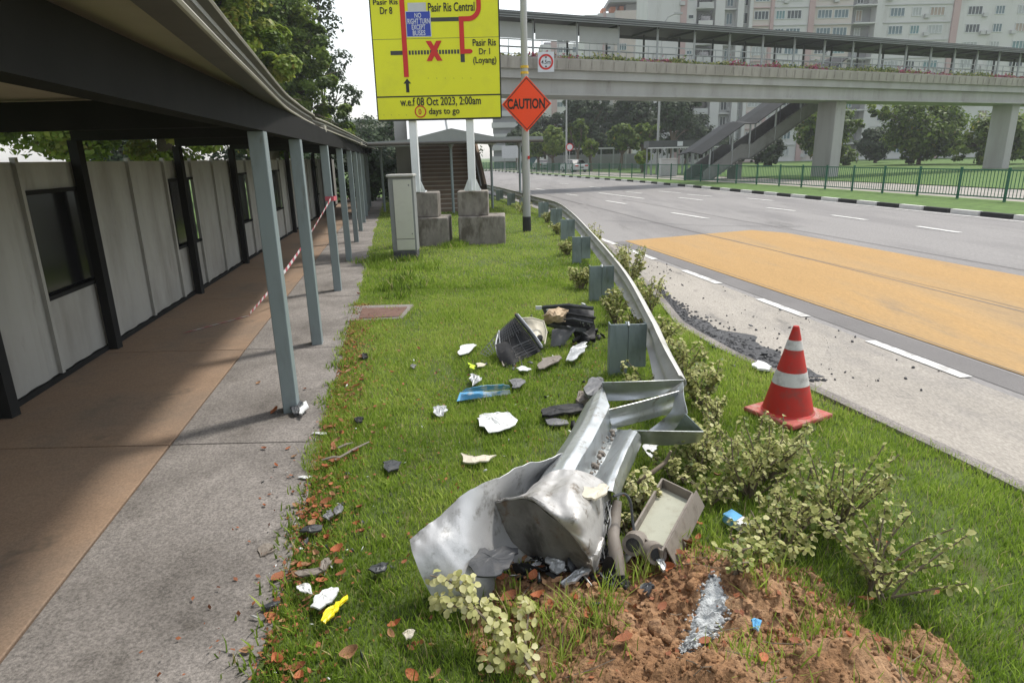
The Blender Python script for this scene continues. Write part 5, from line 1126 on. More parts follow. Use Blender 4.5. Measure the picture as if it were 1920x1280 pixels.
# black asphalt rubble along the road edge
r = np.random.default_rng(31); n = 2600
yy = r.uniform(5.4, 9.8, n); xx = np.array([verge_x(y) for y in yy]) + np.abs(r.normal(size=n)) * 0.14 * (0.4 + 1.0 * np.exp(-((yy - 6.6) / 1.6) ** 2)) + 0.02
V, F = lumps(n, xx, yy, np.full(n, 0.006), 0.002, 0.026, r)
tag(np_mesh('asphalt_rubble', V, F, 'rubble'), 'dark crumbled asphalt along the road edge', 'rubble', kind='stuff')
n = 130; yy = r.uniform(5.0, 12, n); xx = np.array([r.uniform(verge_x(y) + 0.1, dash_x(y)) for y in yy]); V, F = lumps(n, xx, yy, np.full(n, 0.012), 0.004, 0.02, r)
tag(np_mesh('stray_chippings', V, F, 'rubble'), 'stray black chippings sprinkled on the pale shoulder', 'rubble', kind='stuff')

# ================================================================== GRASS
BL = np.array([(-0.5, 0, 0), (0.5, 0, 0), (-0.38, 0.12, 0.5), (0.38, 0.12, 0.5), (0, 0.42, 0.92)])
BF = np.array([[0, 1, 3], [0, 3, 2], [2, 3, 4]])
def blades(name, x, y, z, h, w, r, label, droop=0.55, bias=0.0):
    n = len(x); an = r.uniform(0, 2 * math.pi, n); dr = r.uniform(0.1, 1.0, n) * droop
    X = np.stack([np.cos(an), np.sin(an), np.zeros(n)], 1) * (w / h)[:, None]
    Yd = np.stack([-np.sin(an), np.cos(an), -0.35 * dr], 1) * (1.1 * dr)[:, None] * 2
    Z = np.stack([r.normal(size=n) * 0.22, r.normal(size=n) * 0.22, np.ones(n)], 1)
    V, F = scatter(BL, BF, np.stack([x, y, z], 1), X, Yd, Z, h)
    pt = 0.5 * vnoise(x, y, 1.1, 41) + 0.3 * vnoise(x, y, 3.5, 42) + 0.2 * vnoise(x, y, 0.35, 43)
    t = np.clip(0.08 + 0.75 * pt + r.normal(size=n) * 0.13 + bias, 0, 0.78); dead = r.random(n) < 0.045; t[dead] = 1.0
    return tag(np_mesh(name, V, F, 'blade', np.repeat(t, 5)), label, 'grass', kind='stuff')
def lawn_points(n, y0, y1, r, p=1.0):
    # uniform over the band, weighted to the near end
    y = y0 + (y1 - y0) * r.random(n) ** p; lo = path_edge(y) - 0.09; hi = np.array([verge_x(v) for v in y]) - 0.05
    x = lo + (hi - lo) * r.random(n)
    ragged = 0.16 * (vnoise(x * 0, y, 2.2, 51) - 0.55) + 0.08 * (vnoise(x * 0, y, 9, 52) - 0.5)
    k = (x > path_edge(y) + ragged - 0.02) & (soil_edge(x, y) < r.uniform(-0.05, 0.16, n))
    bare = vnoise(x, y, 2.0, 55) + 0.35 * (vnoise(x, y, 7, 56) - 0.5)
    k &= (bare > 0.22) | (r.random(n) < 0.45)
    k &= ~((x < -1.38) & (y > 8.0) & (y < 8.85) & (x > -2.2))                    # inspection cover
    k &= ~((np.abs(x + 0.65) < 0.5) & (np.abs(y - 15.66) < 0.45)) & ~((np.abs(x + 1.89) < 0.45) & (np.abs(y - 15.54) < 0.45))
    k &= (x > -60)
    return x[k], y[k]
r = np.random.default_rng(77)
x, y = lawn_points(120000, 1.3, 4.6, r); hgt = r.uniform(0.022, 0.062, len(x)) * (0.75 + 0.6 * vnoise(x, y, 1.7, 44))
blades('grass', x, y, lawn_h(x, y), hgt, r.uniform(0.0032, 0.0065, len(x)), r, 'short green lawn in the foreground around the wreckage', bias=-0.04)
x, y = lawn_points(120000, 4.6, 10.0, r, 1.2); hgt = r.uniform(0.025, 0.065, len(x)) * (0.75 + 0.6 * vnoise(x, y, 1.7, 44))
blades('grass', x, y, lawn_h(x, y), hgt, r.uniform(0.005, 0.009, len(x)), r, 'short green lawn in the middle of the verge', bias=0.11)
x, y = lawn_points(90000, 10.0, 31.0, r, 1.5); hgt = r.uniform(0.03, 0.075, len(x))
blades('grass', x, y, lawn_h(x, y), hgt, r.uniform(0.009, 0.016, len(x)), r, 'green lawn around the sign footings', bias=0.12)
# weedy tufts: longer blades in clumps, in the foreground and round footings
def tufts(centres, per, hmin, hmax, spread, label, bias=0.0, w=0.005):
    xs_ = []; ys_ = []
    for cx0, cy0 in centres:
        xs_.append(cx0 + r.normal(size=per) * spread); ys_.append(cy0 + r.normal(size=per) * spread)
    x_, y_ = np.concatenate(xs_), np.concatenate(ys_)
    z_ = np.maximum(lawn_h(x_, y_), soil_h(x_, y_) - 0.005)
    return blades('grass', x_, y_, z_, r.uniform(hmin, hmax, len(x_)), r.uniform(w * 0.7, w * 1.3, len(x_)), r, label, droop=0.75, bias=bias)
cs_ = [(G(a, b).x, G(a, b).y) for a, b in ((1115, 1215), (1122, 1205), (1060, 1190), (1000, 1240), (940, 1240), (880, 1230), (1150, 1190), (1180, 1120), (960, 1180))]
cs_ += [(G(a, b).x, G(a, b).y) for a, b in ((1050, 1260), (1075, 1240), (1030, 1215), (1130, 1170), (1210, 1105), (1390, 1130), (1430, 1100), (1350, 1060), (1400, 1010), (1330, 1010), (1300, 960), (1420, 1170), (1455, 1130))]
tufts(cs_, 24, 0.07, 0.20, 0.025, 'long grass tufts sprouting from the torn soil', 0.15, 0.006)
cs_ = [(r.uniform(-0.7, 0.4), r.uniform(1.5, 2.6)) for _ in range(26)]
tufts(cs_, 26, 0.05, 0.12, 0.05, 'longer grass tinted dark for shade in front of the bent panel', -0.18, 0.006)  # blades tinted darker to paint the shade beside the panel
cs_ = [(r.uniform(0.8, 2.6), r.uniform(1.6, 5.2)) for _ in range(170)]
tufts(cs_, 26, 0.05, 0.12, 0.07, 'rough grass between the soil heap and the road', 0.0, 0.006)
cs_ = [(r.uniform(-1.7, 0.9), r.uniform(2.6, 9.5)) for _ in range(260)]; cs_ = [c for c in cs_ if c[0] > path_edge(c[1]) + 0.1 and c[0] < rail_x(c[1]) - 0.3]
tufts(cs_, 26, 0.035, 0.085, 0.06, 'paler coarse grass clumps dotted over the lawn', 0.22, 0.008)
cs_ = [(r.uniform(-1.2, 0.2), r.uniform(1.6, 5.5)) for _ in range(120)]; cs_ = [c for c in cs_ if c[0] > path_edge(c[1]) + 0.05]
tufts(cs_, 22, 0.025, 0.05, 0.07, 'flat broad leaved weeds among the foreground lawn', -0.05, 0.014)
cs_ = [(path_edge(v) + abs(r.normal()) * 0.25, v) for v in r.uniform(1.5, 6.5, 60)] + [(path_edge(v) - abs(r.normal()) * 0.03, v) for v in r.uniform(1.5, 9, 40)]
tufts(cs_, 26, 0.04, 0.09, 0.05, 'broad leaved weeds creeping over the path edge', -0.12, 0.011)
cs_ = [(-2.35 + r.normal() * 0.3, 12.7 + r.normal() * 0.4) for _ in range(26)] + [(-1.25 + r.normal() * 0.13, 15.1 + r.normal() * 0.25) for _ in range(40)] + [(r.uniform(-2.0, -1.4), r.uniform(9.2, 13.0)) for _ in range(30)]
tufts(cs_, 30, 0.06, 0.2, 0.09, 'taller weeds round the cabinet and footings', -0.15, 0.018)

# ================================================================== FALLEN LEAVES
def leaf_proto(name, m_, sd):
    r_ = np.random.default_rng(sd); q = MB(); n = 7; rows = []
    for i in range(n):
        t = i / (n - 1); w_ = 0.5 * math.sin(math.pi * (0.06 + 0.90 * t)) ** 0.8 * 0.62
        zz = 0.9 * (t - 0.5) ** 2 * (0.3 + 0.25 * sd); cu = 0.25 + 0.16 * sd
        rows.append([(t - 0.5, -w_, zz + cu * w_), (t - 0.5, 0, zz), (t - 0.5, w_, zz + cu * w_ * r_.uniform(0.3, 1.2))])
    q.grid(rows, 0.012); o = q.build(name, m_, origin=(0, 0, 0), smooth=True); return o
lp_ = [leaf_proto('fallen_leaf', m_, i) for i, m_ in enumerate(('dry_leaf', 'dry_leaf_red', 'dry_leaf_tan', 'dry_leaf', 'dry_leaf_red', 'dry_leaf_tan'))]
spots = [(520, 1078, 2.0), (508, 1153, 1.6), (462, 1216, 1.6), (560, 1258, 1.9), (520, 1245, 1.6), (655, 1232, 2.0), (612, 942, 1.9), (592, 972, 1.8), (585, 985, 1.6), (680, 1000, 1.3),
         (632, 1036, 1.7), (578, 1066, 1.7), (640, 1078, 1.2), (604, 1092, 1.5), (578, 1128, 1.2), (605, 1152, 1.1), (742, 1176, 1.4), (733, 1196, 1.1), (770, 1218, 1.0), (774, 1270, 1.5), (818, 1270, 1.5),
         (675, 955, 1.4), (670, 985, 1.0), (720, 1010, 0.8), (758, 1056, 0.9), (680, 1000, 0.7), (556, 945, 1.3), (550, 920, 0.8), (495, 945, 0.8), (640, 815, 1.4), (625, 838, 1.5), (655, 735, 1.8), (660, 742, 1.2), (678, 715, 1.5),
         (648, 768, 1.3), (688, 770, 1.0), (640, 790, 1.2), (515, 768, 2.2), (484, 716, 1.3), (572, 727, 1.0), (672, 550, 1.4), (700, 815, 1.1), (720, 760, 0.9), (540, 838, 1.0), (552, 853, 1.2), (495, 838, 1.2), (517, 870, 1.0),
         (676, 672, 1.3), (664, 625, 1.2), (660, 640, 1.0), (748, 660, 1.0), (785, 655, 0.9), (735, 700, 1.0), (818, 702, 0.8), (756, 722, 0.9), (785, 752, 0.7), (700, 800, 0.8), (628, 868, 1.5), (612, 880, 1.6), (760, 850, 0.8),
         (955, 1143, 2.0), (1000, 1120, 1.6), (1045, 1140, 1.8), (1090, 1120, 1.5), (1010, 1170, 1.6), (1145, 1222, 1.9), (1168, 1248, 1.8), (1055, 1095, 1.3), (1270, 1035, 2.4), (1290, 1060, 1.6), (1330, 870, 1.5), (1345, 895, 1.4), (1290, 880, 1.3), (1310, 985, 1.3), (1390, 1105, 2.0), (1405, 1050, 1.5), (1250, 1100, 1.5), (980, 1205, 1.4), (925, 1100, 1.5), (940, 1115, 1.4), (960, 1085, 1.2), (1010, 1100, 1.2), (1075, 1160, 1.3), (1200, 1150, 1.4), (1240, 1165, 1.3), (1030, 1180, 1.3), (920, 1180, 1.0)]
r = np.random.default_rng(55)
for i in range(70):   # more along the path edge, thinning with distance
    v = r.uniform(1.7, 7.5); g_ = (path_edge(v) + abs(r.normal()) * 0.16 - 0.02, v)
    spots.append((g_, None, r.uniform(0.7, 1.6)))
for i in range(40):
    spots.append(((r.uniform(-0.2, 2.0), r.uniform(1.5, 3.1)), None, r.uniform(0.9, 1.6)))
for i, (a, b, s_) in enumerate(spots):
    p = G(a, b, 0.03) if b is not None else Vector((a[0], a[1], 0))
    z = max(top_z(p.x, p.y), 0.012) + (0.03 if p.x > path_edge(p.y) + 0.03 else 0.008); src = lp_[i % 6]; pos = (p.x, p.y, z)
    rot = (r.normal() * 0.25, r.normal() * 0.25, r.uniform(0, 6.28)); sc_ = 0.042 * s_ * r.uniform(0.85, 1.15)
    if i < 6: o = src; o.location = pos; o.rotation_euler = rot; o.scale = (sc_,) * 3; ORG[o.name] = Vector(pos)
    else: o = copy_piece(src, pos, rot=rot, scale=(sc_,) * 3)
    on_soil = float(soil_edge(np.float64(p.x), np.float64(p.y))) > 0
    if on_soil: tag(o, 'curled brown dry leaf lying on the torn soil', 'leaf', 'dry leaves on the torn soil')
    elif p.x < path_edge(p.y): tag(o, 'curled brown dry leaf lying on the concrete path', 'leaf', 'dry leaves on the path')
    else: tag(o, 'curled brown dry leaf lying on the lawn', 'leaf', 'dry leaves on the lawn')
n = 4200; yv = r.uniform(1.5, 9, n); xv = np.where(r.random(n) < 0.75, path_edge(yv) - 0.03 + np.abs(r.normal(size=n)) * 0.16, r.uniform(-1.6, 1.0, n))
pos = np.stack([xv, yv, lawn_h(xv, yv) + 0.02 + 0.015 * r.random(n)], 1); X, Yv, Z = frames(r.normal(size=(n, 3)) * 0.5 + np.array([0, 0, 1.0]), r)
V, F = scatter(LEAF4, LF4, pos, X, Yv, Z, r.uniform(0.012, 0.034, n))
tag(np_mesh('leaf_litter', V, F, 'dry_leaf'), 'fine brown leaf crumbs in the grass along the path', 'leaf litter', kind='stuff')

n = 2600; xv = r.uniform(-0.25, 1.5, n); yv = r.uniform(1.9, 3.3, n); k = (soil_edge(xv, yv) > -0.12) & (r.random(n) < np.clip((yv - 1.85) * 1.6, 0.05, 1)); xv, yv = xv[k], yv[k]; n = len(xv)
pos = np.stack([xv, yv, np.maximum(soil_h(xv, yv), lawn_h(xv, yv)) + 0.008 + 0.012 * r.random(n)], 1); X, Yv, Z = frames(r.normal(size=(n, 3)) * 0.55 + np.array([0, 0, 1.0]), r)
V, F = scatter(LEAF4, LF4, pos, X, Yv, Z, r.uniform(0.012, 0.042, n))
for kk, mm, lab in ((0, 'dry_leaf', 'brown crushed leaf litter strewn over the torn soil'), (1, 'soil_dark', 'dark rotting leaf litter strewn over the torn soil'), (2, 'dry_leaf_tan', 'pale crushed leaf litter strewn over the torn soil')):
    sel = np.arange(kk, n, 3); Vk = V.reshape(n, 4, 3)[sel].reshape(-1, 3); Fk = np.arange(len(sel) * 4).reshape(-1, 4)
    tag(np_mesh('leaf_litter', Vk, Fk, mm), lab, 'leaf litter', kind='stuff')
# dead twigs on the soil
twr = np.random.default_rng(18); q = MB()
for i in range(60):
    a = (twr.uniform(-0.2, 1.6), twr.uniform(1.6, 3.2)); an = twr.uniform(0, 6.28); L_ = twr.uniform(0.06, 0.22); b = (a[0] + math.cos(an) * L_, a[1] + math.sin(an) * L_)
    q.tube([(a[0], a[1], top_z(*a) + 0.012), ((a[0] + b[0]) / 2, (a[1] + b[1]) / 2, top_z((a[0] + b[0]) / 2, (a[1] + b[1]) / 2) + 0.022), (b[0], b[1], top_z(*b) + 0.014)], 0.0022, 4)
tag(q.build('dead_twigs', 'twig', origin=(0, 0, 0)), 'thin dead twigs strewn over the torn soil', 'twigs', kind='stuff')

# ================================================================== VARIEGATED SHRUBS
RL = np.array([(0, 0, 0), (0.35, -0.36, 0.07), (0.8, -0.30, 0.06), (1.0, 0, -0.05), (0.8, 0.30, 0.06), (0.35, 0.36, 0.07), (0.5, 0, 0.0)])
RF = np.array([[0, 1, 6], [1, 2, 6], [2, 3, 6], [3, 4, 6], [4, 5, 6], [5, 0, 6]])
def shrub(label, base, h, spread, nst, nleaf, size, seed, lean=(0, 0), tmean=0.55, name='variegated_shrub', group='variegated shrubs along the guardrail', low=0.25):
    nleaf = int(nleaf * 2.3); nst = int(nst * 1.5); size *= 0.86; spread *= 1.12
    r_ = np.random.default_rng(seed); base = Vector(base)
    t = thing(name, label, 'shrub', base, group); q = MB(); tips = []
    for i in range(nst):
        an = r_.uniform(0, 6.28); sp_ = spread * math.sqrt(r_.random()); hh = h * r_.uniform(0.6, 1.05)
        ex = Vector((math.cos(an) * sp_ + lean[0] * hh, math.sin(an) * sp_ + lean[1] * hh, hh))
        pts = [base + Vector((r_.normal() * 0.02, r_.normal() * 0.02, -0.02)), base + ex * 0.45 + Vector((r_.normal() * 0.03, r_.normal() * 0.03, 0.03)), base + ex]
        C = catmull([tuple(p) for p in pts], 9); q.tube(C, list(np.linspace(0.007, 0.003, 9)), 5); tips.append(C)
    q.build('stems', 'twig', t, smooth=True)
    P = []; Nn = []
    for i in range(nleaf):
        C = tips[r_.integers(nst)]; u = (low + (1 - low) * r_.random() ** 0.7) * 8; k = min(int(u), 7); p = C[k] + (C[k + 1] - C[k]) * (u - k)
        off = r_.normal(size=3); off /= np.linalg.norm(off); P.append(p + off * size * r_.uniform(0.15, 0.9)); Nn.append(off * 0.7 + np.array([0, 0, 0.8]))
    P = np.array(P); Nn = np.array(Nn); X, Yv, Z = frames(Nn, r_)
    V, F = scatter(RL, RF, P, X, Yv, Z, r_.uniform(0.4, 1.3, nleaf) * size)
    tn = np.clip(np.where(r_.random(nleaf) < 0.26, 0.12, tmean + 0.06) + r_.normal(size=nleaf) * 0.15, 0, 1); tv = np.repeat(tn, 7); tv[6::7] = np.clip(tv[6::7] - 0.22, 0, 1)
    np_mesh('foliage', V, F, 'variegated_leaf', tv, parent=t, origin=tuple(base), kind='stuff')
    return t
def gs(px, py): g_ = G(px, py); return (g_.x, g_.y, top_z(g_.x, g_.y) if g_.y < 4 else 0.0)
sid = 200
# behind and along the rail, one per gap
for lab, b, h, s_, ns, nl in (
    ('low shrub tucked behind the last upright guardrail post', (0.98, 4.9, 0), 0.34, 0.16, 9, 170),
    ('bushy shrub between the last two upright guardrail posts', (1.24, 6.5, 0), 0.42, 0.15, 12, 230),
    ('shrub hugging the lawn side of the rail beside the wreckage', (1.26, 7.5, 0), 0.44, 0.19, 12, 300),
    ('small shrub before the second guardrail post', (1.1, 9.7, 0), 0.34, 0.2, 12, 300),
    ('small shrub before the third guardrail post', (1.2, 13.2, 0), 0.32, 0.2, 12, 280),
    ('small shrub before the fourth guardrail post', (1.25, 16.8, 0), 0.32, 0.22, 12, 260),
    ('shrub behind the lamp pole against the rail', (1.15, 19.9, 0), 0.36, 0.25, 12, 280),
    ('far shrub at the rail bend beyond the lamp pole', (0.5, 23.2, 0), 0.4, 0.3, 12, 260),
    ('tall shrub on the road side of the rail facing the shoulder', (1.72, 9.2, 0), 0.72, 0.24, 15, 420),
    ('pale shrub on the road side of the rail nearer than the tall one', (1.75, 7.9, 0), 0.52, 0.24, 13, 340),
    ('low shrub on the road side of the rail above the rubble', (1.65, 6.6, 0), 0.34, 0.2, 10, 240),
    ('sparse shrub on the road side close to the rail end', (1.55, 5.5, 0), 0.42, 0.18, 11, 260),
    ('shrub right of the crumpled fold towards the cone', (1.50, 4.85, 0), 0.40, 0.16, 12, 320),
    ('small far shrub on the road side beyond the yellow surfacing', (1.78, 13.5, 0), 0.6, 0.22, 10, 220)):
    shrub(lab, b, h, s_, ns, nl, 0.042 if b[1] < 8 else 0.055, sid, tmean=0.60); sid += 1
# right foreground
for lab, (a, b), h, s_, ns, nl, sz, tm in (
    ('leggy shrub between the cone and the soil heap', (1400, 935), 0.42, 0.26, 12, 330, 0.036, 0.6),
    ('small pale shrub by the crumpled fold tip', (1310, 880), 0.28, 0.16, 9, 200, 0.034, 0.6),
    ('pale shrub squashed against the torn beam', (1195, 965), 0.28, 0.13, 9, 210, 0.034, 0.85),
    ('broad shrub behind the blue carton', (1430, 905), 0.40, 0.26, 13, 340, 0.036, 0.58),
    ('shrub right of the blue carton at the soil edge', (1450, 1060), 0.36, 0.24, 11, 260, 0.036, 0.6),
    ('shrub growing at the foot of the fold behind the tray', (1270, 905), 0.24, 0.2, 9, 190, 0.034, 0.6),
    ('low shrub on the soil edge beyond the carton', (1390, 1090), 0.16, 0.16, 8, 110, 0.034, 0.5),
    ('tall shrub outermost towards the road in the foreground', (1560, 1000), 0.5, 0.3, 14, 380, 0.036, 0.55),
    ('low tangled shrub under the crumpled fold tip', (1345, 860), 0.26, 0.24, 10, 220, 0.034, 0.62),
    ('low tangled shrub between carton and tray', (1330, 940), 0.16, 0.2, 9, 150, 0.032, 0.6),
    ('pale shrub close behind the soil heap', (1480, 1000), 0.34, 0.24, 12, 260, 0.034, 0.62),
    ('shrub just left of the cone base', (1335, 795), 0.24, 0.15, 9, 180, 0.034, 0.6),
    ('shrub at the near side of the cone', (1455, 900), 0.26, 0.2, 11, 230, 0.034, 0.6),
    ('low sprig at the foot of the torn beam', (1165, 1000), 0.14, 0.08, 5, 60, 0.030, 0.8),
    ('small sprig in the soil beyond the cement', (1380, 1150), 0.13, 0.12, 6, 70, 0.030, 0.5),
    ('spreading shrub at the edge of the rough grass by the road', (1640, 1120), 0.4, 0.3, 13, 340, 0.036, 0.55)):
    shrub(lab, gs(a, b), h, s_, ns, nl, sz, sid, tmean=tm, group='variegated shrubs in the foreground'); sid += 1
# snapped branch drooping in front of the panel
t = thing('snapped_branch', 'snapped variegated branch drooping over the front of the bent panel', 'branch', gs(960, 1250))
r = np.random.default_rng(90); q = MB(); P = []; Nn = []
stems = [[(1015, 1290, .05), (985, 1240, .10), (945, 1195, .16), (890, 1140, .24), (845, 1090, .30), (806, 1078, .32)], [(945, 1195, .16), (930, 1160, .2), (915, 1130, .22)], [(890, 1140, .24), (850, 1135, .24), (825, 1125, .22)],
         [(985, 1240, .10), (985, 1200, .13), (990, 1150, .16), (978, 1135, .18)], [(960, 1210, .14), (935, 1220, .12), (915, 1250, .08)], [(870, 1118, .27), (875, 1095, .30), (862, 1075, .32)]]
for s_ in stems:
    C = catmull([tuple(G(*p)) for p in s_], 16); q.tube(C, list(np.linspace(0.007, 0.003, 16)), 6)
    for i in range(58):
        u = r.random() * 14.9; k = int(u); p = C[k] + (C[k + 1] - C[k]) * (u - k); off = r.normal(size=3); off /= np.linalg.norm(off); P.append(p + off * 0.032); Nn.append(off * 0.6 + np.array([0, -0.35, 0.7]))
q.build('stem', 'twig', t, smooth=True); P = np.array(P); X, Yv, Z = frames(np.array(Nn), r); n = len(P)
V, F = scatter(RL, RF, P, X, Yv, Z, r.uniform(0.024, 0.042, n)); tn = np.clip(0.74 + r.normal(size=n) * 0.16, 0, 1)
np_mesh('foliage', V, F, 'variegated_leaf', np.repeat(tn, 7), parent=t, origin=tuple(ORG[t.name]), kind='stuff')

# ================================================================== TREES
def tree(name, label, base, crowns, nleaf, size, m_, seed, trunk_r=0.22, group=None, tb=0.0, limbs=True):
    """crowns: list of (x,y,z,rx,rz) ellipsoids; leaves sit in clumps through each ellipsoid, most near its skin"""
    r_ = np.random.default_rng(seed); base = Vector(base); t = thing(name, label, 'tree', base, group); q = MB()
    top = Vector((sum(c[0] for c in crowns) / len(crowns), sum(c[1] for c in crowns) / len(crowns), max(c[2] for c in crowns)))
    fork = base + (top - base) * 0.38
    q.tube([base + Vector((0, 0, -0.1)), base + (fork - base) * 0.5 + Vector((0.05, 0, 0)), fork], [trunk_r * 1.25, trunk_r, trunk_r * 0.8], 10)
    for c in crowns:
        cv = Vector(c[:3]); mid = fork + (cv - fork) * 0.5 + Vector((r_.normal() * 0.2, r_.normal() * 0.2, 0.2)); q.tube([fork, mid, cv], [trunk_r * 0.55, trunk_r * 0.3, trunk_r * 0.1], 7)
        for k in range(5):
            e_ = cv + Vector(r_.normal(size=3)) * c[3] * 0.45; q.tube([mid, (mid + e_) / 2 + Vector((0, 0, 0.2)), e_], [trunk_r * 0.2, trunk_r * 0.12, trunk_r * 0.04], 5)
    q.build('trunk', 'bark', t, smooth=True)
    vol = np.array([c[3] ** 2 * c[4] for c in crowns]) ** 0.75; vol /= vol.sum(); P = []; Nn = []; T = []
    for c, f in zip(crowns, vol):
        ncl = max(10, int(46 * f * len(crowns) ** 0.7 * 1.5)); per = max(4, int(nleaf * f / ncl))
        for k in range(ncl):
            d = r_.normal(size=3); d /= np.linalg.norm(d); rad = (0.45 + 0.55 * r_.random() ** 0.6)
            cc_ = np.array(c[:3]) + d * np.array([c[3], c[3], c[4]]) * rad * 0.9; cr = c[3] * r_.uniform(0.16, 0.34)
            dd = r_.normal(size=(per, 3)); dd /= np.linalg.norm(dd, axis=1, keepdims=True); rr0 = r_.random(per) ** 0.45
            P.append(cc_ + dd * rr0[:, None] * cr * np.array([1, 1, 0.75])); Nn.append(dd * 0.6 + d * 0.35 + np.array([0, 0, 0.55]) + r_.normal(size=(per, 3)) * 0.3)
            T.append(np.clip(0.42 + r_.normal() * 0.13 + r_.normal(size=per) * 0.11 + tb, 0, 0.9))
    P = np.concatenate(P); Nn = np.concatenate(Nn); T = np.concatenate(T); old = r_.random(len(T)) < 0.012; T[old] = 1.0
    X, Yv, Z = frames(Nn, r_); V, F = scatter(LEAF4, LF4, P, X, Yv, Z, r_.uniform(0.7, 1.3, len(P)) * size)
    np_mesh('crown', V, F, m_, np.repeat(T, 4), parent=t, origin=tuple(base), kind='stuff'); return t
TG = 'big trees behind the covered walkway'
tree('leafy_tree', 'broad bright green tree towering over the walkway roof', (-12.2, 23.5, 0), [(-11.6, 23, 6.5, 3.6, 3.6), (-10.2, 22.0, 4.4, 2.5, 1.9), (-13.5, 22, 9.5, 4.0, 3.5), (-10.6, 24, 9.5, 3.0, 3.0), (-9.9, 23.4, 6.3, 2.3, 2.2), (-15.5, 22.0, 6.0, 3.4, 3.2), (-11.5, 21.5, 3.2, 2.6, 1.6), (-9.6, 22.5, 8.4, 2.0, 2.0), (-14.0, 21.0, 4.0, 2.6, 2.0), (-8.6, 23.2, 5.2, 1.8, 1.9), (-8.7, 23.0, 8.2, 1.8, 2.2), (-8.5, 23.0, 3.7, 1.5, 1.0), (-9.4, 22.6, 10.5, 2.0, 2.0)], 190000, 0.19, 'tree_leaf', 301, 0.3, TG, 0.26)
tree('leafy_tree', 'tall dark green tree right of the bright one', (-13.2, 37, 0), [(-12.2, 36.5, 6.2, 3.0, 3.6), (-12.6, 36.5, 10.5, 3.0, 3.4), (-11.2, 36.2, 4.2, 2.2, 1.8), (-11.5, 36.6, 8.0, 2.3, 2.6), (-15.0, 36, 9.0, 3.5, 4.0), (-12.4, 35.5, 3.4, 2.4, 1.6), (-10.6, 36.0, 5.8, 1.9, 2.2), (-9.5, 36.0, 4.0, 1.6, 1.5), (-10.0, 36, 8.0, 1.5, 1.8)], 90000, 0.22, 'tree_leaf', 302, 0.32, TG, -0.04)
tree('leafy_tree', 'tree furthest along the walkway with airy branches', (-13.0, 47, 0), [(-11.6, 46, 8.2, 1.5, 1.3), (-11.0, 46, 6.3, 1.4, 1.2), (-12.6, 46, 10.8, 1.9, 1.6), (-11.7, 45.6, 4.6, 1.5, 1.0), (-11.9, 45.6, 12.3, 1.7, 0.9)], 3600, 0.24, 'dark_tree_leaf', 303, 0.16, TG, 0.1)
tree('leafy_tree', 'low yellow green bushy tree at the end of the walkway roof', (-11.3, 41, 0), [(-10.9, 40.5, 3.0, 1.6, 1.2), (-10.0, 40.5, 2.6, 1.1, 0.9), (-12.4, 40.5, 3.4, 1.7, 1.3)], 7000, 0.2, 'tree_leaf', 304, 0.12, TG, 0.22)
tree('leafy_tree', 'tree behind the hoarding nearest the viewer', (-14.5, 14.5, 0), [(-14.0, 14.5, 6.6, 3.4, 3.0), (-12.0, 15.5, 5.4, 2.2, 1.8), (-16, 13.5, 8.0, 3.2, 3.0)], 22000, 0.17, 'tree_leaf', 305, 0.28, TG, 0.0)
HG = 'trees closing the view beyond the walkway'
for i, (x_, y_, h_, lab) in enumerate(((-19, 52, 6.5, 'dark tree beyond the end of the hoarding'), (-12.5, 56, 5.0, 'dark tree seen between the last walkway posts'), (-7.5, 60, 4.4, 'dark tree behind the stair pier'), (-25, 44, 7.0, 'dark tree behind the hoarding far end'), (-16, 70, 6.0, 'furthest dark tree past the walkway'))):
    rr0 = np.random.default_rng(600 + i)
    tree('roadside_tree', lab, (x_, y_, 0), [(x_ + rr0.normal() * 1.6, y_ + rr0.normal(), h_ * f_, 2.4, 1.6) for f_ in (0.28, 0.35, 0.5, 0.6, 0.72, 0.85)], 7000, 0.32, 'dark_tree_leaf', 620 + i, 0.2, HG, 0.0)
for i, (x_, y_, w_, lab) in enumerate(((-7.2, 33.5, 1.3, 'low bush added to darken the walkway end'), (-9.6, 33.0, 1.5, 'low added dark bush behind the last hoarding panel'), (-5.2, 34.5, 1.1, 'low added dark bush beside the stair pier'))):
    rr0 = np.random.default_rng(700 + i)
    tree('added_bush', lab, (x_, y_, 0), [(x_ + rr0.normal() * 0.5, y_ + rr0.normal() * 0.3, z_, w_, 0.6) for z_ in (0.6, 1.1, 1.7, 2.1)], 4200, 0.2, 'dark_tree_leaf', 720 + i, 0.08, 'bushes added to darken the walkway end', -0.1)  # bushes added so that the walkway end reads dark
FG = 'trees across the road'
def ft(label, px, py_top, Yd, w, m_, sd, tb=0.0, n=5200, low=None, size=0.42):
    tp_ = at(px, py_top, Yd); hw = w * Yd / FPX; zt = tp_.z; lo = at(px, low, Yd).z if low else zt - 2.2 * hw
    cz_ = (zt + lo) / 2; rz = (zt - lo) / 2
    r_ = np.random.default_rng(sd); cr = [(tp_.x + r_.normal() * hw * 0.12, Yd, cz_, hw * 0.8, rz * 0.9)]
    for k in range(8): cr.append((tp_.x + r_.uniform(-1.0, 1.0) * hw, Yd + r_.uniform(-1.5, 1.5), cz_ + r_.uniform(-0.75, 0.65) * rz, hw * r_.uniform(0.2, 0.48), rz * r_.uniform(0.18, 0.4)))
    tree('roadside_tree', label, (tp_.x, Yd, 0.0), cr, int(n * 1.7), size, m_, sd, 0.2, FG, tb)
ft('dark tall tree behind the far lamp post', 1096, 176, 96, 42, 'dark_tree_leaf', 401, 0.0, 6500, 262)
ft('dark tall tree in the middle under the footbridge', 1182, 172, 98, 46, 'dark_tree_leaf', 402, 0.05, 7000, 262)
ft('large dark tree beside the apartment block', 1262, 172, 92, 42, 'dark_tree_leaf', 403, 0.1, 7500, 250)
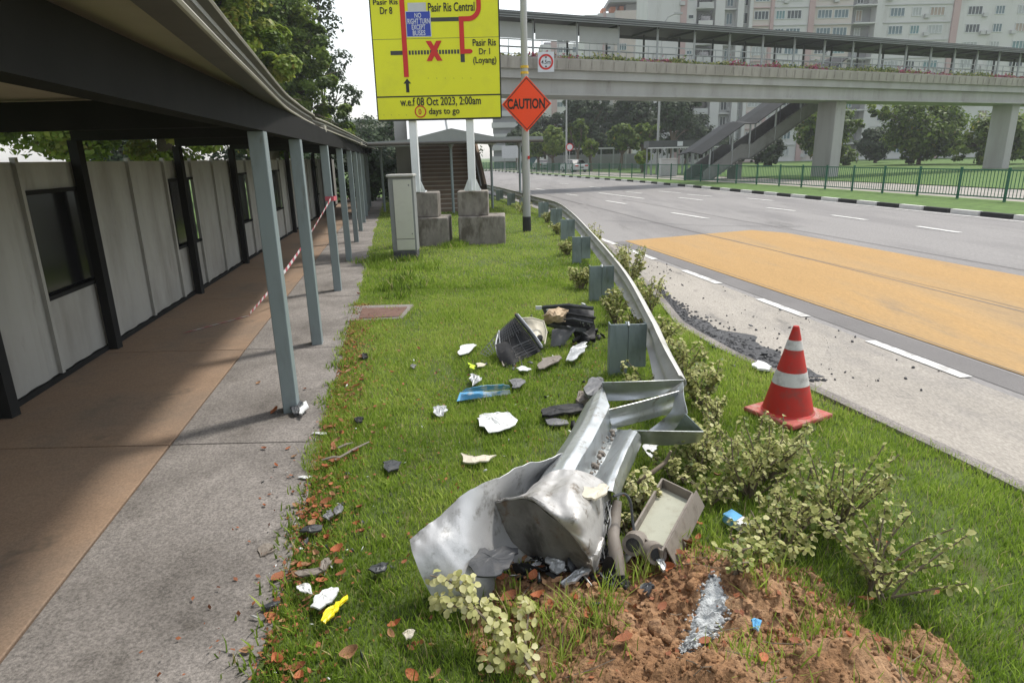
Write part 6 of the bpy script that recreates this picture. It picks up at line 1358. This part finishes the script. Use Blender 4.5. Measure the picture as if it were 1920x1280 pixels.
ft('pale green tree beside the caution sign', 1036, 228, 88, 26, 'tree_leaf', 404, 0.08, 4500, 298)
ft('small leafy tree just right of the caution sign', 1008, 244, 92, 22, 'tree_leaf', 405, -0.15, 3500, 298)
ft('slim green tree behind the white car', 1083, 216, 84, 17, 'tree_leaf', 406, -0.18, 3600, 282)
ft('round olive tree left of the thin far pole', 1164, 226, 82, 31, 'tree_leaf', 407, -0.18, 4600, 288)
ft('round olive tree at the thin far pole', 1206, 230, 84, 24, 'tree_leaf', 408, -0.14, 4200, 276)
ft('small young tree behind the green fence', 1108, 258, 80, 17, 'tree_leaf', 409, -0.05, 2400, 296)
ft('dark bush tree between the two olive trees', 1138, 246, 94, 24, 'dark_tree_leaf', 410, 0.0, 3600, 300)
ft('rounded shrub tree before the far walkway', 1206, 282, 70, 15, 'tree_leaf', 411, 0.02, 2200, 310)
ft('distant tree seen left of the lamp pole', 968, 240, 100, 22, 'dark_tree_leaf', 412, 0.2, 2600, 290)
for k_, (px0, top_, lab) in enumerate(((1070, 186, 'deep dark tree behind the far lamp post, filling the view'), (1130, 178, 'deep dark tree closing the gap between the dark tall trees'), (1215, 180, 'deep dark tree behind the thin far pole'), (1290, 196, 'deep dark tree nearest the apartment block foot'), (1020, 205, 'deep dark tree behind the caution sign'), (1350, 250, 'deep dark bush under the far staircase'))):
    ft(lab, px0, top_, 106, 44, 'dark_tree_leaf', 430 + k_, 0.0, 6500, 304)
ft('dark tree behind the far staircase', 1440, 240, 84, 34, 'dark_tree_leaf', 413, 0.05, 4500, 310)
ft('green tree beyond the far staircase towards the road end', 1565, 170, 80, 62, 'tree_leaf', 414, -0.1, 6000, 310)
ft('tall green tree outermost across the road', 1745, 150, 76, 85, 'tree_leaf', 415, -0.06, 7500, 310)
ft('dark tree beside the tall outermost tree', 1650, 235, 90, 40, 'dark_tree_leaf', 416, 0.1, 4500, 305)
ft('low leafy tree at the far road end across the road', 1880, 190, 70, 70, 'tree_leaf', 417, 0.0, 6000, 318)

# ================================================================== APARTMENT BLOCKS
BY = 120.0; SH = 2.8
def bx(px): return at(px, 200, BY).x
ap = thing('apartment_block', 'tall grey white apartment block with pink strip across the road', 'building', (bx(1340), BY, 0))
NF = 17; HB = NF * SH + 1
def slab_(name, p0, p1, m_, d0=0.0, d1=10.0, z0=0.0, z1=HB, parent=ap):
    x0_, x1_ = (bx(p0), bx(p1)) if p1 - p0 > 0 and p0 > 300 else (p0, p1)
    return MB().box(((x0_ + x1_) / 2, BY + (d0 + d1) / 2, (z0 + z1) / 2), (x1_ - x0_, d1 - d0, z1 - z0)).build(name, m_, parent)
def wx(name, x0_, x1_, m_, d0, d1, z0=0.0, z1=HB, parent=ap):
    return MB().box(((x0_ + x1_) / 2, BY + (d0 + d1) / 2, (z0 + z1) / 2), (x1_ - x0_, d1 - d0, z1 - z0)).build(name, m_, parent)
wx('wall', bx(1208), bx(1268), 'hdb_white', 0.0, 10)
wx('wall_strip', bx(1268), bx(1279), 'hdb_pink', -0.15, 10)
wx('wall', bx(1279), bx(1297), 'hdb_white', 0.0, 10)
wx('recess_wall', bx(1297), bx(1330), 'hdb_recess', 1.6, 10)
wx('pilaster', bx(1330), bx(1347), 'hdb_white', -0.3, 10)
wx('recess_wall', bx(1347), bx(1371), 'hdb_grey', 1.4, 10)
wx('pilaster', bx(1371), bx(1382), 'hdb_white', -0.2, 10)
wx('recess_wall', bx(1382), bx(1393), 'hdb_grey', 1.2, 10)
wx('pilaster', bx(1393), bx(1399), 'hdb_white', 0.0, 10)
wx('wall', bx(1399), bx(1431), 'hdb_cream', 0.2, 10)
wx('pilaster', bx(1431), bx(1437), 'hdb_pink', -0.1, 10)
wx('wall', bx(1437), bx(1500), 'hdb_white', 0.1, 10)
wx('wall_strip', bx(1500), bx(1510), 'hdb_pink', -0.15, 10)
wx('wall', bx(1510), bx(1580), 'hdb_cream', 0.3, 10)
wx('recess_wall', bx(1580), bx(1620), 'hdb_recess', 1.5, 10)
wx('pilaster', bx(1620), bx(1634), 'hdb_white', -0.3, 10)
wx('wall', bx(1634), bx(1760), 'hdb_white', 0.1, 10)
wx('wall_strip', bx(1760), bx(1772), 'hdb_pink', -0.15, 10)
wx('wall', bx(1772), bx(1990), 'hdb_white', 0.1, 10)
# one window of each size, copied; every window is a part with panes as its sub-part
def win_proto(w, h, nb):
    fr_ = MB(); 
    fr_.box((0, -0.03, h / 2), (w + 0.16, 0.06, 0.09)); fr_.box((0, -0.03, -h / 2), (w + 0.16, 0.10, 0.09))
    for k in range(nb + 1): fr_.box((-w / 2 + w * k / nb, -0.03, 0), (0.09, 0.06, h))
    f = fr_.build('window', 'window_frame', ap, origin=(0, 0, 0))
    p_ = MB().box((0, 0.0, 0), (w, 0.03, h)).build('pane', 'window_glass', f, origin=(0, 0, 0)); return f, p_
def win(proto, pos, parent=ap):
    f, p_ = proto
    if not f.get('used'):
        f['used'] = 1; f.parent = parent; f.location = Vector(pos) - ORG[parent.name]; ORG[f.name] = Vector(pos); ORG[p_.name] = Vector(pos); return
    o = copy_piece(f, pos, parent); c = p_.copy(); COL.objects.link(c); c.parent = o; c.location = (0, 0, 0)
    k = random.random()
    if k < 0.75:
        c.material_slots[0].link = 'OBJECT'; c.material_slots[0].material = MATS['curtain_pale' if k < 0.2 else 'curtain_warm' if k < 0.32 else 'glass_dark' if k < 0.58 else 'glass_teal']
    if random.random() < 0.35 and parent is ap:
        MB().box((pos[0] + random.choice((-1.6, 1.7)), pos[1] - 0.25, pos[2] - 0.75), (0.8, 0.45, 0.6)).build('condenser', 'hdb_grey', parent)
w3, w2_, wd_, ws = win_proto(2.4, 1.3, 4), win_proto(1.5, 1.3, 3), win_proto(1.0, 1.7, 2), win_proto(0.9, 0.6, 1)
lean_z = 0.0
for fl in range(0, 11):
    z = fl * SH + 1.75
    win(ws, (bx(1287), BY - 0.02, z)); win(wd_, (bx(1361), BY + 1.37, z - 0.2)); win(wd_, (bx(1388), BY + 1.17, z - 0.2))
    win(w3, (bx(1415), BY + 0.17, z)); win(w2_, (bx(1449), BY + 0.07, z)); win(w3, (bx(1474), BY + 0.07, z))
    for x_ in (1530, 1560): win(w3, (bx(x_), BY + 0.27, z))
    win(wd_, (bx(1598), BY + 1.47, z - 0.2))
    for x_ in (1660, 1695, 1732, 1800, 1845, 1890): win(w3 if x_ % 2 == 0 else w2_, (bx(x_), BY + 0.07, z))
    # service balcony: slab, rail and a dark recess behind it
    zb_ = fl * SH
    bal = MB().box((bx(1310), BY + 0.2, zb_ + 0.1), (bx(1326) - bx(1296), 2.6, 0.2)).build('balcony', 'hdb_white', ap)
    MB().box((bx(1311), BY - 1.05, zb_ + 0.55), (bx(1324) - bx(1298), 0.1, 0.8)).build('balustrade', 'hdb_white' if fl % 3 else 'hdb_grey', bal)
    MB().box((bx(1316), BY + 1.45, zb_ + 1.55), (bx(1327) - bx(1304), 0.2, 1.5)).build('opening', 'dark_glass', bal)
    MB().tube([(bx(1299), BY - 1.2, zb_ + 1.2), (bx(1299), BY - 3.4, zb_ + 1.5)], 0.05, 5).build('drying_pole', 'hdb_recess', bal)
    if fl % 2 == 0: MB().box((bx(1312), BY - 0.6, zb_ + 1.35), (1.6, 0.06, 0.7)).build('laundry', 'laundry', bal)
    MB().box((bx(1359), BY + 0.9, zb_ + 0.1), (bx(1370) - bx(1348), 1.0, 0.22)).build('floor_band', 'hdb_white', ap)
    MB().box((bx(1600), BY + 0.6, zb_ + 0.1), (bx(1619) - bx(1581), 2.2, 0.22)).build('floor_band', 'hdb_white', ap)
    for x0_, x1_ in ((1400, 1430), (1438, 1499), (1511, 1579), (1635, 1759)):
        MB().box(((bx(x0_) + bx(x1_)) / 2, BY + 0.05, zb_ + 0.1), (bx(x1_) - bx(x0_) - 0.1, 0.24, 0.16)).build('floor_band', 'hdb_pink' if x0_ == 1400 else 'hdb_grey', ap)
# second block behind, with a stepped roof
BY2 = 150.0
ap2 = thing('apartment_block', 'cream apartment block with orange roof columns behind the footbridge roof', 'building', (at(1150, 200, BY2).x, BY2, 0))
def w2x(name, p0, p1, zt_py, m_, d0, d1, z0=0.0, parent=ap2):
    a, b = at(p0, 200, BY2).x, at(p1, 200, BY2).x; z1 = at((p0 + p1) / 2, zt_py, BY2).z
    return MB().box(((a + b) / 2, BY2 + (d0 + d1) / 2, (z0 + z1) / 2), (b - a, d1 - d0, z1 - z0)).build(name, m_, parent)
w2x('wall', 1196, 1224, 8, 'hdb_grey', 0.5, 12); w2x('wall', 1150, 1196, 20, 'hdb_cream', 0, 12); w2x('wall', 1120, 1150, 24, 'hdb_grey', 0.6, 12); w2x('wall_strip', 1129, 1134, 22, 'hdb_pink', 0.2, 0.6)
w2x('wall', 1096, 1120, 26, 'hdb_white', 1.2, 12)
for p0, p1, t_, m_ in ((1128, 1135, 12, 'orange_tile'), (1144, 1153, 9, 'orange_tile'), (1160, 1168, 8, 'orange_tile'), (1172, 1192, 4, 'hdb_grey')):
    w2x('roof_column', p0, p1, t_, m_, 2, 5, at(1150, 26, BY2).z - 0.5)
a, b = at(1142, 2, BY2), at(1206, 4, BY2)
MB().box(((a.x + b.x) / 2, BY2 + 4, a.z), (b.x - a.x, 9, 0.8)).build('roof_slab', 'hdb_recess', ap2)
f2 = [0]
pr2 = None
for fl in range(0, 10):
    for px_ in (1207, 1216, 1165, 1140):
        z = fl * SH + 1.7; x_ = at(px_, 200, BY2).x
        f, p_ = ws if px_ in (1140,) else w2_
        yoff = {1207: 0.45, 1216: 0.45, 1165: -0.05, 1140: 0.55}[px_]
        o = copy_piece(f, (x_, BY2 + yoff, z), ap2); c = p_.copy(); COL.objects.link(c); c.parent = o; c.location = (0, 0, 0)
# third block, far white slab with pink strip
BY3 = 190.0
ap3 = thing('apartment_block', 'far white slab block with pink strip glimpsed under the footbridge', 'building', (at(1040, 200, BY3).x, BY3, 0))
def w3x(name, p0, p1, zt_py, m_, d0, d1):
    a, b = at(p0, 200, BY3).x, at(p1, 200, BY3).x; z1 = at((p0 + p1) / 2, zt_py, BY3).z
    return MB().box(((a + b) / 2, BY3 + (d0 + d1) / 2, z1 / 2), (b - a, d1 - d0, z1)).build(name, m_, ap3)
w3x('wall', 1014, 1034, 84, 'hdb_white', 0, 12); w3x('wall_strip', 1034, 1044, 78, 'hdb_pink', -0.3, 12); w3x('wall', 1044, 1094, 82, 'hdb_white', 0.2, 12)
w3x('roof_slab', 1022, 1064, 76, 'hdb_recess', 3, 9)
for fl in range(1, 12):
    f, p_ = w2_
    for px_ in (1050, 1062, 1078):
        x_ = at(px_, 200, BY3).x; o = copy_piece(f, (x_, BY3 + 0.15, fl * SH + 1.6), ap3); c = p_.copy(); COL.objects.link(c); c.parent = o; c.location = (0, 0, 0)
# multi storey car park left of the lamp pole
BY4 = 118.0
cpk = thing('car_park', 'grey multi storey car park with banded parapets behind the caution sign', 'building', (at(965, 250, BY4).x, BY4, 0))
xa, xb = at(922, 250, BY4).x, at(1012, 250, BY4).x
MB().box(((xa + xb) / 2, BY4 + 6, 5.5), (xb - xa - 0.4, 10, 11)).build('core', 'hdb_recess', cpk)
for k in range(6): MB().box(((xa + xb) / 2, BY4 + 0.6, 1.6 + k * 1.9), (xb - xa, 0.5, 0.9)).build('parapet', 'hdb_grey', cpk)
MB().box((xb - 1.2, BY4 + 0.2, 4.5), (1.6, 0.3, 8)).build('stair_glazing', 'window_glass', cpk)
# low far building beyond the walkway
lb = thing('low_building', 'low pale building with brick band far beyond the walkway', 'building', (-24, 118, 0))
MB().box((-26, 122, 4.2), (26, 8, 8.4)).build('wall', 'hdb_cream', lb); MB().box((-26, 117.9, 6.4), (26.2, 0.3, 0.9)).build('brick_band', 'hdb_pink', lb); MB().box((-26, 121.8, 8.55), (27, 9, 0.35)).build('roof', 'hdb_grey', lb)
for k in range(8):
    f, p_ = w3; o = copy_piece(f, (-37 + k * 3.1, 117.95, 3.6), lb); c = p_.copy(); COL.objects.link(c); c.parent = o; c.location = (0, 0, 0)

# ================================================================== GREEN FENCE ACROSS THE ROAD
fe = thing('green_fence', 'green metal railing fence along the far verge', 'fence', (15.3, 36.3, 0.07))
fpt = [Vector((fn(y), y, 0.07)) for y in np.linspace(13, 112, 500)]; posts = [fpt[0]]
for p in fpt:
    if (p - posts[-1]).length >= 2.0: posts.append(p)
q = MB(); bar_proto = None
pp = MB().box((0, 0, 0.58), (0.07, 0.07, 1.18)).build('post', 'fence_green', fe, origin=(0, 0, 0))
for i, p in enumerate(posts):
    if i == 0: pp.location = p - ORG[fe.name]; ORG[pp.name] = p
    else: copy_piece(pp, p, fe)
for a, b in zip(posts, posts[1:]):
    for z in (0.14, 1.08): MB().beam(a + Vector((0, 0, z)), b + Vector((0, 0, z)), 0.035, 0.045).build('rail', 'fence_green', fe)
    for k in range(1, 14): c = a + (b - a) * k / 14; q.box(c + Vector((0, 0, 0.61)), (0.018, 0.018, 0.92))
q.build('bars', 'fence_green', fe, kind='stuff')

# ================================================================== FAR STREET FURNITURE, WALKWAY AND CAR
def far_lamp(label, px, base_py, Yd, top_z_, arm):
    b_ = at(px, 300, Yd); t_ = thing('street_lamp', label, 'lamp post', (b_.x, Yd, 0), 'far street lamps')
    MB().tube([(b_.x, Yd, 0), (b_.x, Yd, top_z_)], [0.13, 0.08], 8).build('pole', 'lamp_pole', t_, smooth=True)
    MB().tube([(b_.x, Yd, top_z_ - 0.1), (b_.x + arm * 0.4, Yd, top_z_ + 0.7), (b_.x + arm, Yd, top_z_ + 1.0)], 0.06, 6).build('arm', 'lamp_pole', t_, smooth=True)
    MB().box((b_.x + arm * 1.2, Yd, top_z_ + 1.0), (0.8, 0.3, 0.14)).build('lamp_head', 'lamp_pole', t_); return t_
far_lamp('far lamp post with short curved arm behind the white car', 1062, 310, 78, 8.2, -1.2)
far_lamp('far lamp post rising past the footbridge', 1232, 308, 66, 13.5, 1.2)
rs_ = at(1068, 276, 76); t_ = thing('round_road_sign', 'small round red and white sign by the far lamp post', 'road sign', (rs_.x, 76, 0))
MB().tube([(rs_.x, 76, 0), (rs_.x, 76, rs_.z + 0.4)], 0.04, 6).build('pole', 'lamp_pole', t_)
MB().tube([(rs_.x, 75.92, rs_.z), (rs_.x, 75.96, rs_.z)], 0.42, 20).build('disc', 'sign_white', t_); ring('rim', (rs_.x, rs_.z), 0.32, 0.42, 75.915, 'sign_red', t_)
ib = at(958, 285, 84); t_ = thing('hoarding_board', 'pale blank board on posts beyond the lamp pole', 'board', (ib.x, 84, 0))
MB().box((ib.x, 84, ib.z), (2.3, 0.1, 1.5)).build('panel', 'sign_pale', t_)
for s_ in (-0.8, 0.8): MB().box((ib.x + s_, 84.12, ib.z / 2), (0.1, 0.1, ib.z + 0.8)).build('post', 'lamp_pole', t_)
# covered walkway on the far side
fw = thing('far_walkway', 'dark roofed low walkway at the foot of the far staircase', 'walkway', (18, 62, 0))
x0_, x1_ = at(1215, 280, 62).x, at(1345, 280, 62).x
MB().box(((x0_ + x1_) / 2, 62.8, 2.78), (x1_ - x0_, 2.4, 0.62)).build('roof', 'dark_roof', fw); MB().box(((x0_ + x1_) / 2, 61.56, 2.44), (x1_ - x0_ + 0.2, 0.06, 0.1)).build('roof_edge', 'white_sheet', fw)
for k in range(7):
    x_ = x0_ + 0.3 + (x1_ - x0_ - 0.6) * k / 6
    for y_ in (61.8, 63.8): MB().box((x_, y_, 1.23), (0.14, 0.14, 2.46)).build('post', 'steel_grey', fw)
MB().box((at(1275, 275, 61.5).x, 61.5, 2.78), (0.5, 0.04, 0.4)).build('notice', 'sign_white', fw)
fw2 = thing('far_walkway', 'thin pale roofed walkway running behind the trees across the road', 'walkway', (5, 100, 0))
xa, xb = at(1030, 290, 88).x, at(1225, 284, 88).x
MB().box(((xa + xb) / 2, 89, 2.75), (xb - xa, 2.4, 0.2)).build('roof', 'hdb_grey', fw2)
for k in range(9): MB().box((xa + 0.3 + (xb - xa - 0.6) * k / 8, 88.2, 1.33), (0.16, 0.16, 2.66)).build('post', 'steel_grey', fw2)
MB().box(((xa + xb) / 2, 91.5, 1.0), (xb - xa, 0.2, 2.0)).build('back_wall', 'hdb_recess', fw2)
bxg = at(1253, 300, 58); t_ = thing('roadside_box', 'pale square utility box on the lawn across the road', 'cabinet', (bxg.x, 58, 0.06))
MB().box((bxg.x, 58, 0.75), (1.4, 0.8, 1.4)).build('body', 'sign_pale', t_, bevel=0.03); MB().box((bxg.x, 58, 1.49), (1.5, 0.9, 0.08)).build('cap', 'hdb_white', t_)
def car(label, x, y, rz, paint, z=0.02):
    t_ = thing('parked_car', label, 'car', (x, y, z)); Mx = Matrix.Translation((x, y, z)) @ Matrix.Rotation(rz, 4, 'Z')
    def P_(name, mb, m_, par=t_, **k):
        mb.v = [tuple(Mx @ Vector(v)) for v in mb.v]; return mb.build(name, m_, par, **k)
    prof_ = [(-2.2, 0.35), (-2.2, 0.8), (-2.05, 0.98), (-1.5, 1.0), (-0.95, 1.42), (0.5, 1.45), (1.15, 1.0), (2.0, 0.88), (2.2, 0.7), (2.2, 0.35)]
    lowp = [(-2.2, 0.3), (-2.22, 0.8), (-2.05, 0.98), (1.15, 1.0), (2.0, 0.88), (2.22, 0.65), (2.2, 0.3)]
    rows = []
    for yy_, s_ in ((-0.88, 0.97), (-0.8, 1.0), (0.8, 1.0), (0.88, 0.97)): rows.append([(a * s_, yy_, b) for a, b in lowp])
    q = MB().grid(rows); n = len(lowp); q.f.append(tuple(range(n))); q.f.append(tuple(range(3 * n, 4 * n))[::-1]); P_('body', q, paint, smooth=False)
    rows = [[(-1.6, yy_ * 1.0, 0.98), (-1.0, yy_ * 0.86, 1.42), (0.5, yy_ * 0.86, 1.45), (1.2, yy_, 0.99)] for yy_ in (-0.8, 0.8)]
    q = MB().grid([rows[0], rows[1]]); q.f.append((0, 1, 2, 3)); q.f.append((7, 6, 5, 4)); P_('cabin', q, 'dark_glass')
    q = MB(); q.grid([[(-1.02, s_ * 0.70, 1.435), (0.5, s_ * 0.70, 1.465)] for s_ in (-1, 1)], 0.03); P_('roof', q, paint)
    for xx_ in (-1.35, 1.35):
        for s_ in (-1, 1):
            w_ = P_('wheel', MB().tube([(xx_, s_ * 0.72, 0.32), (xx_, s_ * 0.9, 0.32)], 0.32, 16), 'tyre'); P_('rim', MB().tube([(xx_, s_ * 0.89, 0.32), (xx_, s_ * 0.91, 0.32)], 0.2, 12), 'foil', w_)
    for s_ in (-1, 1):
        P_('tail_light', MB().box((-2.21, s_ * 0.62, 0.75), (0.06, 0.4, 0.18)), 'tail_red'); P_('headlight', MB().box((2.17, s_ * 0.6, 0.7), (0.1, 0.4, 0.16)), 'sign_white')
    P_('number_plate', MB().box((-2.24, 0, 0.55), (0.02, 0.5, 0.12)), 'kerb_black')
car('white car on the service road behind the green fence', at(1076, 312, 80).x, 80.0, 1.9, 'car_paint')
car('silver car parked beyond the lamp pole behind the fence', at(1015, 305, 98).x, 98.0, 1.75, 'hdb_grey')

# ================================================================== HAZE: thin humid air over the whole place
hb = MB().box((0, 420, 27.4), (1440, 1000, 57.0)).build('haze', 'concrete', origin=(0, 0, 0))
hm = bpy.data.materials.new('haze_air'); hm.use_nodes = True; hn = hm.node_tree; hn.nodes.clear()
ho_ = hn.nodes.new('ShaderNodeOutputMaterial'); hv = hn.nodes.new('ShaderNodeVolumePrincipled')
hv.inputs['Density'].default_value = 0.0007; hv.inputs['Color'].default_value = (0.92, 0.94, 0.96, 1); hv.inputs['Anisotropy'].default_value = 0.2
hn.links.new(hv.outputs[0], ho_.inputs['Volume']); hb.data.materials.clear(); hb.data.materials.append(hm)
tag(hb, 'pale thin haze hanging over the whole road scene', 'haze', kind='stuff')
